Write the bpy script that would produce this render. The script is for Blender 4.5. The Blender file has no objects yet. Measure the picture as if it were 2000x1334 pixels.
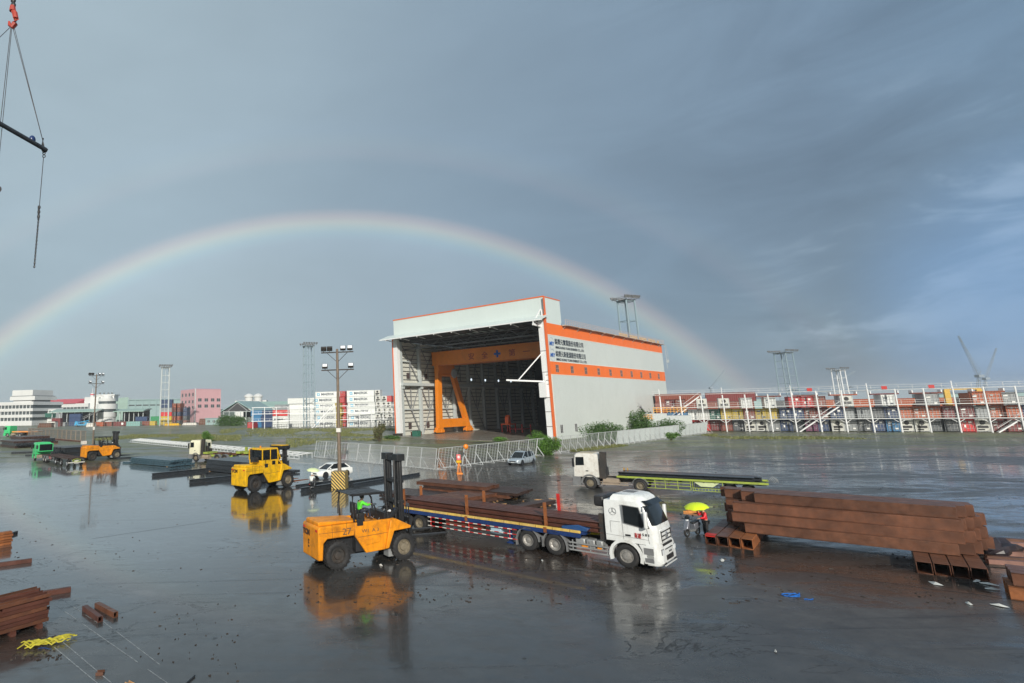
import bpy, bmesh, math, random
from mathutils import Vector, Matrix, Euler, Quaternion, noise

R = math.radians
scene = bpy.context.scene
col = scene.collection
random.seed(7)

# ------------------------------------------------------------ camera
CAM_H = 8.0
PITCH, ROLL = R(10.2), R(-1.1)
F_PX, PP = 1100.0, (650.0, 600.0)
cp, sp, cr, sr = math.cos(PITCH), math.sin(PITCH), math.cos(ROLL), math.sin(ROLL)
FWD = Vector((0, cp, sp))
_up, _rt = Vector((0, -sp, cp)), Vector((1, 0, 0))
RT = _rt * cr + _up * sr
UP = -_rt * sr + _up * cr
cam = bpy.data.cameras.new("camera")
cam_o = bpy.data.objects.new("camera", cam)
col.objects.link(cam_o)
cam_o.matrix_world = Matrix(((RT.x, UP.x, -FWD.x, 0), (RT.y, UP.y, -FWD.y, 0), (RT.z, UP.z, -FWD.z, CAM_H), (0, 0, 0, 1)))
cam.sensor_fit = 'HORIZONTAL'
cam.sensor_width = 36.0
cam.lens = 36.0 * F_PX / 2000.0
cam.shift_x = (1000 - PP[0]) / 2000.0
cam.shift_y = (PP[1] - 667) / 2000.0
cam.clip_start = 0.1
cam.clip_end = 30000
scene.camera = cam_o


def ray(px, py):
    return FWD * F_PX + RT * (px - PP[0]) - UP * (py - PP[1])


def at(px, py, z=0.0):
    """survey of the yard: the point of height z seen at photo pixel (px, py)"""
    d = ray(px, py)
    t = (z - CAM_H) / d.z
    return Vector((d.x * t, d.y * t, z))


def far(px, D, py=800.0):
    """the point D metres ahead on that sight line"""
    d = ray(px, py)
    return Vector((d.x, d.y, d.z)) * (D / d.y) + Vector((0, 0, CAM_H))


# ------------------------------------------------------------ sun and sky
SUN_EL = R(22.4)
scene.view_settings.view_transform = 'Standard'
scene.view_settings.look = 'None'
scene.view_settings.exposure = 0.0
scene.view_settings.gamma = 1.0
scene.view_settings.use_curve_mapping = False

sl = bpy.data.lights.new("sun", 'SUN')
sl.energy = 4.4
sl.angle = R(0.6)
sl.color = (1.0, 0.95, 0.85)
so = bpy.data.objects.new("sun", sl)
col.objects.link(so)
SUN_AZ = R(0.0)          # light travels towards +Y
so.rotation_euler = Vector((math.sin(SUN_AZ) * math.cos(SUN_EL), math.cos(SUN_AZ) * math.cos(SUN_EL), -math.sin(SUN_EL))).to_track_quat('-Z', 'Y').to_euler()

world = bpy.data.worlds.new("World")
scene.world = world
world.use_nodes = True


class NT:
    """small node-tree writer"""
    def __init__(s, tree):
        s.t = tree
        s.t.nodes.clear()

    def n(s, typ, **kw):
        nd = s.t.nodes.new(typ)
        for k, v in kw.items():
            if k in ('ins',):
                for i, val in v.items():
                    s.set(nd, i, val)
            else:
                setattr(nd, k, v)
        return nd

    def set(s, nd, i, val):
        sock = nd.inputs[i]
        if isinstance(val, bpy.types.NodeSocket):
            s.t.links.new(val, sock)
        else:
            if sock.type == 'RGBA' and not hasattr(val, '__len__'):
                val = (val, val, val, 1)
            if sock.type == 'RGBA' and len(val) == 3:
                val = (*val, 1)
            sock.default_value = val

    def math(s, op, a, b=0.0, c=0.0, clamp=False):
        nd = s.n('ShaderNodeMath', operation=op, use_clamp=clamp)
        s.set(nd, 0, a); s.set(nd, 1, b); s.set(nd, 2, c)
        return nd.outputs[0]

    def vmath(s, op, a, b=(0, 0, 0)):
        nd = s.n('ShaderNodeVectorMath', operation=op)
        s.set(nd, 0, a); s.set(nd, 1, b)
        return nd.outputs['Value'] if op in ('DOT_PRODUCT', 'LENGTH', 'DISTANCE') else nd.outputs[0]

    def noise(s, vec, scale, detail=4.0, rough=0.55, dist=0.0):
        nd = s.n('ShaderNodeTexNoise')
        if vec is not None:
            s.set(nd, 'Vector', vec)
        s.set(nd, 'Scale', scale); s.set(nd, 'Detail', detail); s.set(nd, 'Roughness', rough); s.set(nd, 'Distortion', dist)
        return nd.outputs[0]

    def mapping(s, vec, scale=(1, 1, 1), rot=(0, 0, 0), loc=(0, 0, 0)):
        nd = s.n('ShaderNodeMapping')
        s.set(nd, 'Vector', vec); s.set(nd, 'Scale', scale); s.set(nd, 'Rotation', rot); s.set(nd, 'Location', loc)
        return nd.outputs[0]

    def ramp(s, fac, stops, interp='LINEAR'):
        nd = s.n('ShaderNodeValToRGB')
        s.set(nd, 0, fac)
        cr_ = nd.color_ramp
        cr_.interpolation = interp
        while len(cr_.elements) < len(stops):
            cr_.elements.new(0.5)
        for e, (p, c) in zip(cr_.elements, stops):
            e.position = p
            if not hasattr(c, '__len__'):
                c = (c, c, c)
            e.color = (*c, 1)
        return nd.outputs[0]

    def mix(s, fac, a, b, mode='MIX'):
        nd = s.n('ShaderNodeMix', data_type='RGBA', blend_type=mode)
        s.set(nd, 'Factor', fac)
        s.set(nd, 6, a); s.set(nd, 7, b)
        return nd.outputs[2]

    def rng(s, v, a, b, c=0.0, d=1.0, smooth=False):
        nd = s.n('ShaderNodeMapRange', interpolation_type='SMOOTHSTEP' if smooth else 'LINEAR')
        s.set(nd, 0, v); s.set(nd, 1, a); s.set(nd, 2, b); s.set(nd, 3, c); s.set(nd, 4, d)
        return nd.outputs[0]


def build_world():
    t = NT(world.node_tree)
    tc = t.n('ShaderNodeTexCoord')
    d = tc.outputs['Generated']
    sky = t.n('ShaderNodeTexSky', sky_type='NISHITA')
    sky.sun_disc = False
    sky.sun_elevation = SUN_EL
    sky.sun_rotation = R(180)
    sky.dust_density = 2.0
    sky.ozone_density = 2.0
    sep = t.n('ShaderNodeSeparateXYZ'); t.set(sep, 0, d)
    x, y, z = sep.outputs
    az = t.math('ARCTAN2', x, y)                       # 0 ahead, + to the right
    # rain cloud deck: pale on the left, slate on the right, brighter behind the viewer where the sun is
    base = t.ramp(t.rng(az, -0.65, 1.05), [(0.0, (4.1, 5.2, 5.75)), (0.3, (3.45, 4.45, 5.1)), (0.55, (2.65, 3.6, 4.45)), (0.82, (1.95, 2.85, 3.85)), (1.0, (1.95, 3.15, 4.5))])
    el_mul = t.ramp(z, [(0.0, 0.88), (0.12, 0.88), (0.30, 0.98), (0.62, 1.04), (1.0, 1.25)])
    base = t.mix(1.0, base, el_mul, 'MULTIPLY')
    back = t.rng(y, 0.05, -0.6, 0.0, 1.0, True)
    base = t.mix(back, base, (3.1, 3.5, 4.0))
    # soft billows and streaks
    dv = t.mapping(d, scale=(1.6, 1.6, 5.5), rot=(0.0, R(-24), R(20)))
    n1 = t.noise(dv, 2.2, 7.0, 0.58, 0.7)
    n2 = t.noise(t.mapping(d, scale=(1, 1, 2.2), rot=(0, R(-18), 0), loc=(3, 1, 2)), 1.3, 4.0, 0.5, 0.3)
    right = t.rng(az, 0.25, 0.85, 0.12, 1.0, True)
    amp = t.math('MULTIPLY', right, 0.85)
    k1 = t.math('MULTIPLY_ADD', t.math('SUBTRACT', n1, 0.5), amp, 1.0)
    k2 = t.math('MULTIPLY_ADD', t.math('SUBTRACT', n2, 0.5), 0.55, 1.0)
    base = t.mix(1.0, base, t.math('MULTIPLY', k1, k2), 'MULTIPLY')
    # a bright torn patch and a blue gap low on the right
    def blob(dirv, r0, r1):
        dd = Vector(dirv).normalized()
        return t.rng(t.vmath('DOT_PRODUCT', t.vmath('NORMALIZE', d), tuple(dd)), math.cos(r1), math.cos(r0), 0.0, 1.0, True)
    c1 = ray(1800, 480)
    m1 = t.math('MULTIPLY', blob(c1, R(1), R(13)), t.rng(n1, 0.46, 0.62, 0.0, 1.0, True), clamp=True)
    base = t.mix(t.math('MULTIPLY', m1, 0.38), base, (5.6, 6.9, 8.2))
    c2 = ray(2120, 570)
    m2 = t.math('MULTIPLY', blob(c2, R(3), R(12)), t.rng(n2, 0.30, 0.6, 0.4, 1.0), clamp=True)
    base = t.mix(t.math('MULTIPLY', m2, 0.8), base, (1.9, 3.7, 6.6))
    # rainbow: rings of fixed angle round the antisolar point
    BE = SUN_EL + R(0.8)
    A = Vector((0, math.cos(BE), -math.sin(BE)))
    ang = t.math('ARCCOSINE', t.vmath('DOT_PRODUCT', t.vmath('NORMALIZE', d), tuple(A)))
    deg = t.math('MULTIPLY_ADD', ang, 180 / math.pi, -0.1)
    g = t.rng(deg, 36.0, 54.0)
    P = lambda a: (a - 36.0) / 18.0
    s_ = 1.0
    bow = t.ramp(g, [(0.0, (.50, .47, .38)), (P(38.0), (.52, .52, .45)), (P(40.0), (.66, .72, .74)), (P(40.8), (.80, 1.10, 1.05)), (P(41.4), (1.3, 1.45, .98)),
                     (P(41.9), (1.8, 1.45, .80)), (P(42.5), (1.35, .72, .42)), (P(43.3), (.10, .04, .03)), (P(43.8), (0, 0, 0)),
                     (P(47.6), (0.0, 0.0, 0.0)), (P(48.6), (.27, .17, .15)), (P(49.6), (.28, .27, .22)), (P(50.7), (.18, .21, .26)), (P(52.4), (.10, .10, .10)), (1.0, (.09, .09, .09))])
    fade = t.rng(z, 0.0, 0.10, 0.75, 1.0)
    vary = t.math('MULTIPLY', fade, t.rng(az, 0.15, 0.75, 1.0, 0.8))
    bow = t.mix(1.0, bow, vary, 'MULTIPLY')
    bow = t.mix(1.0, bow, (1.05, 1.05, 1.05), 'MULTIPLY')
    skyc = t.mix(0.86, sky.outputs[0], base)
    full = t.mix(1.0, skyc, bow, 'ADD')
    bg = t.n('ShaderNodeBackground'); t.set(bg, 0, full); t.set(bg, 1, 0.1)
    out = t.n('ShaderNodeOutputWorld')
    t.t.links.new(bg.outputs[0], out.inputs[0])


build_world()

# ------------------------------------------------------------ materials
MATS = {}


def mat(name, color, rough=0.5, metal=0.0, var=0.12, vscale=3.0, dirt=None, dirt_amt=0.0, dscale=1.2, bump=0.0, bscale=20.0, streak=0.0, spec=0.5, coat=0.0, em=None, emk=0.0, alpha=None, wave=None, trans=0.0):
    """painted / metal / rubber surface with tonal variation, grime patches, optional vertical streaks and ribs"""
    if name in MATS:
        return MATS[name]
    m = bpy.data.materials.new(name)
    m.use_nodes = True
    t = NT(m.node_tree)
    tc = t.n('ShaderNodeTexCoord')
    o = tc.outputs['Object']
    c = color
    n = t.noise(o, vscale, 5.0, 0.6)
    f = t.rng(n, 0.3, 0.7, 1.0 - var, 1.0 + var)
    c = t.mix(1.0, (*color, 1), f, 'MULTIPLY')
    ov = 0.26 if 'rust' in name or 'brown_steel' in name else (0.14 if name.startswith('container_') else 0.03)
    oi = t.n('ShaderNodeObjectInfo')
    c = t.mix(1.0, c, t.rng(oi.outputs['Random'], 0.0, 1.0, 1.0 - ov, 1.0 + ov), 'MULTIPLY')
    rsock = t.rng(t.noise(o, vscale * 2.3, 3.0), 0.3, 0.7, rough * 0.8, min(1.0, rough * 1.25))
    if streak > 0:
        sn = t.noise(t.mapping(o, scale=(1.6, 1.6, 0.12)), 2.0, 5.0, 0.65)
        c = t.mix(t.rng(sn, 0.48, 0.75, 0.0, streak), c, dirt or tuple(k * .5 for k in color))
    if dirt_amt > 0:
        dn = t.noise(o, dscale, 8.0, 0.7, 0.3)
        c = t.mix(t.rng(dn, 0.62 - 0.3 * dirt_amt, 0.78 - 0.1 * dirt_amt, 0.0, min(1.0, dirt_amt * 1.2)), c, dirt or (0.1, 0.07, 0.05))
    b = t.n('ShaderNodeBsdfPrincipled')
    t.set(b, 'Base Color', c); t.set(b, 'Roughness', rsock); t.set(b, 'Metallic', metal)
    t.set(b, 'Specular IOR Level', spec)
    if coat:
        t.set(b, 'Coat Weight', coat); t.set(b, 'Coat Roughness', 0.08)
    if em:
        t.set(b, 'Emission Color', (*em, 1)); t.set(b, 'Emission Strength', emk)
    if trans:
        t.set(b, 'Transmission Weight', trans)
    hgt = None
    if bump > 0:
        hgt = t.math('MULTIPLY', t.noise(o, bscale, 6.0, 0.65), bump)
    if wave:                      # (axis vector, spacing m, depth)
        ax, spc, dep = wave
        ph = t.vmath('DOT_PRODUCT', o, ax)
        w = t.math('SINE', t.math('MULTIPLY', ph, 2 * math.pi / spc))
        w = t.math('MULTIPLY', t.rng(w, -0.5, 0.5), dep)
        hgt = w if hgt is None else t.math('ADD', hgt, w)
    if hgt is not None:
        bp = t.n('ShaderNodeBump'); t.set(bp, 'Strength', 0.8); t.set(bp, 'Distance', 1.0); t.set(bp, 'Height', hgt)
        t.set(b, 'Normal', bp.outputs[0])
    out = t.n('ShaderNodeOutputMaterial')
    if alpha is not None:
        tr = t.n('ShaderNodeBsdfTransparent'); ms = t.n('ShaderNodeMixShader')
        t.set(ms, 0, alpha); t.t.links.new(tr.outputs[0], ms.inputs[1]); t.t.links.new(b.outputs[0], ms.inputs[2])
        t.t.links.new(ms.outputs[0], out.inputs[0])
    else:
        t.t.links.new(b.outputs[0], out.inputs[0])
    MATS[name] = m
    return m


RUSTD = (0.10, 0.045, 0.02)
M = dict(
    white=mat('white_paint', (0.72, 0.74, 0.73), 0.3, var=0.05, dirt=(0.33, 0.30, 0.26), dirt_amt=0.4, streak=0.3, coat=0.2),
    white_old=mat('old_white_paint', (0.66, 0.65, 0.60), 0.4, var=0.08, dirt=(0.25, 0.15, 0.08), dirt_amt=0.4, streak=0.3),
    cream=mat('cream_paint', (0.72, 0.70, 0.52), 0.4, var=0.08, dirt=(0.3, 0.25, 0.15), dirt_amt=0.3),
    orange=mat('orange_paint', (0.76, 0.275, 0.010), 0.42, var=0.10, dirt=(0.20, 0.07, 0.02), dirt_amt=0.5, dscale=2.2, streak=0.45, spec=0.3),
    yellow=mat('yellow_paint', (0.74, 0.42, 0.006), 0.42, var=0.10, dirt=(0.16, 0.10, 0.03), dirt_amt=0.5, dscale=2.0, streak=0.4, spec=0.3),
    green=mat('green_paint', (0.05, 0.50, 0.17), 0.35, var=0.10, dirt=(0.03, 0.15, 0.08), dirt_amt=0.3, coat=0.3),
    lime=mat('lime_paint', (0.30, 0.37, 0.06), 0.45, var=0.15, dirt=(0.15, 0.14, 0.05), dirt_amt=0.4),
    blue=mat('blue_paint', (0.012, 0.035, 0.13), 0.35, var=0.2, dirt=(0.04, 0.04, 0.05), dirt_amt=0.5),
    black=mat('black_steel', (0.018, 0.019, 0.021), 0.42, var=0.3, dirt=(0.06, 0.05, 0.04), dirt_amt=0.35),
    dark=mat('dark_chassis', (0.03, 0.028, 0.026), 0.6, var=0.3, dirt=(0.09, 0.06, 0.04), dirt_amt=0.5),
    glass=mat('dark_glass', (0.010, 0.013, 0.015), 0.08, var=0.2, spec=0.35),
    rubber=mat('tyre_rubber', (0.016, 0.016, 0.017), 0.75, var=0.25, dirt=(0.07, 0.06, 0.05), dirt_amt=0.35, dscale=5, bump=0.01, bscale=18),
    rim=mat('wheel_metal', (0.34, 0.33, 0.31), 0.4, metal=0.4, var=0.2, dirt=(0.09, 0.07, 0.05), dirt_amt=0.5, dscale=6),
    rim_y=mat('dusty_wheel_metal', (0.20, 0.17, 0.12), 0.6, metal=0.1, var=0.3, dirt=(0.05, 0.04, 0.03), dirt_amt=0.5, dscale=6),
    alu=mat('grey_steel', (0.34, 0.35, 0.35), 0.42, metal=0.35, var=0.15, dirt=(0.14, 0.11, 0.08), dirt_amt=0.4),
    greyp=mat('grey_plastic', (0.16, 0.165, 0.17), 0.55, var=0.15, dirt=(0.08, 0.07, 0.06), dirt_amt=0.4),
    chrome=mat('bright_metal', (0.55, 0.56, 0.57), 0.2, metal=0.9, var=0.1),
    rust=mat('rusty_steel', (0.122, 0.049, 0.026), 0.45, var=0.35, vscale=1.2, dirt=(0.06, 0.028, 0.018), dirt_amt=0.55, dscale=1.4, bump=0.006, bscale=30, streak=0.3),
    rust2=mat('bright_rusty_steel', (0.25, 0.085, 0.025), 0.6, var=0.4, vscale=3.0, dirt=(0.12, 0.045, 0.02), dirt_amt=0.5, dscale=1.5, bump=0.006, bscale=30),
    rust_red=mat('red_brown_steel', (0.095, 0.034, 0.022), 0.5, var=0.3, vscale=1.5, dirt=(0.08, 0.03, 0.02), dirt_amt=0.5, dscale=3, bump=0.004, bscale=30),
    rustdk=mat('dark_brown_steel', (0.048, 0.026, 0.020), 0.42, var=0.4, vscale=2.0, dirt=(0.10, 0.045, 0.03), dirt_amt=0.35, bump=0.004, bscale=25),
    slate=mat('dark_slate_steel', (0.025, 0.030, 0.036), 0.3, var=0.3, dirt=(0.05, 0.045, 0.04), dirt_amt=0.3),
    bluesteel=mat('blue_grey_plate', (0.045, 0.085, 0.11), 0.28, var=0.2, dirt=(0.04, 0.05, 0.06), dirt_amt=0.3),
    red=mat('red_paint', (0.48, 0.022, 0.018), 0.45, var=0.15, dirt=(0.15, 0.03, 0.02), dirt_amt=0.3),
    wood=mat('splintered_wood', (0.40, 0.22, 0.09), 0.7, var=0.35, vscale=6),
    lamp=mat('lamp_glass', (0.75, 0.78, 0.80), 0.1, var=0.05, spec=0.8),
    conc=mat('concrete', (0.28, 0.27, 0.25), 0.6, var=0.2, dirt=(0.12, 0.11, 0.10), dirt_amt=0.4),
)


# ------------------------------------------------------------ mesh builder
class MB:
    def __init__(s):
        s.v, s.f, s.m, s.mi = [], [], [], 0

    def add(s, vs, fs):
        b = len(s.v)
        s.v += [tuple(v) for v in vs]
        for f in fs:
            s.f.append([b + i for i in f]); s.m.append(s.mi)
        return s

    def box(s, c, size, rot=None):
        hx, hy, hz = size[0] / 2, size[1] / 2, size[2] / 2
        vs = [Vector((x * hx, y * hy, z * hz)) for x in (-1, 1) for y in (-1, 1) for z in (-1, 1)]
        if rot is not None:
            mt = rot if isinstance(rot, Matrix) else Euler(rot).to_matrix()
            vs = [mt @ v for v in vs]
        c = Vector(c)
        return s.add([v + c for v in vs], [(0, 1, 3, 2), (4, 6, 7, 5), (0, 4, 5, 1), (2, 3, 7, 6), (0, 2, 6, 4), (1, 5, 7, 3)])

    def bx(s, x0, x1, y0, y1, z0, z1):
        return s.box(((x0 + x1) / 2, (y0 + y1) / 2, (z0 + z1) / 2), (abs(x1 - x0), abs(y1 - y0), abs(z1 - z0)))

    def bar(s, p0, p1, w, h=None, up=(0, 0, 1)):
        p0, p1 = Vector(p0), Vector(p1)
        h = h or w
        d = p1 - p0
        L = d.length
        if L < 1e-6:
            return s
        d /= L
        u = Vector(up)
        if abs(d.dot(u)) > 0.98:
            u = Vector((1, 0, 0))
        a = d.cross(u).normalized(); b = a.cross(d).normalized()
        mt = Matrix((d, a, b)).transposed()
        return s.box((p0 + p1) / 2, (L, w, h), mt)

    def tube(s, p0, p1, r, n=8, r2=None, caps=True):
        p0, p1 = Vector(p0), Vector(p1)
        r2 = r if r2 is None else r2
        d = (p1 - p0)
        if d.length < 1e-6:
            return s
        q = d.normalized().to_track_quat('Z', 'Y')
        vs = []
        for p, rr in ((p0, r), (p1, r2)):
            for i in range(n):
                a = 2 * math.pi * i / n
                vs.append(p + q @ Vector((rr * math.cos(a), rr * math.sin(a), 0)))
        fs = [(i, (i + 1) % n, n + (i + 1) % n, n + i) for i in range(n)]
        if caps:
            fs += [tuple(reversed(range(n))), tuple(range(n, 2 * n))]
        return s.add(vs, fs)

    def path(s, pts, r, n=6):
        pts = [Vector(p) for p in pts]
        rings = []
        for i, p in enumerate(pts):
            d = (pts[min(i + 1, len(pts) - 1)] - pts[max(i - 1, 0)]).normalized()
            q = d.to_track_quat('Z', 'Y')
            rr = r[i] if hasattr(r, '__len__') else r
            rings.append([p + q @ Vector((rr * math.cos(2 * math.pi * k / n), rr * math.sin(2 * math.pi * k / n), 0)) for k in range(n)])
        vs = [v for rg in rings for v in rg]
        fs = [(i * n + k, i * n + (k + 1) % n, (i + 1) * n + (k + 1) % n, (i + 1) * n + k) for i in range(len(pts) - 1) for k in range(n)]
        fs += [tuple(reversed(range(n))), tuple((len(pts) - 1) * n + k for k in range(n))]
        return s.add(vs, fs)

    def prism(s, poly, a0, a1, plane='xz'):
        """poly in the named plane, extruded along the remaining axis"""
        n = len(poly)
        mk = {'xz': lambda p, a: (p[0], a, p[1]), 'yz': lambda p, a: (a, p[0], p[1]), 'xy': lambda p, a: (p[0], p[1], a)}[plane]
        vs = [mk(p, a0) for p in poly] + [mk(p, a1) for p in poly]
        fs = [tuple(range(n)), tuple(reversed(range(n, 2 * n)))] + [(i, n + i, n + (i + 1) % n, (i + 1) % n) for i in range(n)]
        return s.add(vs, fs)

    def revolve(s, prof, c, axis='y', n=24, closed=False, caps=True):
        """prof = [(radius, offset along axis)]"""
        c = Vector(c)
        vs = []
        for r_, t_ in prof:
            for i in range(n):
                a = 2 * math.pi * i / n
                if axis == 'y':
                    v = Vector((r_ * math.cos(a), t_, r_ * math.sin(a)))
                elif axis == 'z':
                    v = Vector((r_ * math.cos(a), r_ * math.sin(a), t_))
                else:
                    v = Vector((t_, r_ * math.cos(a), r_ * math.sin(a)))
                vs.append(v + c)
        m_ = len(prof)
        fs = [(j * n + i, j * n + (i + 1) % n, (j + 1) * n + (i + 1) % n, (j + 1) * n + i) for j in range(m_ - 1) for i in range(n)]
        if not closed and caps:
            fs += [tuple(reversed(range(n))), tuple((m_ - 1) * n + i for i in range(n))]
        return s.add(vs, fs)

    def ball(s, c, r, n=8, sq=(1, 1, 1)):
        prof = [(max(1e-3, math.sin(math.pi * k / n)) * r, -math.cos(math.pi * k / n) * r) for k in range(n + 1)]
        b = len(s.v)
        s.revolve(prof, (0, 0, 0), 'z', n * 2)
        for i in range(b, len(s.v)):
            v = s.v[i]
            s.v[i] = (v[0] * sq[0] + c[0], v[1] * sq[1] + c[1], v[2] * sq[2] + c[2])
        return s

    def poly(s, pts):
        return s.add(pts, [tuple(range(len(pts)))])

    def loft(s, rings, cap=True):
        n = len(rings[0])
        vs = [p for r_ in rings for p in r_]
        fs = [(j * n + i, j * n + (i + 1) % n, (j + 1) * n + (i + 1) % n, (j + 1) * n + i) for j in range(len(rings) - 1) for i in range(n)]
        if cap:
            fs += [tuple(reversed(range(n))), tuple((len(rings) - 1) * n + i for i in range(n))]
        return s.add(vs, fs)

    def mesh(s, name, mats, smooth=False):
        me = bpy.data.meshes.new(name)
        me.from_pydata(s.v, [], s.f)
        mats = mats if isinstance(mats, (list, tuple)) else [mats]
        for m_ in mats:
            me.materials.append(m_)
        if len(mats) > 1:
            me.polygons.foreach_set('material_index', s.m)
        bm = bmesh.new(); bm.from_mesh(me)
        bmesh.ops.recalc_face_normals(bm, faces=bm.faces[:])
        bm.to_mesh(me); bm.free()
        if smooth:
            me.polygons.foreach_set('use_smooth', [True] * len(me.polygons))
            try:
                me.set_sharp_from_angle(angle=R(38))
            except Exception:
                pass
        me.update()
        return me

    def build(s, name, mats, parent=None, smooth=False, bevel=0.0, seg=2):
        o = bpy.data.objects.new(name, s.mesh(name, mats, smooth or bevel > 0))
        col.objects.link(o)
        if parent is not None:
            o.parent = parent
        if bevel > 0:
            b = o.modifiers.new('bevel', 'BEVEL'); b.width = bevel; b.segments = seg; b.limit_method = 'ANGLE'; b.angle_limit = R(30)
            b.harden_normals = False
        return o


def tag(o, label=None, cat=None, group=None, kind=None):
    if label: o['label'] = label
    if cat: o['category'] = cat
    if group: o['group'] = group
    if kind: o['kind'] = kind
    return o


def thing(name, label, cat, loc=(0, 0, 0), rz=0.0, group=None):
    o = bpy.data.objects.new(name, None)
    o.empty_display_size = 0.5
    col.objects.link(o)
    o.location = loc
    o.rotation_euler = (0, 0, rz)
    return tag(o, label, cat, group)


def dup(o, loc=None, rz=None, label=None, parent=None):
    c = o.copy()
    col.objects.link(c)
    if parent is not None:
        c.parent = parent
    else:
        if loc is not None: c.location = loc
        if rz is not None: c.rotation_euler = (c.rotation_euler[0], c.rotation_euler[1], rz)
        if label: c['label'] = label
    for ch in list(o.children):
        dup(ch, parent=c)
    return c


ORD = ['zeroth', 'first', 'second', 'third', 'fourth', 'fifth', 'sixth', 'seventh', 'eighth', 'ninth', 'tenth', 'eleventh', 'twelfth', 'thirteenth',
       'fourteenth', 'fifteenth', 'sixteenth', 'seventeenth', 'eighteenth', 'nineteenth', 'twentieth', 'twenty-first', 'twenty-second', 'twenty-third',
       'twenty-fourth', 'twenty-fifth', 'twenty-sixth', 'twenty-seventh', 'twenty-eighth', 'twenty-ninth', 'thirtieth']


def text_mesh(txt, size, depth=0.01, align='LEFT', bold=0.0, shear=0.0):
    cu = bpy.data.curves.new('lettering', 'FONT')
    cu.body = txt
    cu.size = size
    cu.extrude = depth
    cu.offset = bold
    cu.shear = shear
    cu.align_x = align
    cu.resolution_u = 2
    to = bpy.data.objects.new('lettering', cu)
    col.objects.link(to)
    dg = bpy.context.evaluated_depsgraph_get()
    me = bpy.data.meshes.new_from_object(to.evaluated_get(dg))
    bpy.data.objects.remove(to)
    return me


def lettering(name, txt, size, m, parent, loc, rot, width=None, align='LEFT', depth=0.01, bold=0.0, shear=0.0):
    me = text_mesh(txt, size, depth, align, bold, shear)
    me.materials.clear(); me.materials.append(m)
    xs = [v.co.x for v in me.vertices] or [0, 1]
    o = bpy.data.objects.new(name, me)
    col.objects.link(o)
    o.parent = parent
    o.location = loc
    o.rotation_euler = rot
    if width:
        k = width / max(1e-3, (max(xs) - min(xs)))
        for v in me.vertices:
            v.co.x *= k
    return o


WHEELS = {}


def wheel(parent, x, y, r, w, side=-1, style='truck', rimm=None, z=None):
    """side = -1: outer face towards -y"""
    key = (round(r, 3), round(w, 3), style, rimm.name if rimm else '')
    if key not in WHEELS:
        b = MB()
        hw = w / 2
        prof = [(r * .56, -hw * .80), (r * .66, -hw), (r * .88, -hw * .98), (r * .97, -hw * .80), (r, -hw * .5), (r, hw * .5), (r * .97, hw * .8), (r * .88, hw * .98), (r * .56, hw * .9), (r * .5, hw * .5)]
        b.revolve(prof, (0, 0, 0), 'y', 28, caps=False)
        if style == 'loader':     # deep tread blocks
            for k in range(20):
                a = 2 * math.pi * k / 20
                for s_, off in ((-1, 0), (1, math.pi / 20)):
                    aa = a + off
                    b.box((math.cos(aa) * (r * .985), s_ * hw * .45, math.sin(aa) * (r * .985)), (r * .09, hw * .8, r * .17), Matrix.Rotation(-aa, 3, 'Y'))
        tyre = b.mesh('wheel', M['rubber'], True)
        q = MB()
        rr = r * .58
        if style == 'front':
            prof = [(rr, -hw * .82), (rr * .93, -hw * .86), (rr * .86, -hw * .55), (rr * .62, -hw * .62), (rr * .50, -hw * 1.02), (rr * .30, -hw * 1.05), (rr * .28, -hw * 1.12), (0.01, -hw * 1.12)]
            nb = 10
        elif style == 'truck':
            prof = [(rr, -hw * .82), (rr * .93, -hw * .86), (rr * .84, -hw * .2), (rr * .60, hw * .15), (rr * .42, hw * .1), (rr * .38, -hw * .45), (rr * .2, -hw * .55), (0.01, -hw * .55)]
            nb = 8
        else:
            prof = [(rr, -hw * .80), (rr * .93, -hw * .84), (rr * .86, -hw * .45), (rr * .55, -hw * .4), (rr * .45, -hw * .75), (rr * .25, -hw * .8), (0.01, -hw * .8)]
            nb = 8
        q.revolve(prof, (0, 0, 0), 'y', 24, caps=False)
        for k in range(nb):
            a = 2 * math.pi * (k + .5) / nb
            yy = -hw * .66 if style == 'front' else (-hw * .02 if style == 'truck' else -hw * .5)
            q.tube((math.cos(a) * rr * .72, yy + .02, math.sin(a) * rr * .72), (math.cos(a) * rr * .72, yy - .045, math.sin(a) * rr * .72), rr * .055, 6)
        rimme = q.mesh('rim', rimm or M['rim'], True)
        WHEELS[key] = (tyre, rimme)
    tyre, rimme = WHEELS[key]
    o = bpy.data.objects.new('wheel', tyre); col.objects.link(o); o.parent = parent
    o.location = (x, y, r if z is None else z)
    o.rotation_euler = (0, random.uniform(0, 1), 0 if side < 0 else math.pi)
    c = bpy.data.objects.new('rim', rimme); col.objects.link(c); c.parent = o
    return o

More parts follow.
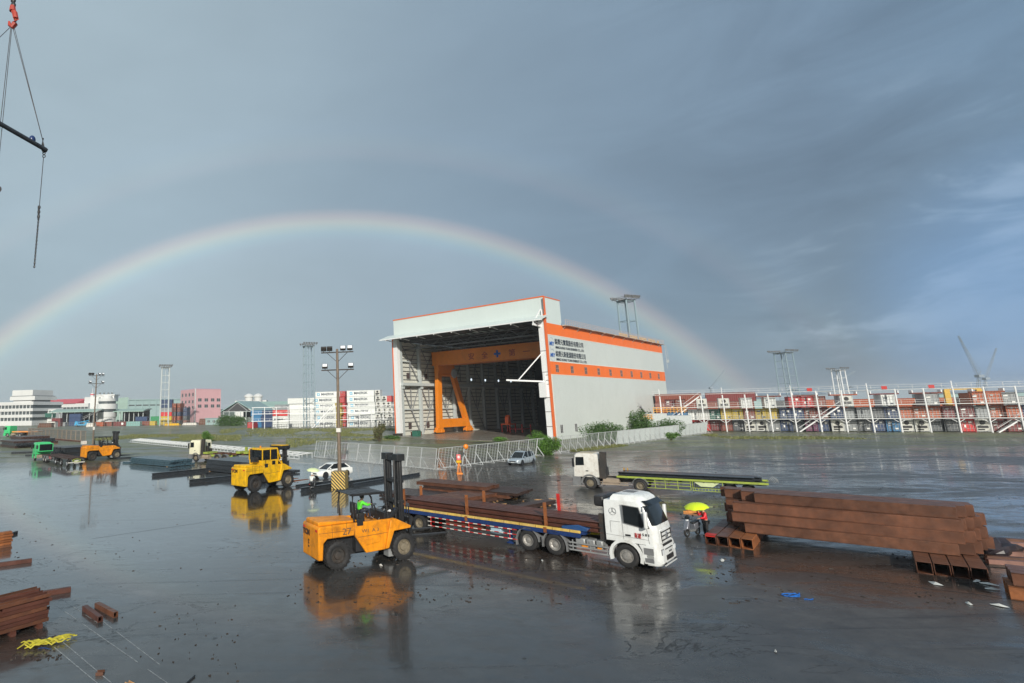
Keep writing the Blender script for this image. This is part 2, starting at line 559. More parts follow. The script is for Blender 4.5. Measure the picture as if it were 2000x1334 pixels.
# ------------------------------------------------------------ ground
def ground_material():
    m = bpy.data.materials.new('wet_yard_concrete'); m.use_nodes = True
    t = NT(m.node_tree)
    tc = t.n('ShaderNodeTexCoord'); o = tc.outputs['Object']
    sep = t.n('ShaderNodeSeparateXYZ'); t.set(sep, 0, o)
    x, y = sep.outputs[0], sep.outputs[1]
    rot = t.mapping(o, rot=(0, 0, R(40)), scale=(1, 2.6, 1))
    big = t.noise(t.mapping(o, scale=(1, 1.7, 1), rot=(0, 0, R(-20))), 0.045, 5.0, 0.6, 0.6)
    mid = t.noise(rot, 0.16, 8.0, 0.62, 0.7)
    fine = t.noise(o, 3.0, 7.0, 0.7)
    med = t.noise(t.mapping(o, scale=(1, 1.6, 1), rot=(0, 0, R(30))), 0.75, 9.0, 0.68, 0.5)
    grit = t.noise(o, 34.0, 4.0, 0.7)
    # standing water versus damp surface
    pud = t.rng(t.math('ADD', t.math('MULTIPLY', mid, 0.60), t.math('MULTIPLY', big, 0.50)), 0.47, 0.60, 0.0, 1.0, True)
    pud = t.math('MULTIPLY', pud, t.rng(med, 0.36, 0.56, 0.25, 1.0))
    nearfl = t.math('SUBTRACT', 1.0, t.rng(t.vmath('DISTANCE', o, (2, 22, 0)), 4, 17, 0.0, 1.0, True))
    nearl = t.math('SUBTRACT', 1.0, t.rng(t.vmath('DISTANCE', o, (-26, 58, 0)), 22, 60, 0.0, 1.0, True))
    pud = t.math('MULTIPLY', pud, t.rng(y, 45, 100, 1.0, 0.45))
    pud = t.math('MAXIMUM', pud, t.math('MULTIPLY', t.math('MAXIMUM', t.math('MULTIPLY', nearfl, t.rng(med, 0.34, 0.60, 0.35, 1.0)), nearl), 0.8))
    c = t.mix(pud, (0.068, 0.066, 0.062), (0.032, 0.033, 0.032))
    c = t.mix(1.0, c, t.rng(fine, 0.3, 0.7, 0.78, 1.25), 'MULTIPLY')
    c = t.mix(1.0, c, t.rng(big, 0.35, 0.65, 0.75, 1.3), 'MULTIPLY')
    c = t.mix(1.0, c, t.rng(med, 0.3, 0.7, 0.70, 1.35), 'MULTIPLY')
    # mud and rust wash round the steel stacks
    def area(cx, cy, r0, r1):
        dd = t.vmath('DISTANCE', t.mapping(o, scale=(1, 1, 0)), (cx, cy, 0))
        dd = t.math('ADD', dd, t.math('MULTIPLY', t.math('SUBTRACT', mid, 0.5), 9.0))
        return t.math('SUBTRACT', 1.0, t.rng(dd, r0, r1, 0.0, 1.0, True))
    mud = t.math('MAXIMUM', area(24.5, 29.5, 2.5, 6.5), t.math('MAXIMUM', area(7, 44, 2, 8), area(-12.5, 22.0, 0.6, 3.0)))
    mud = t.math('MAXIMUM', mud, t.math('MULTIPLY', area(10.5, 31.5, 2, 9), 0.9))
    mud = t.math('MULTIPLY', mud, t.rng(fine, 0.25, 0.6, 0.45, 1.0), clamp=True)
    c = t.mix(mud, c, (0.042, 0.028, 0.021))
    # algae and moss on the far slab
    gr = t.noise(t.mapping(o, scale=(0.5, 2.0, 1), rot=(0, 0, R(8))), 0.10, 7.0, 0.65, 0.3)
    gmask = t.math('MULTIPLY', t.rng(gr, 0.38, 0.56, 0.0, 1.0), t.rng(y, 78, 110, 0.0, 0.92), clamp=True)
    c = t.mix(gmask, c, (0.165, 0.180, 0.090))
    # hairline joints and tyre sweeps
    ln = t.noise(t.mapping(o, scale=(0.10, 3.2, 1), rot=(0, 0, R(-34))), 0.5, 6.0, 0.7, 0.15)
    dk = t.rng(ln, 0.57, 0.67, 0.0, 0.75)
    c = t.mix(dk, c, (0.016, 0.016, 0.017))
    ck = t.noise(t.mapping(o, rot=(0, 0, R(-15)), scale=(0.6, 1.3, 1)), 0.33, 7.0, 0.62, 1.2)
    ckm = t.rng(t.noise(o, 0.11, 3.0, 0.5), 0.48, 0.60, 0.0, 1.0)
    crack = t.math('MULTIPLY', t.rng(t.math('ABSOLUTE', t.math('SUBTRACT', ck, 0.5)), 0.003, 0.011, 0.85, 0.0), ckm)
    c = t.mix(crack, c, (0.010, 0.009, 0.008))
    specks = t.rng(t.noise(o, 1.9, 2.0, 0.4), 0.735, 0.76, 0.0, 0.65)
    c = t.mix(specks, c, (0.012, 0.011, 0.010))
    b = t.n('ShaderNodeBsdfPrincipled')
    t.set(b, 'Base Color', c)
    rough = t.rng(pud, 0.0, 1.0, 0.30, 0.05)
    rough = t.math('ADD', rough, t.math('MULTIPLY', t.rng(fine, 0.4, 0.75, 0.0, 0.10), t.math('SUBTRACT', 1.0, pud)))
    rough = t.math('ADD', rough, t.math('MULTIPLY', dk, 0.12))
    rough = t.math('ADD', rough, t.math('MULTIPLY', gmask, 0.3))
    rough = t.math('ADD', rough, t.math('MULTIPLY', crack, 0.4))
    rough = t.math('ADD', rough, t.rng(med, 0.35, 0.65, 0.0, 0.07))
    rough = t.math('ADD', rough, t.math('MULTIPLY', specks, 0.5))
    rough = t.math('ADD', rough, t.math('MULTIPLY', mud, 0.08), clamp=True)
    t.set(b, 'Roughness', rough)
    t.set(b, 'IOR', 1.5)
    t.set(b, 'Coat Weight', t.math('ADD', t.math('MULTIPLY', pud, 0.45), t.math('MULTIPLY', nearl, 0.5), clamp=True)); t.set(b, 'Coat Roughness', 0.06); t.set(b, 'Coat IOR', 1.33)
    rip = t.noise(t.mapping(o, scale=(1, 1.0, 1)), 1.1, 3.0, 0.5, 0.4)
    hgt = t.math('ADD', t.math('MULTIPLY', rip, 0.024), t.math('MULTIPLY', t.math('MULTIPLY', grit, t.math('SUBTRACT', 1.0, pud)), 0.0026))
    bp = t.n('ShaderNodeBump'); t.set(bp, 'Strength', 0.55); t.set(bp, 'Distance', 1.0); t.set(bp, 'Height', hgt)
    t.set(b, 'Normal', bp.outputs[0])
    out = t.n('ShaderNodeOutputMaterial'); t.t.links.new(b.outputs[0], out.inputs[0])
    return m


g_ = MB()
S_ = 6000
g_.poly([(-S_, -S_, 0), (S_, -S_, 0), (S_, S_, 0), (-S_, S_, 0)])
tag(g_.build('yard_ground', ground_material()), kind='structure')

# thin painted setting-out lines at the bottom left, each 4 mm proud
pm = mat('worn_white_line', (0.30, 0.31, 0.31), 0.3, var=0.5, vscale=9, dirt=(0.06, 0.06, 0.06), dirt_amt=0.75, dscale=4)
lines = [((112, 1184), (330, 1336)), ((190, 1205), (312, 1298)), ((118, 1250), (218, 1334)), ((106, 1264), (190, 1334)), ((118, 1168), (190, 1216))]
lb = MB()
for a, b in lines:
    p, q = at(*a, .004), at(*b, .004)
    d = (q - p).normalized(); n = Vector((-d.y, d.x, 0)) * .017
    k = 14
    for i in range(k):
        if random.random() < .08: continue
        a0 = p.lerp(q, i / k) + Vector((random.uniform(-.006, .006), 0, 0)); a1 = p.lerp(q, (i + 1) / k)
        lb.poly([a0 - n, a1 - n, a1 + n, a0 + n])
tag(lb.build('painted_line', pm), kind='structure')

# slab joints
jb = MB()
jm = mat('slab_joint', (0.016, 0.016, 0.017), 0.5, var=0.4)
for a, b in [((1405, 1040 + 55), (1985, 1172)), ((1330, 1066), (1560, 1100)), ((180, 1052), (420, 1017)), ((640, 935), (920, 945)), ((1060, 950), (1990, 905))]:
    p, q = at(*a, .004), at(*b, .004)
    d = (q - p).normalized(); n = Vector((-d.y, d.x, 0)) * .02
    k = 30
    off = [Vector((random.uniform(-.05, .05), random.uniform(-.05, .05), 0)) for _ in range(k + 1)]
    for i in range(k):
        a0 = p.lerp(q, i / k) + off[i]; a1 = p.lerp(q, (i + 1) / k) + off[i + 1]
        jb.poly([a0 - n, a1 - n, a1 + n, a0 + n])
tag(jb.build('slab_joint', jm), kind='structure')

# ------------------------------------------------------------ hangar
HN = Vector((49.65, 130.52, 0))
HA = R(44)


def HW(u, v, z=0):
    """hangar frame: u into depth along the side wall, v across to the left wall"""
    return HN + Matrix.Rotation(HA, 3, 'Z') @ Vector((u, v, z))


m_pan = mat('pale_wall_cladding', (0.56, 0.60, 0.575), 0.42, var=0.035, vscale=0.12, dirt=(0.40, 0.42, 0.40), dirt_amt=0.3, dscale=0.12, streak=0.25, wave=((1, 0, 0), 0.9, 0.012))
m_fas = mat('pale_fascia_cladding', (0.58, 0.65, 0.63), 0.40, var=0.03, vscale=0.12, streak=0.08, dirt=(0.5, 0.53, 0.5), wave=((0, 1, 0), 0.9, 0.008))
m_band = mat('orange_cladding', (0.80, 0.155, 0.012), 0.42, var=0.05, vscale=0.2, dirt=(0.5, 0.10, 0.02), dirt_amt=0.2, dscale=.3, wave=((1, 0, 0), 0.9, 0.010))
m_otrim = mat('orange_trim', (0.72, 0.14, 0.03), 0.4, var=0.08)
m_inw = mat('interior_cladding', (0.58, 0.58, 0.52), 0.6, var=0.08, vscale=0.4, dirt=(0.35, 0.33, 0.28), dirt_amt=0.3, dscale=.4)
m_frame = mat('pale_steel_frame', (0.44, 0.48, 0.48), 0.45, var=0.08)
m_girt = mat('girt_steel', (0.07, 0.075, 0.08), 0.5, var=0.12)
m_roof = mat('roof_underside', (0.06, 0.065, 0.075), 0.6, var=0.15)  # roof colour darkened, the interior's lack of light put into it
m_wht = mat('white_steel_post', (0.74, 0.75, 0.75), 0.4, var=0.05, dirt=(0.4, 0.38, 0.36), dirt_amt=0.15)
m_win = mat('hangar_window_dark', (0.08, 0.06, 0.06), 0.2, var=0.3)
m_int = mat('interior_shade_cladding', (0.035, 0.04, 0.048), 0.6, var=0.15)  # base colour darkened to stand for the unlit depth of the hangar
m_apron = mat('apron_concrete', (0.22, 0.20, 0.17), 0.30, var=0.25, vscale=.4, dirt=(0.10, 0.09, 0.08), dirt_amt=0.5, dscale=.3)

HG = thing('hangar', 'large open-fronted steel hangar with pale grey walls and two orange bands', 'hangar', HN, HA)
EZ, FZ, TZ = 26.9, 28.6, 33.0
W, LN, BD = 46.0, 84.0, 8.6
b = MB(); b.bx(0, LN, 0, .35, 0, 14.8); b.bx(0, LN, 0, .35, 17.95, 24.1); tag(b.build('side_wall', m_pan, HG), 'pale grey side wall of the hangar')
b = MB(); b.bx(0, LN, -.02, .35, 14.86, 17.89); b.bx(0, LN, -.02, .35, 24.16, EZ); b.build('orange_band', m_band, HG)
b = MB()
for z in (14.83, 17.92, 24.13): b.bx(-.01, LN, -.05, .34, z - .06, z + .06)
b.bx(.9, .98, -.05, .02, 0, 14.8)
b.build('trim_strip', mat('cream_trim', (0.75, 0.70, 0.60), 0.4), HG)
for k in range(10):
    u = 4.0 + 8.15 * k
    b = MB(); b.bx(u - .75, u + .75, -.05, -.01, 15.5, 17.1); w_ = b.build('window', m_win, HG)
    f = MB()
    for x in (u - .75, u - .02, u + .75): f.bx(x - .05, x + .05, -.09, -.05, 15.45, 17.15)
    for z in (15.45, 16.3, 17.15): f.bx(u - .8, u + .8, -.085, -.052, z - .04, z + .04)
    f.build('frame', mat('window_frame', (0.45, 0.25, 0.18), 0.4), w_)
for u in (3.6, 11.4):
    b = MB(); b.bx(u - .7, u + .7, -.05, -.01, 1.5, 3.3); w_ = b.build('window', M['glass'], HG)
    f = MB()
    for x in (u - .7, u, u + .7): f.bx(x - .05, x + .05, -.08, -.052, 1.45, 3.35)
    f.build('frame', m_wht, w_)
# front right column with orange edge and rain pipe
b = MB(); b.bx(-.6, .6, .06, 1.5, 0, FZ); b.build('column', m_wht, HG)
b = MB(); b.bx(-.75, -.05, -.32, .04, 0, FZ + .2); b.bx(-.9, -.02, -.36, -.325, FZ, TZ)
b.build('corner_trim', m_otrim, HG)
b = MB()
for z in (3, 6.3, 9.5, 12.5, 13.4, 14.6, 15.3, 20.2): b.bx(-.64, .64, .02, 1.6, z, z + .12)
b.build('bracket', mat('dark_clip', (0.12, 0.08, 0.08), 0.5), HG)
# left column
b = MB(); b.bx(-.6, .6, W - 1.5, W - .06, 0, FZ - .3); b.build('column', m_wht, HG)
b = MB(); b.bx(-.7, -.05, W - .04, W + .30, 0, FZ - .4); b.build('corner_trim', m_otrim, HG)
# header box, top box and sloping canopy
b = MB()
b.bx(0, .3, 0, W, FZ, TZ); b.bx(BD - .3, BD, 0, W, EZ + .6, TZ); b.bx(.3, BD - .3, 0, .3, EZ + .02, TZ); b.bx(.3, BD - .3, W - .3, W, EZ + .02, TZ)
b.bx(.3, BD - .3, .3, W - .3, TZ - .35, TZ - .05)
b.build('fascia', m_fas, HG)
b = MB(); b.bx(-.1, .4, -.1, W + .1, TZ, TZ + .28); b.bx(.4, BD + .1, -.1, .25, TZ, TZ + .22); b.bx(.4, BD + .1, W - .25, W + .1, TZ, TZ + .22)
b.build('fascia_cap', m_otrim, HG)
b = MB()
b.prism([(-.02, 28.75), (-3.9, 27.35), (-3.9, 27.15), (-.02, 28.45)], -1.0, W + 2.2)
b.build('canopy', m_fas, HG)
b = MB(); b.bx(-4.0, -3.86, -1.1, W + 2.3, 27.02, 27.25)
for k in range(9):
    v = 1.2 + k * 5.6
    b.bar((-3.6, v, 27.1), (0, v, 26.6), .14, .2)
    b.ball((-3.7, v, 26.9), .20, 5)
b.build('canopy_bracket', m_wht, HG)
b = MB()
b.bar((-3.9, 1.2, 26.4), (0, .9, 30.2), .22); b.bar((-3.9, 1.2, 26.3), (0, .9, 26.1), .3, .5); b.bar((-.3, .5, 26), (-.3, .5, 30), .3)
b.build('canopy_bracket', m_wht, HG)
# swinging gate arm on the right column
b = MB(); b.bar((-.7, 1, 19.9), (-5.2, 5.2, 13.6), .22); b.bar((-.7, 1, 13.2), (-7.0, 7.2, 13.7), .28, .35); b.bar((-.7, 1, 13.2), (-.7, 1, 15.2), .5)
b.bx(-1.4, -.6, .6, 2.2, 9.6, 13.0)
b.build('gate_arm', m_wht, HG)
# roof, eave walkway
b = MB(); b.bx(.35, LN, .3, W - .3, FZ - .9, FZ - .6) if False else None
b.prism([(.3, EZ + .3), (W / 2, EZ + 1.4), (W - .3, EZ + .3), (W - .3, EZ + .05), (W / 2, EZ + 1.1), (.3, EZ + .05)], .35, LN, 'yz')
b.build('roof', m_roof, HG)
b = MB(); b.bx(BD + .05, LN + .4, -1.0, -.03, EZ + .02, EZ + .14)
for k in range(10):
    u = BD + .5 + k * 7.9
    b.bar((u, -.02, EZ - .9), (u, -.95, EZ), .10); b.bx(u - .5, u + .5, -1.05, -.05, EZ - .12, EZ + .018)
b.build('walkway', mat('walkway_steel', (0.42, 0.36, 0.30), 0.5), HG)
b = MB()
u = BD + .1
while u < LN + .3:
    b.bar((u, -.96, EZ + .14), (u, -.96, EZ + 1.45), .07); u += 1.15
for z in (.6, 1.02, 1.45): b.bar((BD + .1, -.96, EZ + z), (LN + .3, -.96, EZ + z), .07)
b.bar((LN + .3, -.96, EZ + 1.45), (LN + .3, 2, EZ + 1.45), .06)
b.build('railing', mat('pink_grey_rail', (0.50, 0.42, 0.40), 0.5), HG)
b = MB()
for k in range(26):
    u0 = 44 + k * 1.36
    if k % 6 == 5: continue
    b.bx(u0, u0 + 1.15, -.90, -.86, EZ + .2, EZ + .95)
b.build('railing_panel', mat('faded_yellow_panel', (0.62, 0.42, 0.18), 0.5), HG)
# ladder cage and platform at far end
b = MB(); b.bar((LN + .5, -.9, 21.5), (LN + 3, -.9, 21.5), .12, 1.0); b.bar((LN + 2.6, -.9, 21.5), (LN + 2.2, -.9, 26.9), .08); b.bar((LN + .6, -.9, 19), (LN + .6, -.9, 27), .10)
b.build('end_platform', m_frame, HG)
# interior: left wall with girts, columns, braces
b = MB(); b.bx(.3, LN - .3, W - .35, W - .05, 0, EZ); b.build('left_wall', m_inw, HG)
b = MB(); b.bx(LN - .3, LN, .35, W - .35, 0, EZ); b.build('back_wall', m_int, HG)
b = MB()
z = 1.2
while z < 26.4:
    b.bx(.6, LN - .5, W - .55, W - .36, z, z + .16); z += 1.22
b.build('girt', m_girt, HG)
for k in range(10):
    u = .9 + k * 8.7
    b = MB(); b.bx(u, u + .75, W - 1.5, W - .56, 0, EZ - .2)
    b.bx(u - .1, u + .85, W - 1.9, W - 1.5, 13.2, 14.6)
    b.build('column', m_frame, HG)
b = MB(); b.bx(.5, LN - .5, W - 2.3, W - .58, 14.1, 14.9); b.bx(.5, LN - .5, W - 1.1, W - .6, 7.2, 7.5); b.bx(.5, LN - .5, W - 1.1, W - .6, 21.0, 21.3)
b.build('crane_beam', m_frame, HG)
b = MB()
for k in range(9):
    u = 1.3 + k * 8.7
    for z0, z1 in ((0, 13.9), (15.2, 26.3)):
        if (k % 2) and k > 3: continue
        b.bar((u + .6, W - 1.0, z1), (u + 4.3, W - 1.0, (z0 + z1) / 2), .2); b.bar((u + 8.2, W - 1.0, z1), (u + 4.5, W - 1.0, (z0 + z1) / 2), .2)
        b.bar((u + 4.3, W - 1.0, (z0 + z1) / 2), (u + .6, W - 1.0, z0), .2) if k % 2 else b.bar((u + 4.4, W - 1.0, (z0 + z1) / 2), (u + 8.4, W - 1.0, z0), .2)
    b.bar((u + 4.4, W - .9, 8), (u + 4.4, W - .9, 13.9), .18); b.bar((u + 4.4, W - .9, 16), (u + 4.4, W - .9, 21), .18)
b.build('cross_brace', mat('brace_steel', (0.22, 0.23, 0.24), 0.5), HG)
for k, u in enumerate((5.0, 13.6, 5.0, 13.6)):
    z = 2.6 if k < 2 else 17.0
    b = MB(); b.bx(u - .6, u + .6, W - .75, W - .56, z - .7, z + .9); b.build('window', m_win, HG)
# glowing balls put in for daylight through windows high in the deep part
for k in range(4):
    b = MB(); b.ball((38 + k * 8.7, W - 1.0, 16.6), .42, 5, (1, .4, 1)); b.build('daylight_glow', mat('glowing_daylight', (0.8, 0.9, 1.0), 0.4, em=(0.8, 0.92, 1.0), emk=1.2), HG)
# roof trusses
for k in range(9):
    u = 4 + k * 8.7
    b = MB(); b.bx(u, u + .35, .4, W - .4, EZ - 2.3, EZ - 2.0); b.bx(u, u + .35, .4, W - .4, EZ - .2, EZ)
    v = .6
    s = 0
    while v < W - 3:
        b.bar((u + .17, v, EZ - 2.1 if s else EZ - .1), (u + .17, v + 2.7, EZ - .1 if s else EZ - 2.1), .16); v += 2.7; s = 1 - s
    b.build('roof_truss', mat('truss_steel', (0.14, 0.15, 0.16), 0.5), HG)
b = MB()
for k in range(20):
    b.bx(.5, LN - .5, 1 + k * 2.3, 1.15 + k * 2.3, EZ - .02, EZ + .2)
b.build('purlin', m_girt, HG)
b = MB()
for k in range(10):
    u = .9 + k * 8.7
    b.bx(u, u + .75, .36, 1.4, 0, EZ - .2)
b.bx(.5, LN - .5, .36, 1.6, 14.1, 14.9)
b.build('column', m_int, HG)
# company writing and round marks
navy = mat('sign_navy', (0.02, 0.03, 0.05), 0.5); sblue = mat('sign_blue', (0.01, 0.10, 0.42), 0.5); sgrey = mat('sign_grey', (0.45, 0.50, 0.55), 0.5)
rx = (R(90), 0, 0)
lettering('sign_lettering', "銘榮元實業股份有限公司", 1.5, navy, HG, (3.9, -.06, 22.15), rx, width=16.2, bold=0.018)
lettering('sign_lettering', "MING RONG YUAN BUSINESS CO., LTD.", .82, navy, HG, (4.1, -.06, 21.05), rx, width=16.2, bold=0.015)
lettering('sign_lettering', "銘榮元新能源股份有限公司", 1.5, navy, HG, (3.9, -.06, 19.25), rx, width=17.0, bold=0.018)
lettering('sign_lettering', "MING RONG YUAN ENERGY CO., LTD.", .82, navy, HG, (4.0, -.06, 18.2), rx, width=17.4, bold=0.015)
for zc in (22.1, 19.4):
    lettering('sign_mark', "MRY", 1.3, sblue, HG, (.95, -.06, zc - .45), rx, width=2.7, bold=0.03, shear=0.35)
    q = MB()
    for a0, a1 in ((35, 145), (215, 325)):
        pts = [(2.25 + 1.25 * math.cos(R(a)), zc + 1.45 * math.sin(R(a))) for a in range(a0, a1 + 1, 10)]
        q = MB()
        for p0, p1 in zip(pts, pts[1:]): q.bar((p0[0], -.035, p0[1]), (p1[0], -.035, p1[1]), .04, .16)
        q.build('sign_mark', sgrey, HG)
lettering('sign_lettering', "M-21", 1.0, m_wht, HG, (40, 1.65, 12.4), (R(90), 0, R(180)), width=3.2, bold=.05)

# concrete apron, a slab step of 0.12 m
b = MB(); q = [(-9, 2), (-9, 30), (-2, 47), (0.2, W - 1.6), (LN - .5, W - .5), (LN - .5, .5), (0.0, 1.6), (-1, -1)]
ap = MB(); ap.prism([tuple(HW(*p).xy) for p in q], 0, .12, 'xy')
tag(ap.build('concrete_apron', m_apron), kind='structure')

# ------------------------------------------------------------ gantry crane inside
GC = thing('gantry_crane', 'orange A-frame gantry crane standing inside the open hangar', 'gantry crane', HW(13.8, 42.2, .12), HA)
m_gc = mat('crane_orange', (0.74, 0.22, 0.012), 0.38, var=0.08, vscale=.4, dirt=(0.4, 0.12, 0.02), dirt_amt=.3, dscale=.5)


def aframe(v):
    p = MB()
    p.prism([(0.2, 1.6), (1.9, 1.6), (2.9, 20), (0.9, 20)], v - .6, v + .6)
    p.build('leg', m_gc, GC)
    p = MB(); p.prism([(17.0, 1.6), (15.3, 1.6), (7.4, 20), (9.4, 20)], v - .6, v + .6); p.build('leg', m_gc, GC)
    p = MB(); p.bx(1.2, 16.0, v - .55, v + .55, 1.7, 4.2); p.build('tie_beam', m_gc, GC); p = MB(); p.bx(.9, 9.5, v - .75, v + .75, 17.8, 20.3); p.build('head_beam', m_gc, GC)
    p = MB(); p.bx(2.2, 8.4, v - .52, v + .52, 16.9, 17.8); p.build('gusset', m_gc, GC, bevel=.2)
    for u in (0.9, 16.3):
        p = MB(); p.bx(u - 1.6, u + 1.6, v - .5, v + .5, .9, 1.75)
        for s in (-1.1, 1.1):
            p.bx(u + s - .95, u + s + .95, v - .6, v + .6, .25, 1.1)
        wb = p.build('bogie', m_gc, GC, bevel=.08)
        p = MB()
        for s in (-1.7, -.6, .6, 1.7): p.tube((u + s, v - .35, .38), (u + s, v + .35, .38), .38, 14)
        p.build('wheel', M['dark'], wb)


aframe(0); aframe(-38)
b = MB(); b.bx(1.2, 3.4, -40, 1.6, 20.3, 23.9); b.bx(1.0, 3.6, -40.1, 1.7, 23.9, 24.2); b.bx(1.0, 3.6, -40.1, 1.7, 20.1, 20.32); b.build('girder', m_gc, GC)
b = MB(); b.bx(6.6, 8.6, -40, 1.6, 20.3, 23.9); b.bx(6.4, 8.8, -40.1, 1.7, 23.9, 24.2); b.build('girder', m_gc, GC)
b = MB()
v = -39
while v < 1.5:
    b.bar((1.1, v, 24.2), (1.1, v, 25.0), .07); v += 1.4
for z in (24.4, 25.0): b.bar((1.1, -39, z), (1.1, 1.5, z), .07)
b.build('railing', M['dark'], GC)
b = MB(); b.revolve([(.01, -.2), (1.3, -.2), (1.5, 0), (1.3, .2), (.01, .2)], (8.9, -.9, 17.9), 'y', 20); b.build('cable_reel', mat('reel_grey', (0.35, 0.40, 0.42), 0.5), GC)
b = MB(); b.bx(2.5, 7.5, -21, -17, 24.25, 25.8); b.build('trolley', M['dark'], GC)
dr = mat('safety_sign_red', (0.30, 0.03, 0.02), 0.5)
ry = (R(90), 0, R(-90))
for k, ch in enumerate("安全"):
    lettering('sign_lettering', ch, 2.1, dr, GC, (1.18, -11.2 - k * 4.4, 21.15), ry, bold=.02)
b = MB(); b.bx(1.14, 1.19, -21.6, -19.6, 21.7, 22.3); b.bx(1.14, 1.19, -20.9, -20.3, 21.0, 23.0); b.build('cross_mark', sblue, GC)
for k, ch in enumerate("第一"):
    lettering('sign_lettering', ch, 2.1, dr, GC, (1.18, -24.0 - k * 4.2, 21.15), ry, bold=.02)

# orange machine and clutter on the hangar floor
MC = thing('winch_machine', 'small orange winch machine on a red frame on the hangar floor', 'machine', HW(28, 26.5, .12), HA)
m_mo = mat('fluoro_orange', (0.90, 0.15, 0.02), 0.4, var=.1)
b = MB(); b.bx(0, 3.6, 0, 3.0, 2.2, 2.5); b.build('deck', m_mo, MC)
for s in (0.35, 1.7): 
    b = MB(); b.prism([(s, 2.5), (s + .2, 4.4), (s + .9, 5.0), (s + 1.5, 4.4), (s + 1.6, 2.5)], .5 + s * .6, 1.6 + s * .6); b.build('housing', m_mo, MC, bevel=.1)
for x in (.2, 3.4):
    for y in (.2, 2.8):
        b = MB(); b.bx(x - .15, x + .15, y - .15, y + .15, 0, 2.2); b.build('leg', M['red'], MC)
b = MB(); b.bx(0, 5.4, -3.8, -3.5, .9, 1.1); b.bx(0, .3, -3.8, 0, .9, 1.1); b.bx(5.1, 5.4, -3.8, -3.5, 0, 2.2); b.bx(0, .3, -3.8, -3.5, 0, 2.4); b.build('red_rail', M['red'], MC)
for k, (u, v, sx, sy, sz, mm, lab) in enumerate([
        (-.9, 38.6, 1.6, 1.8, 1.5, mat('green_box_paint', (0.03, 0.13, 0.09), .5), 'dark green box beside the hangar left wall'),
        (1.6, 40.6, 3.0, 1.5, 1.0, M['rust'], 'rusty scrap bin beside the orange crane foot'),
        (-1.6, 44.6, 2.6, 1.4, .7, M['dark'], 'low dark crate at the left hangar corner')]):
    q = HW(u, v, .12 if k == 1 else 0)
    T = thing('storage_box', lab, 'box', q, HA)
    b = MB(); b.prism([(-sx / 2, 0), (sx / 2, 0), (sx / 2 * 1.05, sz), (-sx / 2 * 1.05, sz)], -sy / 2, sy / 2); b.build('body', mm, T, bevel=.04)
    b = MB(); b.bx(-sx / 2 * 1.1, sx / 2 * 1.1, -sy / 2 - .06, sy / 2 + .06, sz, sz + .1); b.build('lid', mm, T)
for k, (u, v) in enumerate([(50, 14), (62, 22), (44, 8), (70, 12)]):
    T = thing('steel_bundle', f'dim stack of steel plates deep in the hangar, {ORD[k+1]} from the front', 'steel stack', HW(u, v, .12), HA)
    for j in range(4):
        b = MB(); b.bx(-3, 3, -1.2, 1.2, .05 + j * .32, .3 + j * .32); b.build('plate', M['slate'] if j % 2 else M['rustdk'], T)

# ------------------------------------------------------------ trucks
def ring(z, xr, xf, w, rc, k=5):
    """plan outline at height z, rounded at the front corners"""
    pts = [(xr, -w, z)]
    for i in range(k + 1):
        a = R(-90 + 90 * i / k)
        pts.append((xf - rc + rc * math.cos(a), -w + rc + rc * math.sin(a), z))
    for i in range(k + 1):
        a = R(90 * i / k)
        pts.append((xf - rc + rc * math.cos(a), w - rc + rc * math.sin(a), z))
    pts.append((xr, w, z))
    return pts


def front_glass(r0, r1, off=.012, skip=2):
    a, b = ring(*r0), ring(*r1)
    m_ = MB()
    n = len(a)
    idx = list(range(1 + skip, n - 1 - skip))
    q0 = [(p[0] + off, p[1] * 1.004, p[2]) for p in (a[i] for i in idx)]
    q1 = [(p[0] + off, p[1] * 1.004, p[2]) for p in (b[i] for i in idx)]
    k = len(q0)
    m_.add(q0 + q1, [(i, i + 1, k + i + 1, k + i) for i in range(k - 1)])
    return m_


def fender(b, x, zc, r0, r1, a0, a1, y0, y1, n=12):
    for i in range(n):
        t0, t1 = R(a0 + (a1 - a0) * i / n), R(a0 + (a1 - a0) * (i + 1) / n)
        b.prism([(x + r0 * math.cos(t0), zc + r0 * math.sin(t0)), (x + r1 * math.cos(t0), zc + r1 * math.sin(t0)),
                 (x + r1 * math.cos(t1), zc + r1 * math.sin(t1)), (x + r0 * math.cos(t1), zc + r0 * math.sin(t1))], y0, y1)


def panel(poly, y, t=.012):
    b = MB(); b.prism(poly, y, y + (t if y > 0 else -t)); return b


# ---- near white tractor unit
TA = R(-45.5)
TO = Vector((14.35, 29.67, 0)) + Matrix.Rotation(TA, 3, 'Z') @ Vector((0, 1.1, 0))
T = thing('tractor_unit', 'white three-axle truck tractor coupled to the blue flatbed in the foreground', 'truck', TO, TA)
wr = .55
r0, r1, r2, r3 = (1.22, -.88, 1.50, 1.22, .30), (1.95, -.88, 1.46, 1.22, .34), (2.10, -.88, 1.42, 1.21, .36), (3.02, -.88, 1.08, 1.17, .36)
b = MB(); b.loft([ring(*q) for q in (r0, r1, r2, r3, (3.16, -.86, 1.0, 1.14, .36))]); b.build('cab', M['white'], T, smooth=True)
b = MB(); b.loft([ring(*q) for q in ((3.14, -.60, 1.02, 1.08, .40), (3.30, -.56, .98, 1.04, .42), (3.44, -.44, .80, .96, .42), (3.49, -.30, .55, .80, .40))]); b.build('roof_cap', M['white'], T, smooth=True)
b = MB(); b.bx(-.2, .35, -.35, .35, 3.485, 3.51); b.build('roof_hatch', M['greyp'], T)
front_glass((2.12, -.88, 1.41, 1.205, .36), (3.0, -.88, 1.085, 1.17, .36), .014, 2).build('windscreen', M['glass'], T, smooth=True)
b = MB(); q = ring(3.05, -.88, 1.22, 1.14, .40); q2 = ring(3.12, -.88, 1.02, 1.14, .40)
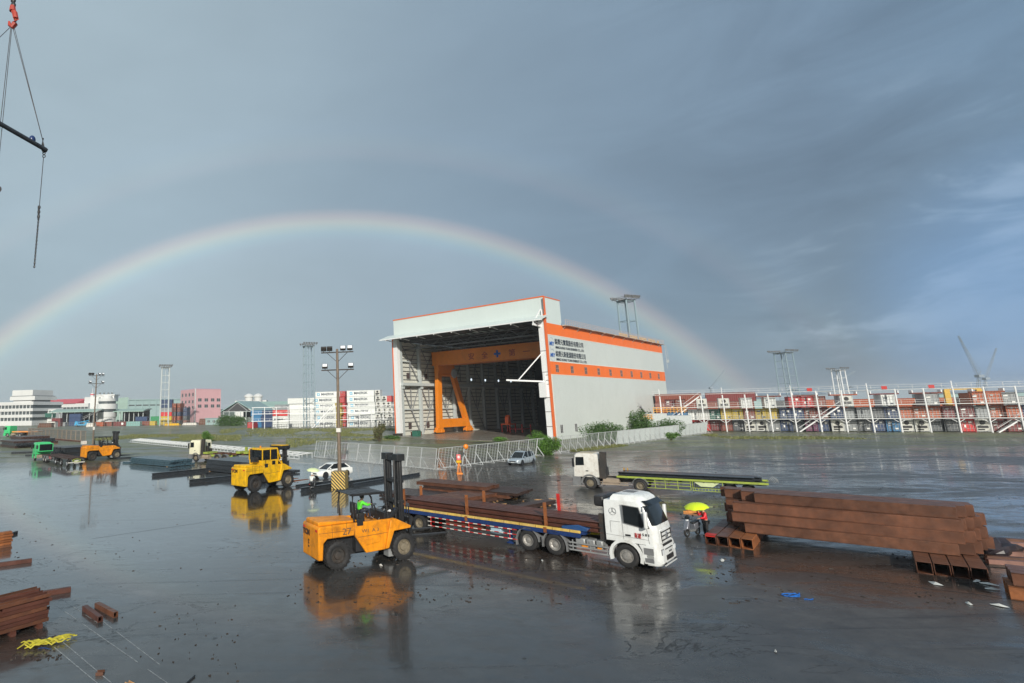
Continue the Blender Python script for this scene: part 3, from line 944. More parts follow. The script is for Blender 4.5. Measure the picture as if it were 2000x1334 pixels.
b.add([(p[0] + .08, p[1], p[2]) for p in q[3:-3]] + [(p[0] + .05, p[1], 3.24) for p in q2[3:-3]], [(i, i + 1, len(q[3:-3]) + i + 1, len(q[3:-3]) + i) for i in range(len(q[3:-3]) - 1)])
b.build('sun_visor', M['glass'], T)
for s in (-1, 1):
    wp = [(.02, 2.12), (.86, 1.98), (.98, 2.10), (.78, 2.92), (.02, 2.98)]
    p = panel(wp, s * 1.222, .01)
    p.build('side_window', M['glass'], T)
    f = MB()
    for i in range(5):
        a_, b_ = wp[i], wp[(i + 1) % 5]
        f.bar((a_[0], s * 1.236, a_[1]), (b_[0], s * 1.236, b_[1]), .03, .03)
    for x in (-.04, 1.12): f.bar((x, s * 1.226, 1.28), (x - (.02 if x < 0 else .16), s * 1.223, 3.0), .012, .012)
    f.bar((-.86, s * 1.226, 1.5), (1.1, s * 1.226, 1.45), .012, .010); f.bar((-.62, s * 1.226, 2.15), (-.12, s * 1.226, 2.15), .012, .01); f.bar((-.62, s * 1.226, 1.6), (-.62, s * 1.226, 2.15), .012, .01)
    f.build('door_seam', M['greyp'], T)
    b = MB(); b.bx(.06, .30, s * 1.222, s * 1.25, 1.52, 1.60); b.build('door_handle', M['black'], T)
    # mirror
    b = MB(); b.bar((1.15, s * 1.2, 2.0), (1.18, s * 1.46, 2.15), .06); b.bar((1.0, s * 1.2, 3.0), (1.18, s * 1.45, 2.9), .05); b.build('mirror_arm', M['black'], T)
    b = MB(); b.prism([(1.05, 2.02), (1.20, 2.02), (1.22, 2.80), (1.07, 2.80)], s * 1.36, s * 1.60); b.build('mirror', M['white'], T, bevel=.05)
    # wheel arch, step box, air dam under the cab
    b = MB(); fender(b, 0, .55, .66, .80, -18, 198, s * 1.27, s * .80); b.build('mudguard', M['white'], T)
    b = MB(); b.prism([(.62, 1.20), (.74, .95), (.80, .34), (1.28, .34), (1.36, 1.20)], s * 1.25, s * .9); b.build('step_box', M['white'], T, bevel=.03)
    b = MB(); b.bx(.86, 1.24, s * 1.256, s * 1.262, .42, .62); b.build('step_recess', M['greyp'], T)
    b = MB(); b.bx(.84, 1.27, s * 1.256, s * 1.262, .78, 1.08); b.build('step_recess', M['greyp'], T)
    # three pointed star in a ring on the sleeper panel
    b = MB()
    cx, cz, rr = -.46, 2.62, .17
    for k in range(24):
        a0, a1 = 2 * math.pi * k / 24, 2 * math.pi * (k + 1) / 24
        b.bar((cx + rr * math.cos(a0), s * 1.212, cz + rr * math.sin(a0)), (cx + rr * math.cos(a1), s * 1.212, cz + rr * math.sin(a1)), .016, .014)
    for k in range(3):
        a0 = R(90 + 120 * k)
        b.bar((cx, s * 1.212, cz), (cx + rr * math.cos(a0), s * 1.212, cz + rr * math.sin(a0)), .02, .03)
    b.build('emblem', M['alu'], T)
lettering('door_lettering', "6 5 8 1", .17, M['dark'], T, (.72, -1.245, 1.62), (R(90), 0, 0), width=.42)
lettering('door_lettering', "貨運", .26, M['red'], T, (.47, -1.245, 1.50), (R(90), 0, 0), width=.30)
# nose: grille, bumper, lamps, plate
b = MB(); b.loft([ring(*q) for q in ((.30, .95, 1.50, 1.22, .30), (.42, .95, 1.60, 1.25, .34), (1.0, .95, 1.58, 1.25, .34), (1.24, .95, 1.52, 1.24, .32))]); b.build('bumper', M['white'], T, smooth=True)
b = MB(); b.prism([(1.49, 1.30), (1.535, 1.30), (1.50, 1.88), (1.47, 1.88)], -.80, .80); b.build('grille_surround', M['white'], T, bevel=.02)
b = MB()
for z in (1.38, 1.56, 1.74): b.bx(1.50, 1.548 - (z - 1.38) * .07, -.68, .68, z, z + .055)
for y in (-.72, .72): b.bx(1.50, 1.54, y - .03, y + .03, 1.33, 1.83)
b.build('grille', M['black'], T)
b = MB(); b.revolve([(.145, 0), (.16, .012), (.145, .03), (.13, .012)], (1.545, 0, 1.57), 'x', 24, True)
for k in range(3):
    a0 = R(90 + 120 * k); b.bar((1.56, 0, 1.57), (1.56, .15 * math.cos(a0), 1.57 + .15 * math.sin(a0)), .02, .02)
b.build('emblem', M['chrome'], T)
b = MB(); b.bx(1.56, 1.615, -.52, .52, .50, .72); b.bx(1.56, 1.60, -.55, .55, .98, 1.02); b.bx(1.575, 1.612, -.9, -.62, .36, .43); b.bx(1.575, 1.612, .62, .9, .36, .43); b.bx(1.5, 1.56, -.7, .7, 1.15, 1.24)
b.build('bumper_grille', M['black'], T)
b = MB(); b.bx(1.60, 1.64, -.9, .9, .30, .34); b.build('bumper_lip', M['white'], T)
for s in (-1, 1):
    b = MB(); b.prism([(1.42, .78), (1.585, .78), (1.585, 1.06), (1.42, 1.06)], s * .74, s * 1.05); b.build('headlight', M['greyp'], T, bevel=.03)
    b = MB(); b.bx(1.58, 1.60, s * .78, s * 1.0, .82, 1.02); b.build('headlight_lens', M['lamp'], T)
b = MB(); b.bx(1.605, 1.63, -.22, .22, .80, .94); pl = b.build('number_plate', M['white'], T)
lettering('plate_lettering', "KL-658", .12, M['black'], pl, (1.634, -.19, .83), (R(90), 0, R(90)), width=.38)
for y in (-.35, .35):
    b = MB(); b.bar((1.43, y, 2.1), (1.28, y + .45, 2.42), .02); b.build('wiper', M['black'], T)
# behind the cab
b = MB(); b.bx(-1.45, -.95, -1.0, 1.0, 2.75, 3.28); b.bx(-1.3, -.9, -1.15, 1.15, 1.0, 2.6) if False else None; b.build('air_deflector', M['black'], T, bevel=.08)
b = MB(); b.bar((-1.15, .9, 1.0), (-1.15, .9, 3.0), .2); b.build('air_stack', M['dark'], T)
b = MB(); b.bx(-1.25, -.95, -1.05, -.85, 1.1, 2.4); b.build('air_stack', M['dark'], T)
ch = MB()
for s in (-1, 1): ch.bx(-6.2, 1.2, s * .36 - .05, s * .36 + .05, .72, 1.02)
for x in (-6.1, -4.5, -3.0, -1.6): ch.bx(x - .06, x + .06, -.36, .36, .75, .98)
ch.bx(.8, 1.0, -1, 1, .3, .6)
for x in (0, -3.66, -5.20): ch.tube((x, -.9, .55), (x, .9, .55), .13, 10)
ch.build('chassis', M['dark'], T)
b = MB(); b.prism([(-5.3, 1.02), (-3.6, 1.02), (-3.7, 1.2), (-5.2, 1.2)], -.5, .5); b.build('fifth_wheel', M['black'], T)
for s in (-1, 1):
    b = MB()
    for x0, x1 in ((-2.0, -1.55), (-1.50, -1.15), (-2.55, -2.05)): b.bx(x0, x1, s * 1.10, s * .55, .62, 1.06)
    b.build('tank', M['alu'], T, bevel=.06)
    b = MB()
    for z in (.42, .60, .78): b.bx(-2.85, -.80, s * 1.16, s * 1.20, z, z + .07)
    for x in (-2.7, -1.8, -.95): b.bx(x, x + .05, s * 1.12, s * 1.16, .40, .95)
    b.build('side_guard', M['alu'], T)
    for x0, x1 in ((-2.2, -1.9), (-1.4, -1.2)):
        b = MB(); b.bx(x0, x1, s * 1.13, s * 1.18, .66, .74); b.build('marker_lamp', mat('amber_lens', (.7, .25, .02), .3), T)
    b = MB(); fender(b, -3.66, .55, .63, .69, 0, 180, s * 1.22, s * .72); fender(b, -5.20, .55, .63, .69, 0, 175, s * 1.22, s * .72)
    b.bx(-3.02, -2.96, s * 1.22, s * .72, .30, .58); b.bx(-5.92, -5.86, s * 1.22, s * .72, .22, .62)
    b.bx(-4.36, -4.30, s * 1.22, s * .72, .35, .9) if True else None
    b.build('mudguard', M['greyp'], T)
    wheel(T, 0, s * 1.08, wr, .30, s, 'front')
    for x in (-3.66, -5.20):
        wheel(T, x, s * 1.06, wr, .28, s, 'truck'); wheel(T, x, s * .74, wr, .27, s, 'truck')
b = MB(); pts = [(-1.1, -.3, 1.5), (-1.6, -.4, 1.25), (-2.3, -.3, 1.18), (-2.9, -.2, 1.45)]
pts = [Vector(p) for p in pts]
b.path(pts, .05, 6); b.path([p + Vector((0, .22, .03)) for p in pts], .05, 6)
b.build('air_hose', mat('hose_yellow', (.5, .42, .05), .5), T)

# ---- blue flatbed trailer
F = thing('flatbed_trailer', 'blue flatbed semi-trailer with rusty stakes behind the white tractor', 'trailer', TO, TA)
DK = 1.42
b = MB()
for s in (-1, 1):
    b.bx(-15.2, -3.4, s * .45 - .07, s * .45 + .07, .98, DK - .06)
    b.prism([(-3.4, DK - .06), (-1.95, DK - .02), (-2.0, 1.22), (-3.4, 1.18)], s * .45 - .08, s * .45 + .08)
for k in range(14): b.bx(-15 + k * .95, -14.9 + k * .95, -1.2, 1.2, DK - .16, DK - .05)
b.bx(-2.6, -2.0, -1.15, 1.15, 1.25, DK + .02)
b.build('frame', M['blue'], F)
b = MB(); b.prism([(-3.2, DK), (-1.9, DK), (-1.75, DK + .18), (-2.3, DK + .30), (-3.2, DK + .16)], -1.2, -.9); b.prism([(-3.2, DK), (-1.9, DK), (-1.75, DK + .18), (-2.3, DK + .30), (-3.2, DK + .16)], .9, 1.2); b.build('headboard', mat('worn_blue', (.02, .07, .20), .4, dirt=(.2, .12, .08), dirt_amt=.4), F, bevel=.04)
b = MB(); b.bx(-15.2, -2.2, -1.15, 1.15, DK - .045, DK); b.build('deck', M['rustdk'], F)
m_tape = mat('yellow_edge_strip', (.62, .42, .10), .4, var=.25, dirt=(.35, .3, .2), dirt_amt=.5, dscale=2)
for s in (-1, 1):
    b = MB(); x = -15.2
    while x < -2.3:
        b.bx(x, min(x + .92, -2.2), s * 1.25, s * 1.16, DK - .10, DK + .03); x += .96
    b.build('side_rail', m_tape, F)
    b = MB(); b.bx(-15.2, -2.2, s * 1.22, s * 1.14, DK - .34, DK - .105); b.build('side_skirt', M['blue'], F)
    # stakes
    for x, h in ((-14.0, 1.15), (-9.1, 1.2), (-4.1, 1.25)) if s < 0 else ((-14.2, 1.1), (-9.2, 1.2), (-4.3, 1.45)):
        b = MB(); b.bx(x - .07, x + .07, s * 1.155, s * 1.02, DK + .0, DK + h); b.bx(x - .09, x + .09, s * 1.27, s * 1.255, DK - .3, DK - .02)
        b.build('stake', M['rust2'] if not (s > 0 and x > -5) else M['red'], F)
    # guard pipes red and white
    g1, g2 = MB(), MB()
    for z in (.50, .76, 1.02):
        x = -12.0; k = 0
        while x < -6.1:
            (g1 if k % 2 else g2).tube((x, s * 1.2, z - .0), (x + .28, s * 1.2, z), .028, 6); x += .28; k += 1
    for x in (-11.8, -9.0, -6.3): g1.bx(x, x + .05, s * 1.2 - .01, s * 1.2 + .03, .46, 1.1)
    g1.build('side_guard', M['red'], F); g2.build('side_guard_stripe', M['white_old'], F)
    b = MB(); b.bx(-6.5, -6.32, s * .95, s * .78, .25, 1.1); b.bx(-6.6, -6.2, s * 1.0, s * .72, .18, .25); b.build('landing_leg', M['blue'], F)
    for x in (-12.75, -14.05):
        wheel(F, x, s * 1.04, .52, .28, s, 'truck', M['rim_y']); wheel(F, x, s * .72, .52, .27, s, 'truck', M['rim_y'])
b = MB()
for x in (-12.75, -14.05): b.tube((x, -.9, .52), (x, .9, .52), .12, 10)
b.bx(-14.9, -11.8, -.52, -.40, .62, .95); b.bx(-14.9, -11.8, .40, .52, .62, .95); b.build('axle', M['dark'], F)
b = MB(); b.bx(-7.6, -6.9, -1.05, -.6, .6, 1.05); b.build('tool_box', mat('pale_tank', (.35, .5, .6), .4), F, bevel=.05)
b = MB(); b.bx(-10.8, -8.2, -.95, -.5, .62, .98); b.build('spare_rack', M['rust_red'], F)


# ---- steel on the trailer: wide-flange beams, each its own thing
def ibeam(L, h=.34, w=.30, t=.022):
    b = MB()
    b.bx(0, L, -w / 2, w / 2, 0, t); b.bx(0, L, -w / 2, w / 2, h - t, h); b.bx(0, L, -t / 2, t / 2, t, h - t)
    return b


ibm = ibeam(12.6, .255, .33).mesh('wide_flange_beam', M['rust_red'])
lay = [('lower', 0, 5), ('upper', 1, 5)]
side_w = ['nearest the kerb side', 'second from the near edge', 'in the middle', 'second from the far edge', 'at the far edge']
for nm, k, cnt in lay:
    for j in range(cnt):
        y = -.92 + j * .42 + (.08 if k == 2 else 0)
        o = bpy.data.objects.new('steel_beam', ibm); col.objects.link(o)
        o.location = TO + Matrix.Rotation(TA, 3, 'Z') @ Vector((-13.9 + random.uniform(-.3, .25), y, DK + .03 + k * .26))
        o.rotation_euler = (0, 0, TA + random.uniform(-.003, .003))
        tag(o, f'reddish brown steel beam on the blue trailer, {nm} layer, {side_w[j]}', 'steel beam', 'steel beams loaded on the blue trailer')


# ---- old day-cab tractors, reused for the four far trucks
def old_truck(name, label, px, ang, paint, s=1.0, rear_axles=(-3.7,), skeletal=None, dark_low=True, loc=None, hi=False):
    T = thing(name, label, 'truck', loc if loc is not None else at(*px), ang)
    T.scale = (s, s, s)
    b = MB(); b.loft([ring(*q) for q in ((1.0, -.75, 1.30, 1.20, .16), (1.95, -.75, 1.30, 1.20, .16), (2.75, -.75, 1.12, 1.16, .18), (2.90, -.7, 1.0, 1.08, .2))]); b.build('cab', paint, T, smooth=True)
    b = MB(); b.bx(-.3, .8, -.9, .9, 2.89, 2.93); b.build('roof_panel', mat('worn_roof', (.50, .45, .33), .6, dirt=(.3, .18, .08), dirt_amt=.5) if paint is not M['green'] else paint, T)
    front_glass((1.98, -.75, 1.29, 1.195, .16), (2.68, -.75, 1.14, 1.165, .16), .012, 2).build('windscreen', M['glass'], T)
    for sd in (-1, 1):
        panel([(.35, 1.95), (1.05, 1.9), (.98, 2.6), (.35, 2.62)], sd * 1.192).build('side_window', M['glass'], T)
        b = MB(); b.bx(.05, .25, sd * 1.205, sd * 1.225, 1.45, 1.53); b.build('door_handle', M['black'], T)
        b = MB(); b.bx(1.1, 1.25, sd * 1.28, sd * 1.46, 1.8, 2.5); b.bar((1.15, sd * 1.15, 2.5), (1.15, sd * 1.4, 2.5), .04); b.build('mirror', M['black'], T)
        b = MB(); fender(b, 0, .5, .58, .72, -5, 190, sd * 1.22, sd * .8); b.build('mudguard', M['greyp'] if dark_low else paint, T)
        b = MB(); b.bx(.72, 1.36, sd * 1.22, sd * .9, .30, 1.0); b.build('step_box', M['greyp'] if dark_low else paint, T)
        wheel(T, 0, sd * 1.04, .5, .28, sd, 'front', M['rim_y'] if paint is not M['green'] else M['rim'])
        for x in rear_axles:
            wheel(T, x, sd * 1.04, .5, .27, sd, 'truck', M['rim_y'] if paint is not M['green'] else M['rim']); wheel(T, x, sd * .74, .5, .27, sd, 'truck', M['rim_y'])
            b = MB(); fender(b, x, .5, .57, .61, 10, 170, sd * 1.2, sd * .7); b.build('mudguard', M['greyp'], T)
        b = MB()
        for z in (.45, .62): b.bx(-2.9, -.8, sd * 1.1, sd * 1.14, z, z + .06)
        b.bx(-2.2, -1.0, sd * 1.05, sd * .5, .5, .95)
        b.build('side_guard', mat('tan_guard', (.30, .24, .18), .6), T)
    b = MB(); b.bx(1.28, 1.40, -1.18, 1.18, .32, .85); b.build('bumper', M['greyp'] if dark_low else paint, T, bevel=.03)
    b = MB(); b.bx(1.31, 1.335, -.75, .75, 1.15, 1.6); b.build('grille', M['black'], T)
    for y in (-.9, .9):
        b = MB(); b.bx(1.40, 1.42, y - .17, y + .17, .52, .72); b.build('headlight', M['lamp'], T)
    b = MB()
    e = min(rear_axles) - .8
    for y in (-.36, .36): b.bx(e, 1.0, y - .05, y + .05, .70, .98)
    for x in list(rear_axles) + [0]: b.tube((x, -.9, .5), (x, .9, .5), .12, 8)
    for k in range(5): b.bx(-1.0 - k * .9, -.9 - k * .9, -.36, .36, .72, .95)
    b.build('chassis', M['dark'] if paint is not M['cream'] else M['lime'], T)
    if hi:
        b = MB(); b.bar((-1.0, .9, .9), (-1.15, .9, 3.05), .34, .5); b.bar((-.95, -.2, 1), (-.95, -.2, 2.1), .35); b.bx(-1.1, -.8, -1.0, -.55, 1.0, 1.7); b.build('air_stack', M['dark'], T)
        b = MB(); b.bx(-.78, -.76, -.95, -.45, 1.95, 2.5); b.bx(-.78, -.76, .45, .95, 1.95, 2.5); b.build('rear_window', M['glass'], T)
    return T


A2 = R(143.5)
p2 = Vector((24.29, 55.94, 0)) + Matrix.Rotation(A2, 3, 'Z') @ Vector((0, -1.1, 0))
old_truck('tractor_unit', 'old white truck tractor with grey bumper heading a lime green trailer', None, A2, M['white_old'], 1.13, (-3.75,), loc=p2, hi=True)
F = thing('skeletal_trailer', 'lime green low trailer carrying dark steel behind the old white truck', 'trailer', p2, A2)
b = MB(); b.bx(-16.2, -2.4, -.5, -.38, 1.02, 1.30); b.bx(-16.2, -2.4, .38, .5, 1.02, 1.30)
for k in range(14): b.bx(-15.9 + k, -15.8 + k, -1.2, 1.2, 1.14, 1.28)
b.build('frame', mat('dark_green_frame', (.03, .05, .03), .5, dirt=(.1, .1, .05), dirt_amt=.4), F)
for s in (-1, 1):
    b = MB(); b.bx(-16.4, -2.3, s * 1.25, s * 1.16, 1.20, 1.36); b.build('side_rail', M['lime'], F)
    b = MB()
    for z in (.42, .72, .98): b.bx(-9.6, -5.2, s * 1.17, s * 1.21, z, z + .05)
    for x in (-9.6, -8.4, -7.2, -6.2, -5.25): b.bx(x, x + .06, s * 1.15, s * 1.20, .40, 1.2)
    for k in range(9): b.bx(-12.4 + k * .3, -12.35 + k * .3, s * 1.17, s * 1.21, .45, .62)
    b.bx(-12.5, -9.7, s * 1.17, s * 1.21, .40, .45); b.bx(-12.5, -9.7, s * 1.17, s * 1.21, .62, .67); b.bx(-12.5, -12.44, s * 1.15, s * 1.20, .4, 1.2); b.bx(-9.8, -9.74, s * 1.15, s * 1.20, .4, 1.2)
    b.build('side_guard', M['lime'], F)
    b = MB(); b.prism([(-12.2, 1.14), (-9.9, 1.14), (-10.5, .78), (-11.6, .78)], s * 1.1, s * .7); b.build('gusset', mat('pale_lime', (.55, .62, .35), .5), F)
    for x in (-13.6, -14.9): wheel(F, x, s * 1.04, .5, .27, s, 'truck', M['rim_y'])
b = MB(); b.bx(-2.75, -2.65, -.9, -.75, 1.3, 1.9); b.bx(-3.15, -3.05, -.9, -.75, 1.3, 1.9); b.bx(-3.1, -2.3, -1.2, 1.2, 1.2, 1.34); b.build('headboard', mat('amber_rust', (.45, .26, .05), .5), F)
b = MB()
for k in range(5): b.path([(-16.4 - .12 * k, -1.2 + .5 * k, 1.3), (-16.8 - .1 * k, -1.2 + .5 * k, 1.65), (-17.2, -1.2 + .5 * k, 1.35)], .025, 5)
b.build('cable_coil', M['alu'], F)
for ch in F.children:
    if not ch.name.startswith('wheel'):
        ch.scale.x = .80; ch.location.x = -.5
    else:
        ch.location.x += 2.7
rm = Matrix.Rotation(A2, 3, 'Z')
for k, (y, dx) in enumerate(((-.8, 0), (-.1, -.3), (.6, .2))):
    o = ibeam(10.3, .3, .62, .03).build('steel_beam', M['slate'] if k else M['rustdk'])
    o.location = p2 + rm @ Vector((-12.9 + dx, y, 1.37)); o.rotation_euler = (0, 0, A2)
    tag(o, f'long dark steel beam on the lime green trailer, {["nearest","middle","farthest"][k]} of three', 'steel beam')

A3 = R(131)
p3 = Vector((-54.17, 103.78, 0)) + Matrix.Rotation(A3, 3, 'Z') @ Vector((-1.4, -1.1, 0))
T = old_truck('tractor_unit', 'bright green truck tractor with long chassis parked beside dark steel at left', None, A3, M['green'], 1.05, (-5.6, -6.9), dark_low=False, loc=p3)
b = MB(); b.bx(-2.2, -.72, -1.15, 1.15, 1.45, 2.75); b.build('sleeper', M['green'], T, bevel=.05)
b = MB(); b.bx(-2.0, -.5, 1.155, 1.17, 1.9, 2.5); b.bx(-2.0, -.5, -1.17, -1.155, 1.9, 2.5); b.bx(-2.215, -2.2, -1.0, 1.0, 1.6, 2.65); b.build('rear_panel', M['glass'], T)
F = thing('skeletal_trailer', 'bare dark skeletal trailer with ladder frame behind the bright green truck', 'trailer', p3, A3)
b = MB(); b.bx(-19.4, -5.5, -.5, -.4, 1.05, 1.3); b.bx(-19.4, -5.5, .4, .5, 1.05, 1.3)
for k in range(12): b.bx(-19.3 + 1.15 * k, -19.15 + 1.15 * k, -1.15, 1.15, 1.15, 1.3)
for s in (-1, 1):
    b.bx(-19.4, -5.5, s * 1.15, s * 1.22, 1.15, 1.32)
b.build('frame', M['rustdk'], F)
b = MB(); b.bx(-19.6, -19.45, -1.2, 1.2, .6, .72); b.bx(-19.55, -19.46, -.3, .3, .5, .95)
b.build('rear_bumper', M['white_old'], F)
b = MB(); b.prism([(-9.6, 1.12), (-8.6, 1.12), (-8.8, .7), (-9.4, .7)], .9, 1.1); b.build('tool_box', M['red'], F)
b = MB()
for k in range(10):
    a0, a1 = R(36 * k), R(36 * k + 36)
    b.bar((-19.62, .6 * math.cos(a0), .95 + .22 * math.sin(a0)), (-19.62, .6 * math.cos(a1), .95 + .22 * math.sin(a1)), .08)
b.build('marker_ring', M['lime'], F)
for x in (-12.6, -15.4, -18.6):
    for s in (-1, 1): wheel(F, x, s * 1.0, .5, .27, s, 'truck', M['chrome'] if s > 0 else None)
for s in (-1, 1):
    b = MB()
    for z in (.5, .72, .95): b.bx(-11.9, -7.8, s * 1.14, s * 1.18, z, z + .05)
    b.bx(-14.8, -13.3, s * 1.14, s * 1.18, .5, .56)
    for x in (-11.8, -9.8, -7.9): b.bx(x, x + .05, s * 1.13, s * 1.17, .48, 1.1)
    b.build('side_guard', M['alu'], F)

p4 = at(382, 901)
A4 = R(171)
T = old_truck('tractor_unit', 'cream cab truck with lime green chassis behind the blue-black plate stack', None, R(150), M['cream'], 1.15, (-3.9, -5.2), loc=p4 + Vector((.8, .6, 0)), hi=True)
F = thing('skeletal_trailer', 'rusty skeletal trailer with lime green twist-lock frame behind the cream truck', 'trailer', p4 + Vector((.8, .6, 0)), R(150))
b = MB(); b.bx(-16, -3.0, -.55, -.42, 1.15, 1.4); b.bx(-16, -3.0, .42, .55, 1.15, 1.4)
for k in range(9): b.bx(-15.9 + 1.5 * k, -15.7 + 1.5 * k, -1.2, 1.2, 1.25, 1.42)
b.build('frame', M['rust'], F)
b = MB()
for x in (-9.0, -10.5, -12.2, -13.6): b.bx(x, x + .8, -1.2, 1.2, 1.43, 1.75); b.bx(x + .2, x + .5, -1.0, -.6, 1.7, 2.3)
b.build('twist_lock_frame', M['lime'], F)
b = MB(); b.bx(-2.4, -.9, -1.2, 1.2, 1.25, 1.5); b.build('front_deck', M['lime'], F)
for x in (-13, -14.3):
    for s in (-1, 1): wheel(F, x, s * 1.0, .5, .27, s, 'truck', M['rim_y'])

p5 = at(21, 853)
T = old_truck('tractor_unit', 'small far green truck cab with orange chassis at the left edge', None, R(165), M['green'], 1.35, (-4.0,), dark_low=False, loc=p5)
b = MB(); b.bx(-9.5, -1.2, -1.0, 1.0, 1.2, 1.5); b.bx(-6.5, -2.2, -1.15, -.7, .5, 1.15); b.build('frame', mat('pale_orange_paint', (.72, .28, .07), .5, dirt=(.4, .3, .25), dirt_amt=.5), T)
b = MB(); b.bx(-9.8, -7.5, -.9, .9, 1.5, 1.62); b.build('deck_plate', M['white_old'], T)


# ------------------------------------------------------------ forklifts
def forklift(label, rear_contact, ang, paint, sc=1.0, cab=False, mast_h=5.4, fork_z=.95, rust_fork=False, track=.98):
    c = Vector((*rear_contact, 0)) + Matrix.Rotation(ang, 3, 'Z') @ Vector((0, (track + .2) * sc, 0))
    T = thing('forklift', label, 'forklift', c, ang)
    T.scale = (sc, sc, sc)
    wb, r = 3.85, .69
    # counterweight with arches over the steering wheels
    cw = [(-1.04, .52), (-.78, .50), (-.74, 1.30), (-.54, 1.50), (1.00, 1.52), (1.12, 2.08), (1.05, 2.14), (-.96, 2.12), (-1.04, 2.02)]
    b = MB(); b.prism(cw, -1.04, 1.04); b.build('counterweight', paint, T, bevel=.05)
    b = MB(); b.prism([(-.94, 2.12), (.9, 2.14), (1.3, 2.16), (1.3, 2.22), (-.85, 2.32), (-.94, 2.28)], -.82, .82); b.build('hood', paint, T, bevel=.05)
    b = MB()
    b.bx(-.7, 3.9, -.55, .55, .52, 1.45); b.bx(1.1, 3.2, -.95, .95, .70, 1.75); b.build('chassis', M['black'], T)
    for s in (-1, 1):
        b = MB(); b.prism([(1.02, 2.14), (3.42, 2.16), (3.10, .98), (2.92, .66), (1.66, .60), (1.02, 1.50)], s * 1.06, s * .9); b.build('side_panel', paint, T, bevel=.03)
        b = MB(); b.prism([(2.55, 1.36), (1.55, 1.30), (1.62, .98), (2.50, 1.08)], s * 1.10, s * 1.05); b.build('step', paint, T, bevel=.02)
        b = MB(); b.prism([(3.42, 2.16), (4.35, 1.72), (4.30, 1.60), (3.30, 1.55), (2.95, .72), (2.75, .70), (3.10, 2.12)], s * 1.20, s * .80); b.build('mudguard', paint, T, bevel=.03)
        wheel(T, 0, s * track, r, .50, s, 'loader', M['dark']); wheel(T, wb, s * (track + .02), r, .52, s, 'loader', M['rim_y'])
        b = MB(); b.bx(3.0, 3.5, s * 1.0, s * .5, .25, .62); b.build('tank', M['alu'], T) if s < 0 else None
    b = MB(); b.bx(1.1, 3.45, -.94, .94, 1.80, 1.98); b.build('floor', paint, T)
    b = MB(); b.tube((0, -.8, r), (0, .8, r), .14, 8); b.tube((wb, -.8, r), (wb, .8, r), .2, 8); b.build('axle', M['black'], T)
    if cab:
        b = MB()
        cb = [(.95, -.95), (2.85, -.95), (2.85, .95), (.95, .95)]
        b.loft([[(x, y, 1.98) for x, y in cb], [(x, y, 2.62) for x, y in cb]]); b.loft([[(x, y, 3.52) for x, y in cb], [(x * .98 + .03, y * .92, 3.66) for x, y in cb]])
        for x, y in cb: b.bar((x, y, 2.6), (x if x < 1.5 else x - .12, y, 3.55), .09)
        for y in (-.95, .95):
            b.bar((1.9, y, 2.6), (1.9, y, 3.55), .07); b.bar((2.85, y, 2.55), (3.35, y, 2.1), .1); b.bar((2.75, y, 3.55), (3.35, y, 2.15), .08)
        b.build('cab', paint, T, bevel=.015)
        for s in (-1, 1):
            b = MB(); b.bx(1.0, 1.86, s * .945, s * .935, 2.62, 3.52); b.bx(1.94, 2.74, s * .945, s * .935, 2.62, 3.52); b.build('cab_window', M['glass'], T)
            b = MB(); b.bx(2.1, 2.5, s * .96, s * .952, 2.15, 2.5); b.build('vent', M['glass'], T)
        b = MB(); b.bx(.94, .955, -.85, .85, 2.62, 3.5); b.bx(2.80, 2.81, -.85, .85, 2.62, 3.5); b.build('cab_window', M['glass'], T)
        b = MB(); b.tube((.8, .5, 2.4), (.8, .5, 3.6), .07, 8); b.bx(.3, .8, -.6, -.1, 2.5, 2.9); b.build('exhaust', M['black'], T)
        b = MB(); b.tube((1.5, 0, 3.65), (1.5, 0, 3.85), .08, 8); b.build('beacon', mat('amber_lens', (.7, .25, .02), .3), T)
    else:
        b = MB()
        for s in (-1, 1):
            b.path([(1.10, s * .86, 2.1), (1.0, s * .84, 2.9), (1.05, s * .82, 3.45)], .055, 6); b.path([(3.15, s * .86, 2.1), (3.05, s * .84, 3.0), (2.75, s * .82, 3.45)], .05, 6)
            b.bar((1.0, s * .82, 3.47), (3.0, s * .82, 3.47), .08)
        b.build('guard_frame', M['black'], T)
        b = MB()
        for k in range(6): b.bx(.9 + k * .34, 1.21 + k * .34, -.88, .88, 3.50, 3.54)
        b.bx(.85, 2.98, -.90, -.84, 3.46, 3.56); b.bx(.85, 2.98, .84, .90, 3.46, 3.56)
        b.build('overhead_guard', M['black'], T)
        b = MB(); b.bx(1.5, 2.0, -.35, .35, 2.0, 2.45); b.bx(1.42, 1.55, -.35, .35, 2.4, 3.0); b.build('seat', M['black'], T, bevel=.05)
        b = MB(); b.bar((3.05, 0, 2.0), (2.75, 0, 2.75), .06); b.revolve([(.20, -.015), (.22, 0), (.20, .015), (.18, 0)], (2.68, 0, 2.80), 'z', 16, True)
        for k in range(4): b.bar((2.95, -.5 + k * .12, 1.98), (2.85, -.5 + k * .12, 2.5), .03)
        b.bx(2.9, 3.3, -.8, .8, 1.98, 2.45)
        b.build('steering_wheel', M['black'], T)
        b = MB(); b.tube((.85, .55, 2.4), (.85, .55, 3.0), .06, 8); b.build('exhaust', M['black'], T)
    # seams, vents, lamps, hoses and grease
    b = MB()
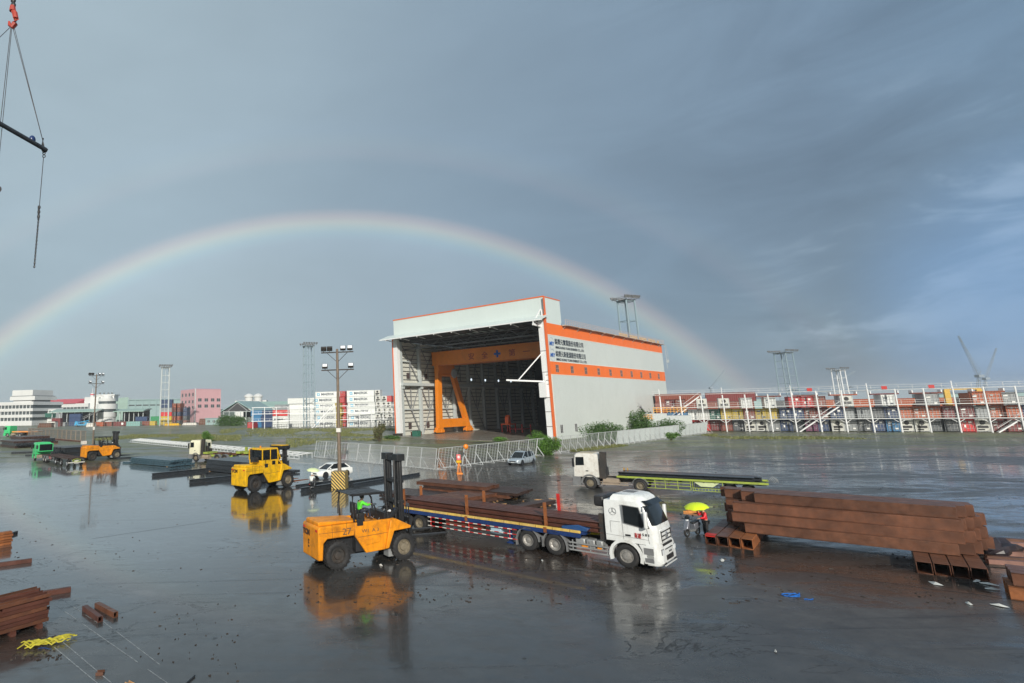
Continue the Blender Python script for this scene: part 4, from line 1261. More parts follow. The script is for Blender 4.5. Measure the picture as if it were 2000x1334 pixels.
    for s in (-1, 1):
        for a0, a1 in (((-.25, 1.52), (-.28, 2.2)), ((.55, 1.54), (.55, 2.18)), ((1.0, 1.52), (1.08, 2.14))): b.bar((a0[0], s * 1.045, a0[1]), (a1[0], s * 1.045, a1[1]), .018, .012)
        b.bar((-1.0, s * 1.045, 1.80), (1.0, s * 1.045, 1.80), .014, .012); b.bar((1.2, s * 1.065, 1.42), (3.2, s * 1.065, 1.50), .02, .014)
        b.bar((3.38, s * 1.065, 2.12), (3.08, s * 1.065, 1.0), .02, .014)
    b.build('panel_seam', M['dark'], T)
    for s in (-1, 1):
        b = MB()
        for k in range(5): b.bx(-.6, .25, s * 1.05, s * 1.03, 2.0 - k * .05 + .02, 2.02 - k * .05)
        b.build('vent_grille', M['black'], T)
        b = MB(); b.bx(-1.07, -1.035, s * .80 - .10, s * .80 + .10, 1.86, 1.96); b.build('tail_light', M['red'], T)
        b = MB(); b.bar((3.1, s * .86, 2.5), (3.1, s * .98, 2.56), .04); b.tube((3.12, s * 1.0, 2.56), (3.2, s * 1.0, 2.55), .06, 10); b.build('work_light', M['lamp'], T)
        b = MB(); b.path([(2.9, s * .45, 1.95), (3.3, s * .5, 2.35), (3.7, s * .38, 2.2), (wb, s * .3, 1.7)], .03, 6); b.path([(2.8, s * .3, 1.95), (3.2, s * .35, 2.55), (wb, s * .22, 2.6)], .025, 6); b.build('hydraulic_hose', M['black'], T)
    b = MB(); b.bx(1.15, 1.5, -1.08, -1.0, 1.98, 2.30); b.bar((1.3, -1.0, 2.0), (1.3, -.98, 2.75), .035); b.build('battery_box', M['black'], T)
    # mast
    b = MB(); x0 = wb + .06
    for s in (-1, 1):
        b.bx(x0, x0 + .30, s * .56 - .16, s * .56 + .16, .25, mast_h)
        b.bx(x0 + .06, x0 + .24, s * .36 - .06, s * .36 + .06, .3, mast_h - .15)
        b.bx(x0 - .1, x0 + .4, s * .60 - .28, s * .60 + .28, mast_h - .34, mast_h + .02)
        b.tube((x0 - .1, s * .52, .5), (x0 - .1, s * .52, mast_h - .3), .07, 8)
        b.bar((x0 + .1, s * .62, mast_h - .5), (x0 - .85, s * .8, 2.1), .05) if False else None
    for z in (1.3, mast_h * .52, mast_h * .72): b.bx(x0 - .06, x0 + .34, -.78, .78, z, z + .16)
    b.bx(x0 - .05, x0 + .2, -.5, .5, mast_h - .35, mast_h - .12)
    b.tube((x0 + .1, -.82, 1.0), (x0 + .1, -.82, mast_h * .93), .028, 6)
    b.build('mast', M['black'], T, bevel=.015)
    if cab:
        b = MB(); b.bx(x0 - .55, x0 + .55, -.85, .85, mast_h - .25, mast_h + .03); b.build('mast_cover', M['black'], T)
        b = MB(); b.bx(x0 - .45, x0 + .45, -.75, .75, mast_h + .035, mast_h + .10); b.build('mast_cap', paint, T)
    for s in (-1, 1):
        b = MB(); b.bar((2.9, s * .7, 1.7), (x0, s * .6, 2.6), .14); b.tube((2.9, s * .7, 1.7), (3.6, s * .66, 2.05), .10, 8); b.build('tilt_cylinder', M['black'], T)
    # carriage and forks
    b = MB(); xf = x0 + .42
    b.bx(xf, xf + .14, -1.1, 1.1, fork_z + .10, fork_z + .38); b.bx(xf, xf + .14, -1.1, 1.1, fork_z + .85, fork_z + 1.1)
    for y in (-1.0, -.4, .4, 1.0): b.bx(xf - .02, xf + .12, y - .07, y + .07, fork_z + .1, fork_z + 1.1)
    for y in (-.95, -.7, -.45, .0, .45, .7, .95): b.bx(xf + .03, xf + .07, y - .03, y + .03, fork_z + 1.1, fork_z + 1.7) if not cab else None
    b.build('carriage', M['black'], T)
    for y in (-.75, .75):
        b = MB(); b.prism([(xf + .14, fork_z + 1.05), (xf + .26, fork_z + 1.05), (xf + .26, fork_z + .12), (xf + 2.6, fork_z + .04), (xf + 2.6, fork_z), (xf + .14, fork_z - .02)], y - .13, y + .13)
        b.build('fork', M['rust2'] if rust_fork else M['black'], T)
    return T


T = forklift('orange forklift with black canopy and raised forks beside the blue trailer', (0.05, 30.17), R(25), M['orange'], 1.0, False, 5.42, 1.0)
dkt = mat('maker_lettering', (0.05, 0.02, 0.01), .5)
lettering('maker_lettering', "TCM", .36, dkt, T, (-1.052, .98, 1.56), (R(90), 0, R(-90)), width=.92, bold=.02)
lettering('number_lettering', "27", .46, mat('faded_black', (.12, .08, .05), .6), T, (.30, -1.048, 1.62), (R(90), 0, 0), width=.5)
lettering('number_lettering', "W1  A 3", .24, mat('faded_black', (.12, .08, .05), .6), T, (1.42, -1.068, 1.62), (R(90), 0, 0), width=1.0)
b = MB()
for z in (.95, 1.12, 1.25): b.bx(-1.052, -1.04, .15, .30, z, z + .1)
b.build('reflector', dkt, T)
T = forklift('yellow forklift with closed glazed cab and black mast beside the dark plate stack', (-8.0, 58.25), R(47), M['yellow'], 1.12, True, 3.72, .35, rust_fork=True)
lettering('maker_lettering', "TCM", .36, dkt, T, (-1.052, .95, 1.66), (R(90), 0, R(-90)), width=.85, bold=.02)
T = forklift('orange forklift parked beside the left light pole with its driver seated', (-41.57, 99.13), R(44), M['orange'], 1.10, False, 4.3, .4)
b = MB(); b.bx(-1.2, -.5, .1, .7, 2.5, 3.0); b.build('white_box', M['white_old'], T)


# ------------------------------------------------------------ cars
def car(name, label, cat_, loc, ang, paint, suv=False, sc=1.0):
    T = thing(name, label, cat_, loc, ang); T.scale = (sc, sc, sc)
    rz_ = 1.62 if suv else 1.44
    L = 4.65; hw = .92
    # stations: x, half width, z bottom, z belt
    st = [(-2.30, .70, .42, .78 if not suv else .95), (-2.22, .84, .30, .92 if not suv else 1.04), (-1.9, .90, .24, .98 if not suv else 1.06), (-1.0, hw, .22, .96), (0, hw, .22, .92), (.75, hw, .22, .90),
          (1.05, hw * .99, .22, .88), (1.7, .87, .22, .78), (2.15, .78, .25, .68), (2.30, .62, .32, .58)]
    rings = []
    for x, w, zb, zt in st:
        rings.append([(x, -w * .9, zb), (x, -w, zb + .12), (x, -w * 1.01, (zb + zt) / 2), (x, -w * .97, zt - .04), (x, -w * .86, zt), (x, w * .86, zt), (x, w * .97, zt - .04), (x, w * 1.01, (zb + zt) / 2), (x, w, zb + .12), (x, w * .9, zb)])
    b = MB(); b.loft(rings); b.build('body', paint, T, smooth=True)
    xr0 = -2.05 if suv else -1.95
    gh = [(xr0, .74, .93, .96), (-1.55 if suv else -1.25, .70, .93, rz_ - .05), (-.6, .70, .92, rz_), (.15, .68, .91, rz_ - .03), (.55, .67, .90, rz_ - .22), (1.12, .74, .88, .90)]
    rings = [[(x, -.80, zb), (x, -w, zt), (x, w, zt), (x, .80, zb)] for x, w, zb, zt in gh]
    b = MB(); b.loft(rings); b.build('glasshouse', M['glass'], T, smooth=True)
    b = MB()
    rf = [(gh[1][0] - .1, .68, rz_ - .07), (-.6, .70, rz_ + .025), (.15, .68, rz_ - .005), (.30, .66, rz_ - .09)]
    b.loft([[(x, -w, z - .04), (x, -w, z), (x, w, z), (x, w, z - .04)] for x, w, z in rf])
    for s in (-1, 1):
        b.bar((.30, s * .66, rz_ - .09), (1.15, s * .79, .90), .07); b.bar((gh[1][0] - .05, s * .69, rz_ - .08), (xr0 + .05, s * .78, .95), .13 if suv else .10)
        b.bar((-.35, s * .70, rz_ - .02), (-.30, s * .815, .92), .06)
        if suv: b.bar((-1.25, s * .71, rz_ - .02), (-1.3, s * .81, .94), .07)
    b.build('roof', paint, T, smooth=True)
    for s in (-1, 1):
        for x in (-1.38, 1.42):
            a_ = MB(); a_.revolve([(.37, s * .02), (.37, s * .0)], (x, s * .90, .33), 'y', 20); a_.build('wheel_arch', M['black'], T)
            wheel(T, x, s * .80, .33, .22, s, 'truck', M['chrome'])
        b = MB(); b.ball((.85, s * .98, .98), .11, 5, (1, 1, .8)); b.build('mirror', paint, T, smooth=True)
        b = MB(); b.ball((2.10, s * .62, .62), .16, 6, (.8, 1, .55)); b.build('headlight', M['lamp'], T, smooth=True)
        b = MB(); b.ball((-2.22, s * .66, .78), .13, 6, (.5, 1, .7)); b.build('tail_light', M['red'], T, smooth=True)
        b = MB(); b.bar((-.32, s * .938, .3), (-.32, s * .935, .9), .012); b.bar((.72, s * .935, .3), (.72, s * .935, .86), .012); b.build('door_seam', M['dark'], T)
    b = MB(); b.bx(2.22, 2.315, -.42, .42, .44, .56); b.bx(2.2, 2.3, -.6, .6, .28, .34); b.build('grille', M['black'], T)
    b = MB(); b.bx(2.30, 2.325, -.22, .22, .36, .43); b.build('number_plate', M['white'], T)
    return T


silver = mat('silver_paint', (.42, .48, .52), .25, metal=.4, var=.05, coat=.5)
wcar = mat('white_car_paint', (.80, .81, .78), .2, var=.04, coat=.5)
car('parked_car', 'silver estate car parked in front of the white barrier fence', 'car', at(1019, 906.5), R(224), silver, True, 1.07)
car('parked_car', 'white saloon car parked behind the striped lamp post base', 'car', at(648, 931), R(216), wcar, False, 1.10)

# ------------------------------------------------------------ people
def skin(name, verts, edges, radii, m, parent=None, sub=1, root=0):
    me = bpy.data.meshes.new(name); me.from_pydata([tuple(v) for v in verts], edges, []); me.materials.append(m)
    o = bpy.data.objects.new(name, me); col.objects.link(o)
    if parent: o.parent = parent
    sk = o.modifiers.new('skin', 'SKIN'); sk.use_smooth_shade = True
    for i, r_ in enumerate(radii):
        r_ = r_ if hasattr(r_, '__len__') else (r_, r_)
        me.skin_vertices[0].data[i].radius = r_
        me.skin_vertices[0].data[i].use_root = (i == root)
    s_ = o.modifiers.new('subsurf', 'SUBSURF'); s_.levels = sub; s_.render_levels = sub
    return o


m_skin = mat('skin', (.50, .28, .18), .5, var=.06)
m_hair = mat('dark_hair', (.015, .012, .010), .6)


def person(label, loc, rz, J, top, legs, shoe, sleeves=True, hat=None, top_name='jacket'):
    """J: joint dictionary in metres, x forward, y left, z up"""
    P = {k: Vector(v) for k, v in J.items()}
    names = ['pelvis', 'waist', 'chest', 'neck', 'head0', 'head1', 'shL', 'elL', 'wrL', 'shR', 'elR', 'wrR', 'hipL', 'knL', 'anL', 'toL', 'hipR', 'knR', 'anR', 'toR']
    rad = dict(pelvis=(.14, .11), waist=(.125, .10), chest=(.155, .11), neck=(.055, .055), head0=(.085, .09), head1=(.075, .085), shL=.065, elL=.043, wrL=.028, shR=.065, elR=.043, wrR=.028,
               hipL=.09, knL=.06, anL=.04, toL=.035, hipR=.09, knR=.06, anR=.04, toR=.035)
    E_ = [('pelvis', 'waist'), ('waist', 'chest'), ('chest', 'neck'), ('neck', 'head0'), ('head0', 'head1'), ('chest', 'shL'), ('shL', 'elL'), ('elL', 'wrL'), ('chest', 'shR'), ('shR', 'elR'), ('elR', 'wrR'),
          ('pelvis', 'hipL'), ('hipL', 'knL'), ('knL', 'anL'), ('anL', 'toL'), ('pelvis', 'hipR'), ('hipR', 'knR'), ('knR', 'anR'), ('anR', 'toR')]
    vs = [P[n] for n in names]; ed = [(names.index(a), names.index(b)) for a, b in E_]; rd = [rad[n] for n in names]
    # palms and five fingers on each hand
    for s_ in ('L', 'R'):
        w = P['wr' + s_]; d = (w - P['el' + s_]).normalized()
        side = d.cross(Vector((0, 0, 1)))
        side = side.normalized() if side.length > .1 else Vector((1, 0, 0))
        up = side.cross(d)
        pi = len(vs); vs.append(w + d * .06); rd.append((.032, .020)); ed.append((names.index('wr' + s_), pi))
        for f in range(5):
            o_ = (f - 1.5) * .019 if f < 4 else .045
            ln = (.075, .085, .080, .062, .055)[f]
            a = len(vs)
            if f < 4:
                vs.append(w + d * .105 + side * o_); vs.append(w + d * (.105 + ln * .6) + side * o_ - up * .03); rd += [.009, .008]
            else:
                vs.append(w + d * .05 - side * .04); vs.append(w + d * .085 - side * .055 - up * .02); rd += [.011, .009]
            ed += [(pi, a), (a, a + 1)]
    T = skin('person', vs, ed, rd, m_skin, None, 1)
    T.location = loc; T.rotation_euler = (0, 0, rz)
    tag(T, label, 'person')
    # clothing grown round the same joints
    def wear(nm, keys, edges, grow, m_):
        v = [P[k] for k in keys]
        r_ = []
        for k in keys:
            q = rad[k]; q = q if hasattr(q, '__len__') else (q, q)
            r_.append((q[0] + grow, q[1] + grow))
        return skin(nm, v, [(keys.index(a), keys.index(b)) for a, b in edges], r_, m_, T, 2)
    k1 = ['pelvis', 'waist', 'chest', 'shL', 'elL', 'wrL', 'shR', 'elR', 'wrR']
    e1 = [('pelvis', 'waist'), ('waist', 'chest'), ('chest', 'shL'), ('shL', 'elL'), ('chest', 'shR'), ('shR', 'elR'), ('elL', 'wrL'), ('elR', 'wrR')]
    wear(top_name, k1, e1, .028, top)
    k2 = ['pelvis', 'hipL', 'knL', 'anL', 'hipR', 'knR', 'anR']
    wear('trousers', k2, [('pelvis', 'hipL'), ('hipL', 'knL'), ('knL', 'anL'), ('pelvis', 'hipR'), ('hipR', 'knR'), ('knR', 'anR')], .022, legs)
    for s_ in ('L', 'R'):
        d = (P['to' + s_] - P['an' + s_])
        sh = skin('shoe', [P['an' + s_] + Vector((0, 0, .02)), P['an' + s_] - Vector((0, 0, .03)), P['to' + s_] - Vector((0, 0, .0))], [(0, 1), (1, 2)], [.05, .052, (.05, .035)], shoe, T, 1)
    # hair or helmet, face
    h = P['head1']; f = (P['head0'] - P['neck']).normalized()
    b = MB(); b.ball(h + Vector((-.02, 0, .03)), .112 if not hat else .135, 7, (1, .92, .95)); b.build('helmet' if hat else 'hair', hat or m_hair, T, smooth=True)
    b = MB()
    for s_ in (-1, 1): b.ball(h + Vector((.085, s_ * .033, -.035)), .013, 4)
    b.build('eye', M['black'], T)
    b = MB(); b.ball(h + Vector((.105, 0, -.06)), .018, 4, (1, .7, 1.3)); b.build('nose', m_skin, T)
    b = MB(); b.box(h + Vector((.09, 0, -.105)), (.02, .05, .012)); b.build('mouth', mat('lip', (.3, .1, .09), .5), T)
    b = MB()
    for s_ in (-1, 1): b.ball(h + Vector((.0, s_ * .092, -.05)), .026, 4, (.8, .4, 1.2))
    b.build('ear', m_skin, T)
    return T


def umbrella(label, loc, m_, r=.62, h=.24, tilt=(0, 0), pole=.85):
    T = thing('umbrella', label, 'umbrella', loc)
    T.rotation_euler = (tilt[0], tilt[1], 0)
    n = 8; sub = 4
    b = MB(); rings = []
    for k, (f, z) in enumerate([(0.02, h), (.3, h * .93), (.6, h * .72), (.85, h * .36), (1.0, 0)]):
        rg = []
        for i in range(n * sub):
            a = 2 * math.pi * i / (n * sub)
            sag = 1 - .10 * f * (.5 - .5 * math.cos(n * a))
            rg.append((r * f * sag * math.cos(a), r * f * sag * math.sin(a), z + .02 * f * (.5 - .5 * math.cos(n * a))))
        rings.append(rg)
    b.loft(rings, cap=False)
    b.loft([[(x, y, z - .006) for x, y, z in rg] for rg in rings], cap=False)
    b.build('canopy', m_, T, smooth=True)
    b = MB(); b.tube((0, 0, -pole), (0, 0, h + .06), .010, 6); b.path([(0, 0, -pole), (0, 0, -pole - .06), (.03, 0, -pole - .09)], .014, 6); b.build('shaft', M['dark'], T)
    b = MB()
    for i in range(n):
        a = 2 * math.pi * i / n
        b.bar((r * .98 * math.cos(a), r * .98 * math.sin(a), .002), (0, 0, h - .015), .008); b.bar((r * .5 * math.cos(a), r * .5 * math.sin(a), h * .75), (0, 0, -.02), .006)
    b.build('rib', M['alu'], T)
    return T


# person in the red jacket, seen from behind, face towards the parked scooter
pq = at(1382, 1049)
J = dict(pelvis=(0, 0, .92), waist=(.01, 0, 1.08), chest=(.04, 0, 1.32), neck=(.07, 0, 1.47), head0=(.10, 0, 1.56), head1=(.11, 0, 1.64),
         shL=(.04, .19, 1.38), elL=(.16, .24, 1.14), wrL=(.38, .18, 1.10), shR=(.05, -.19, 1.38), elR=(.25, -.22, 1.22), wrR=(.36, -.10, 1.42),
         hipL=(0, .10, .88), knL=(.04, .12, .48), anL=(-.03, .13, .09), toL=(.12, .15, .045), hipR=(0, -.10, .88), knR=(.08, -.12, .48), anR=(.04, -.13, .09), toR=(.19, -.14, .045))
person('person in a red rain jacket and black trousers under the yellow umbrella', pq, R(172), J, mat('red_rain_jacket', (.62, .02, .03), .45, var=.15), mat('black_trousers', (.012, .012, .014), .6), M['black'])
umbrella('bright yellow-green umbrella held by the person in red', pq + Vector((-.48, -.06, 1.72)), mat('neon_umbrella', (.62, .76, .015), .45, var=.04), .68, .26, (R(4), R(-9)), .42)

# ------------------------------------------------------------ scooters
def scooter(label, loc, rz, body, seat):
    T = thing('motor_scooter', label, 'scooter', loc, rz)
    for x in (-.62, .62):
        b = MB(); b.revolve([(.16, -.05), (.24, -.055), (.27, 0), (.24, .055), (.16, .05), (.14, 0)], (x, 0, .27), 'y', 20, True); w_ = b.build('wheel', M['rubber'], T, smooth=True)
        q = MB(); q.revolve([(.16, -.03), (.16, .03), (.14, .03), (.14, -.03)], (x, 0, .27), 'y', 16, True)
        for k in range(5): q.bar((x, 0, .27), (x + .15 * math.cos(k * 1.257), 0, .27 + .15 * math.sin(k * 1.257)), .025)
        q.build('rim', M['chrome'], w_)
    b = MB(); b.prism([(.48, .42), (.78, .50), (.70, .62), (.50, .95), (.40, .98), (.36, .55)], -.14, .14); b.build('front_cowl', body, T, bevel=.05)
    b = MB(); b.prism([(.38, .42), (.40, .30), (-.15, .28), (-.28, .42), (-.15, .40)], -.15, .15); b.build('footboard', M['greyp'], T, bevel=.02)
    b = MB(); b.prism([(-.12, .34), (-.10, .70), (-.75, .78), (-.88, .62), (-.45, .38)], -.15, .15); b.build('rear_body', body, T, bevel=.05)
    b = MB(); b.prism([(-.06, .70), (-.08, .80), (-.72, .88), (-.78, .79)], -.13, .13); b.build('seat', seat, T, bevel=.04)
    b = MB(); b.bar((.60, 0, .27), (.42, 0, .98), .05); b.bar((.40, -.32, 1.02), (.40, .32, 1.02), .035); b.bar((.62, -.08, .27), (.55, -.08, .55), .035); b.build('handlebar', M['black'], T)
    for s in (-1, 1):
        b = MB(); b.bar((.40, s * .24, 1.03), (.38, s * .33, 1.22), .014); b.ball((.38, s * .34, 1.26), .06, 5, (.4, 1, .8)); b.build('mirror', M['black'], T)
    b = MB(); b.ball((.44, 0, .96), .10, 6, (.8, 1, .8)); b.build('headlight', M['lamp'], T, smooth=True)
    b = MB(); b.prism([(.36, .52), (.80, .56), (.86, .44), (.72, .46)], -.06, .06); b.build('mudguard', body, T)
    b = MB(); b.ball((-.88, 0, .66), .06, 5, (.5, 1, .6)); b.build('tail_light', M['red'], T)
    b = MB(); b.tube((-.2, -.17, .30), (-.85, -.17, .38), .05, 8); b.build('exhaust', M['alu'], T)
    b = MB(); b.bar((-.2, .12, .3), (-.28, .26, .02), .02); b.build('kickstand', M['dark'], T)
    return T


T = scooter('grey and black motor scooter in front of the person in red', at(1353, 1047), R(212), mat('scooter_grey', (.20, .21, .24), .3, metal=.4), M['black'])
# dark helmet hung on the bar
T = thing('helmet', 'dark open-face helmet hanging on the grey scooter handlebar', 'helmet', at(1353, 1049) + Vector((-.22, -.05, 1.15)))
b = MB(); b.ball((0, 0, 0), .145, 8, (1, .9, .9)); b.build('shell', M['slate'], T, smooth=True)
b = MB(); b.ball((-.06, -.05, -.01), .125, 7, (.9, .9, .7)); b.build('visor', M['glass'], T, smooth=True)

# rider in a pale raincoat under a pale umbrella
q = at(611, 957)
scooter('dark scooter with a rider in a pale raincoat beside the white car', q, R(70), M['black'], M['black'])
J2 = dict(pelvis=(-.35, 0, .86), waist=(-.32, 0, 1.02), chest=(-.24, 0, 1.24), neck=(-.20, 0, 1.39), head0=(-.17, 0, 1.48), head1=(-.16, 0, 1.56),
          shL=(-.24, .18, 1.30), elL=(-.02, .25, 1.12), wrL=(.22, .22, 1.06), shR=(-.24, -.18, 1.30), elR=(-.04, -.25, 1.14), wrR=(.05, -.12, 1.34),
          hipL=(-.30, .10, .84), knL=(.08, .16, .74), anL=(.05, .16, .36), toL=(.18, .17, .31), hipR=(-.30, -.10, .84), knR=(.08, -.16, .74), anR=(.05, -.16, .36), toR=(.18, -.17, .31))
person('rider in a pale grey raincoat under the pale lime umbrella', q, R(70), J2, mat('pale_raincoat', (.60, .64, .62), .4, var=.1), mat('grey_trousers', (.10, .11, .12), .6), M['black'], hat=M['white'], top_name='raincoat')
umbrella('pale lime umbrella above the raincoat rider beside the white car', q + Vector((.05, .15, 1.88)), mat('pale_umbrella', (.66, .74, .40), .5, var=.05), .68, .22, (R(8), R(4)), .55)

# drivers
J3 = dict(pelvis=(0, 0, .12), waist=(.02, 0, .28), chest=(.10, 0, .50), neck=(.14, 0, .65), head0=(.18, 0, .73), head1=(.19, 0, .81),
          shL=(.10, .19, .56), elL=(.30, .27, .36), wrL=(.58, .14, .42), shR=(.10, -.19, .56), elR=(.34, -.26, .40), wrR=(.60, -.16, .42),
          hipL=(.05, .10, .10), knL=(.48, .14, .16), anL=(.55, .14, -.26), toL=(.70, .15, -.32), hipR=(.05, -.10, .10), knR=(.48, -.14, .16), anR=(.60, -.14, -.26), toR=(.75, -.15, -.32))
a_ = R(25); c_ = Vector((0.05, 30.17, 0)) + Matrix.Rotation(a_, 3, 'Z') @ Vector((0, 1.18, 0))
person('forklift driver in a bright green vest seated under the black canopy', c_ + Matrix.Rotation(a_, 3, 'Z') @ Vector((1.85, 0, 2.42)), a_, J3, mat('green_vest', (.12, .78, .05), .5, var=.08), mat('navy_trousers', (.02, .025, .04), .6), M['black'], hat=M['black'], top_name='vest')
a_ = R(44); c_ = Vector((-41.57, 99.13, 0)) + Matrix.Rotation(a_, 3, 'Z') @ Vector((0, 1.18 * 1.1, 0))
person('driver in dark clothes seated in the far orange forklift', c_ + Matrix.Rotation(a_, 3, 'Z') @ Vector((2.05, 0, 2.65)), a_, J3, M['slate'], M['slate'], M['black'], hat=M['white_old'])

# ------------------------------------------------------------ light poles
m_pole = mat('brown_steel_pole', (.14, .105, .075), .5, var=.2, dirt=(.06, .05, .04), dirt_amt=.4)


def stripe_mat():
    m = bpy.data.materials.new('black_yellow_stripes'); m.use_nodes = True
    t = NT(m.node_tree); tc = t.n('ShaderNodeTexCoord'); o = tc.outputs['Object']
    sep = t.n('ShaderNodeSeparateXYZ'); t.set(sep, 0, o)
    s = t.math('ADD', t.math('ADD', sep.outputs[0], sep.outputs[1]), sep.outputs[2])
    s = t.math('FRACT', t.math('MULTIPLY', s, 2.9))
    c = t.mix(t.rng(s, .48, .52), (.62, .44, .12), (.015, .012, .010))
    c = t.mix(t.rng(t.noise(o, 5, 6, .7), .55, .7, 0, .6), c, (.20, .14, .08))
    b = t.n('ShaderNodeBsdfPrincipled'); t.set(b, 'Base Color', c); t.set(b, 'Roughness', .5)
    out = t.n('ShaderNodeOutputMaterial'); t.t.links.new(b.outputs[0], out.inputs[0])
    return m


def light_pole(label, loc, H, rz, base=True):
    T = thing('lamp_post', label, 'lamp post', loc, rz)
    if base:
        b = MB(); b.bx(-.72, .72, -.72, .72, 0, 1.72); bs = b.build('base_block', stripe_mat(), T, bevel=.04)
        b = MB(); b.bx(-.78, -.722, -.3, .1, 1.1, 1.6); b.build('switch_box', M['greyp'], T)
    b = MB(); b.tube((0, 0, .0 if not base else 1.72), (0, 0, H), .20, 12, .13); b.build('pole', m_pole, T, smooth=True)
    for z in (H - .35, H - 2.2):
        b = MB(); b.bx(-1.75, 1.75, -.06, .06, z - .06, z + .06)
        for s in (-1, 1): b.bar((s * 1.15, 0, z), (s * .12, 0, z - .95), .05)
        b.build('cross_arm', M['dark'], T)
    for x, z, f in ((-1.5, H - .35, -1), (-.85, H - .35, -1), (.65, H - .35, 1), (1.4, H - .35, 1), (-1.35, H - 2.2, 1), (1.45, H - 2.2, 1)):
        b = MB(); c = Vector((x, -.1 * f, z + .42)); rot = Euler((R(-35 * f), 0, R(12)))
        b.box(c, (.58, .30, .46), rot); b.bar((x, 0, z), c, .06); ft = b.build('floodlight', M['dark'], T, bevel=.03)
        n = rot.to_matrix() @ Vector((0, -.155 * f, 0)); b = MB(); b.box(c + n, (.48, .012, .36), rot); b.build('lens', M['lamp'], ft)
    b = MB(); b.bx(-.23, .23, -.22, .22, 5.6, 6.0) if base else b.bx(-.2, .2, -.2, .2, 4.2, 4.9); b.build('clamp', M['white_old'], T)
    return T


light_pole('brown lamp post with six floodlights rising from the striped concrete block', at(664, 955) + Vector((0, .3, 0)), 14.2, R(-14))
light_pole('slim dark lamp post behind the far orange forklift at left', at(181, 876), 17.0, R(35), False)


def tower(label, px, D, ytop, w, levels=7, heads=8, m=None, wide=1.0):
    p = far(px, D); p.z = 0
    # height from the sight line to the top
    H = far(px, D, ytop).z
    T = thing('light_tower', label, 'light tower', p, R(20))
    m = m or m_frame
    for sx in (-1, 1):
        for sy in (-1, 1):
            b = MB(); b.tube((sx * w, sy * w, 0), (sx * w * .9, sy * w * .9, H - 1), .22 * wide, 6); b.build('mast_leg', m, T)
    b = MB()
    for k in range(1, levels + 1):
        z = (H - 2) * k / levels
        for s in (-1, 1): b.bar((-w, s * w * .95, z), (w, s * w * .95, z), .13 * wide); b.bar((s * w * .95, -w, z), (s * w * .95, w, z), .13 * wide)
    b.bar((0, 0, 0), (0, 0, H - 1), .18)
    for k in range(int(H / 1.6)): b.bar((-.3, w * .8, 1 + k * 1.6), (.3, w * .8, 1 + k * 1.6), .08)
    b.build('brace', m, T)
    pw = w * 1.45
    b = MB(); b.bx(-pw * .8, pw * .8, -pw * .8, pw * .8, H - 1.55, H - 1.47)
    for s in (-1, 1):
        for zz in (.5, 1.1): b.bar((-pw, s * pw, H - 1.4 + zz), (pw, s * pw, H - 1.4 + zz), .07 * wide); b.bar((s * pw, -pw, H - 1.4 + zz), (s * pw, pw, H - 1.4 + zz), .07 * wide)
    b.build('platform', M['greyp'], T)
    for k in range(heads):
        for s in (-1, 1):
            x = -pw + 2 * pw * k / (heads - 1)
            b = MB(); b.box((x, s * pw, H - .25), (.62 * wide, .4, .6 * wide), (R(-30 * s), 0, R(20 * (k % 3 - 1)))); b.bar((x, s * pw, H - 1.4), (x, s * pw, H - .3), .1); b.build('floodlight', M['greyp'], T)
    return T


m_tw = mat('blue_grey_tower', (.22, .30, .34), .5)
tower('tall light tower rising behind the hangar roof', 1246, 235, 580, 2.5, 6, 6, m_tw, 1.9)
tower('tall light tower left of the brown lamp post', 604, 262, 670, 2.1, 9, 6, m_tw, 1.2)
tower('light tower left of the pink building', 321, 330, 713, 2.3, 8, 6, m_frame, 1.3)
tower('leaning-looking grey light tower above the right container rack', 1547, 330, 684, 3.4, 8, 7, m_tw, 1.4)
tower('shorter slim light tower between the rack posts at right', 1650, 330, 718, 2.4, 6, 5, m_wht, 1.2)

# ------------------------------------------------------------ barrier fences
m_fence = mat('galvanised_white_mesh', (.44, .46, .46), .45, var=.08)
m_rwire = mat('pale_sheet', (.50, .54, .54), .5, var=.1)


def make_panel(L=2.85, H=2.55, dense=.17, sheet=False, horiz=False):
    T = thing('barrier_panel', 'panel', 'barrier')
    b = MB(); lean = .55
    def P(x, t): return (x, lean * (1 - t) - .0, .12 + t * H)
    b.bar(P(0, 0), P(0, 1), .075); b.bar(P(L, 0), P(L, 1), .075); b.bar(P(0, 1), P(L, 1), .07); b.bar(P(0, 0), P(L, 0), .09)
    for k in range(5): x = L * (k + .5) / 5; b.bar((x, lean, 0), (x, lean, .14), .07)
    b.build('frame', m_fence, T)
    g = MB()
    if horiz:
        z = .16
        while z < H: t = z / H; g.bar(P(0, t), P(L, t), .024); z += .22
        for k in range(1, 4): g.bar(P(L * k / 4, 0), P(L * k / 4, 1), .03)
    elif sheet:
        g.add([P(.05, .02), P(L - .05, .02), P(L - .05, .98), P(.05, .98)], [(0, 1, 2, 3)])
        for k in range(1, 9): g.bar(P(L * k / 9, 0.02), P(L * k / 9, .98), .05)
    else:
        x = dense
        while x < L: g.bar(P(x, 0), P(x, 1), .024); x += dense
        g.bar(P(0, .5), P(L, .5), .03)
    g.build('mesh_infill', m_rwire if sheet else m_fence, T)
    for x in (0.0, L):
        b = MB(); b.bar((x, lean * .45, .12 + H * .58), (x, -.85, .05), .06); b.bar((x, -.85, .05), (x, lean, .05), .05); b.build('rear_strut', m_fence, T)
    return T


protoA, protoB, protoC = make_panel(), make_panel(horiz=True), make_panel(sheet=True)
used = set()


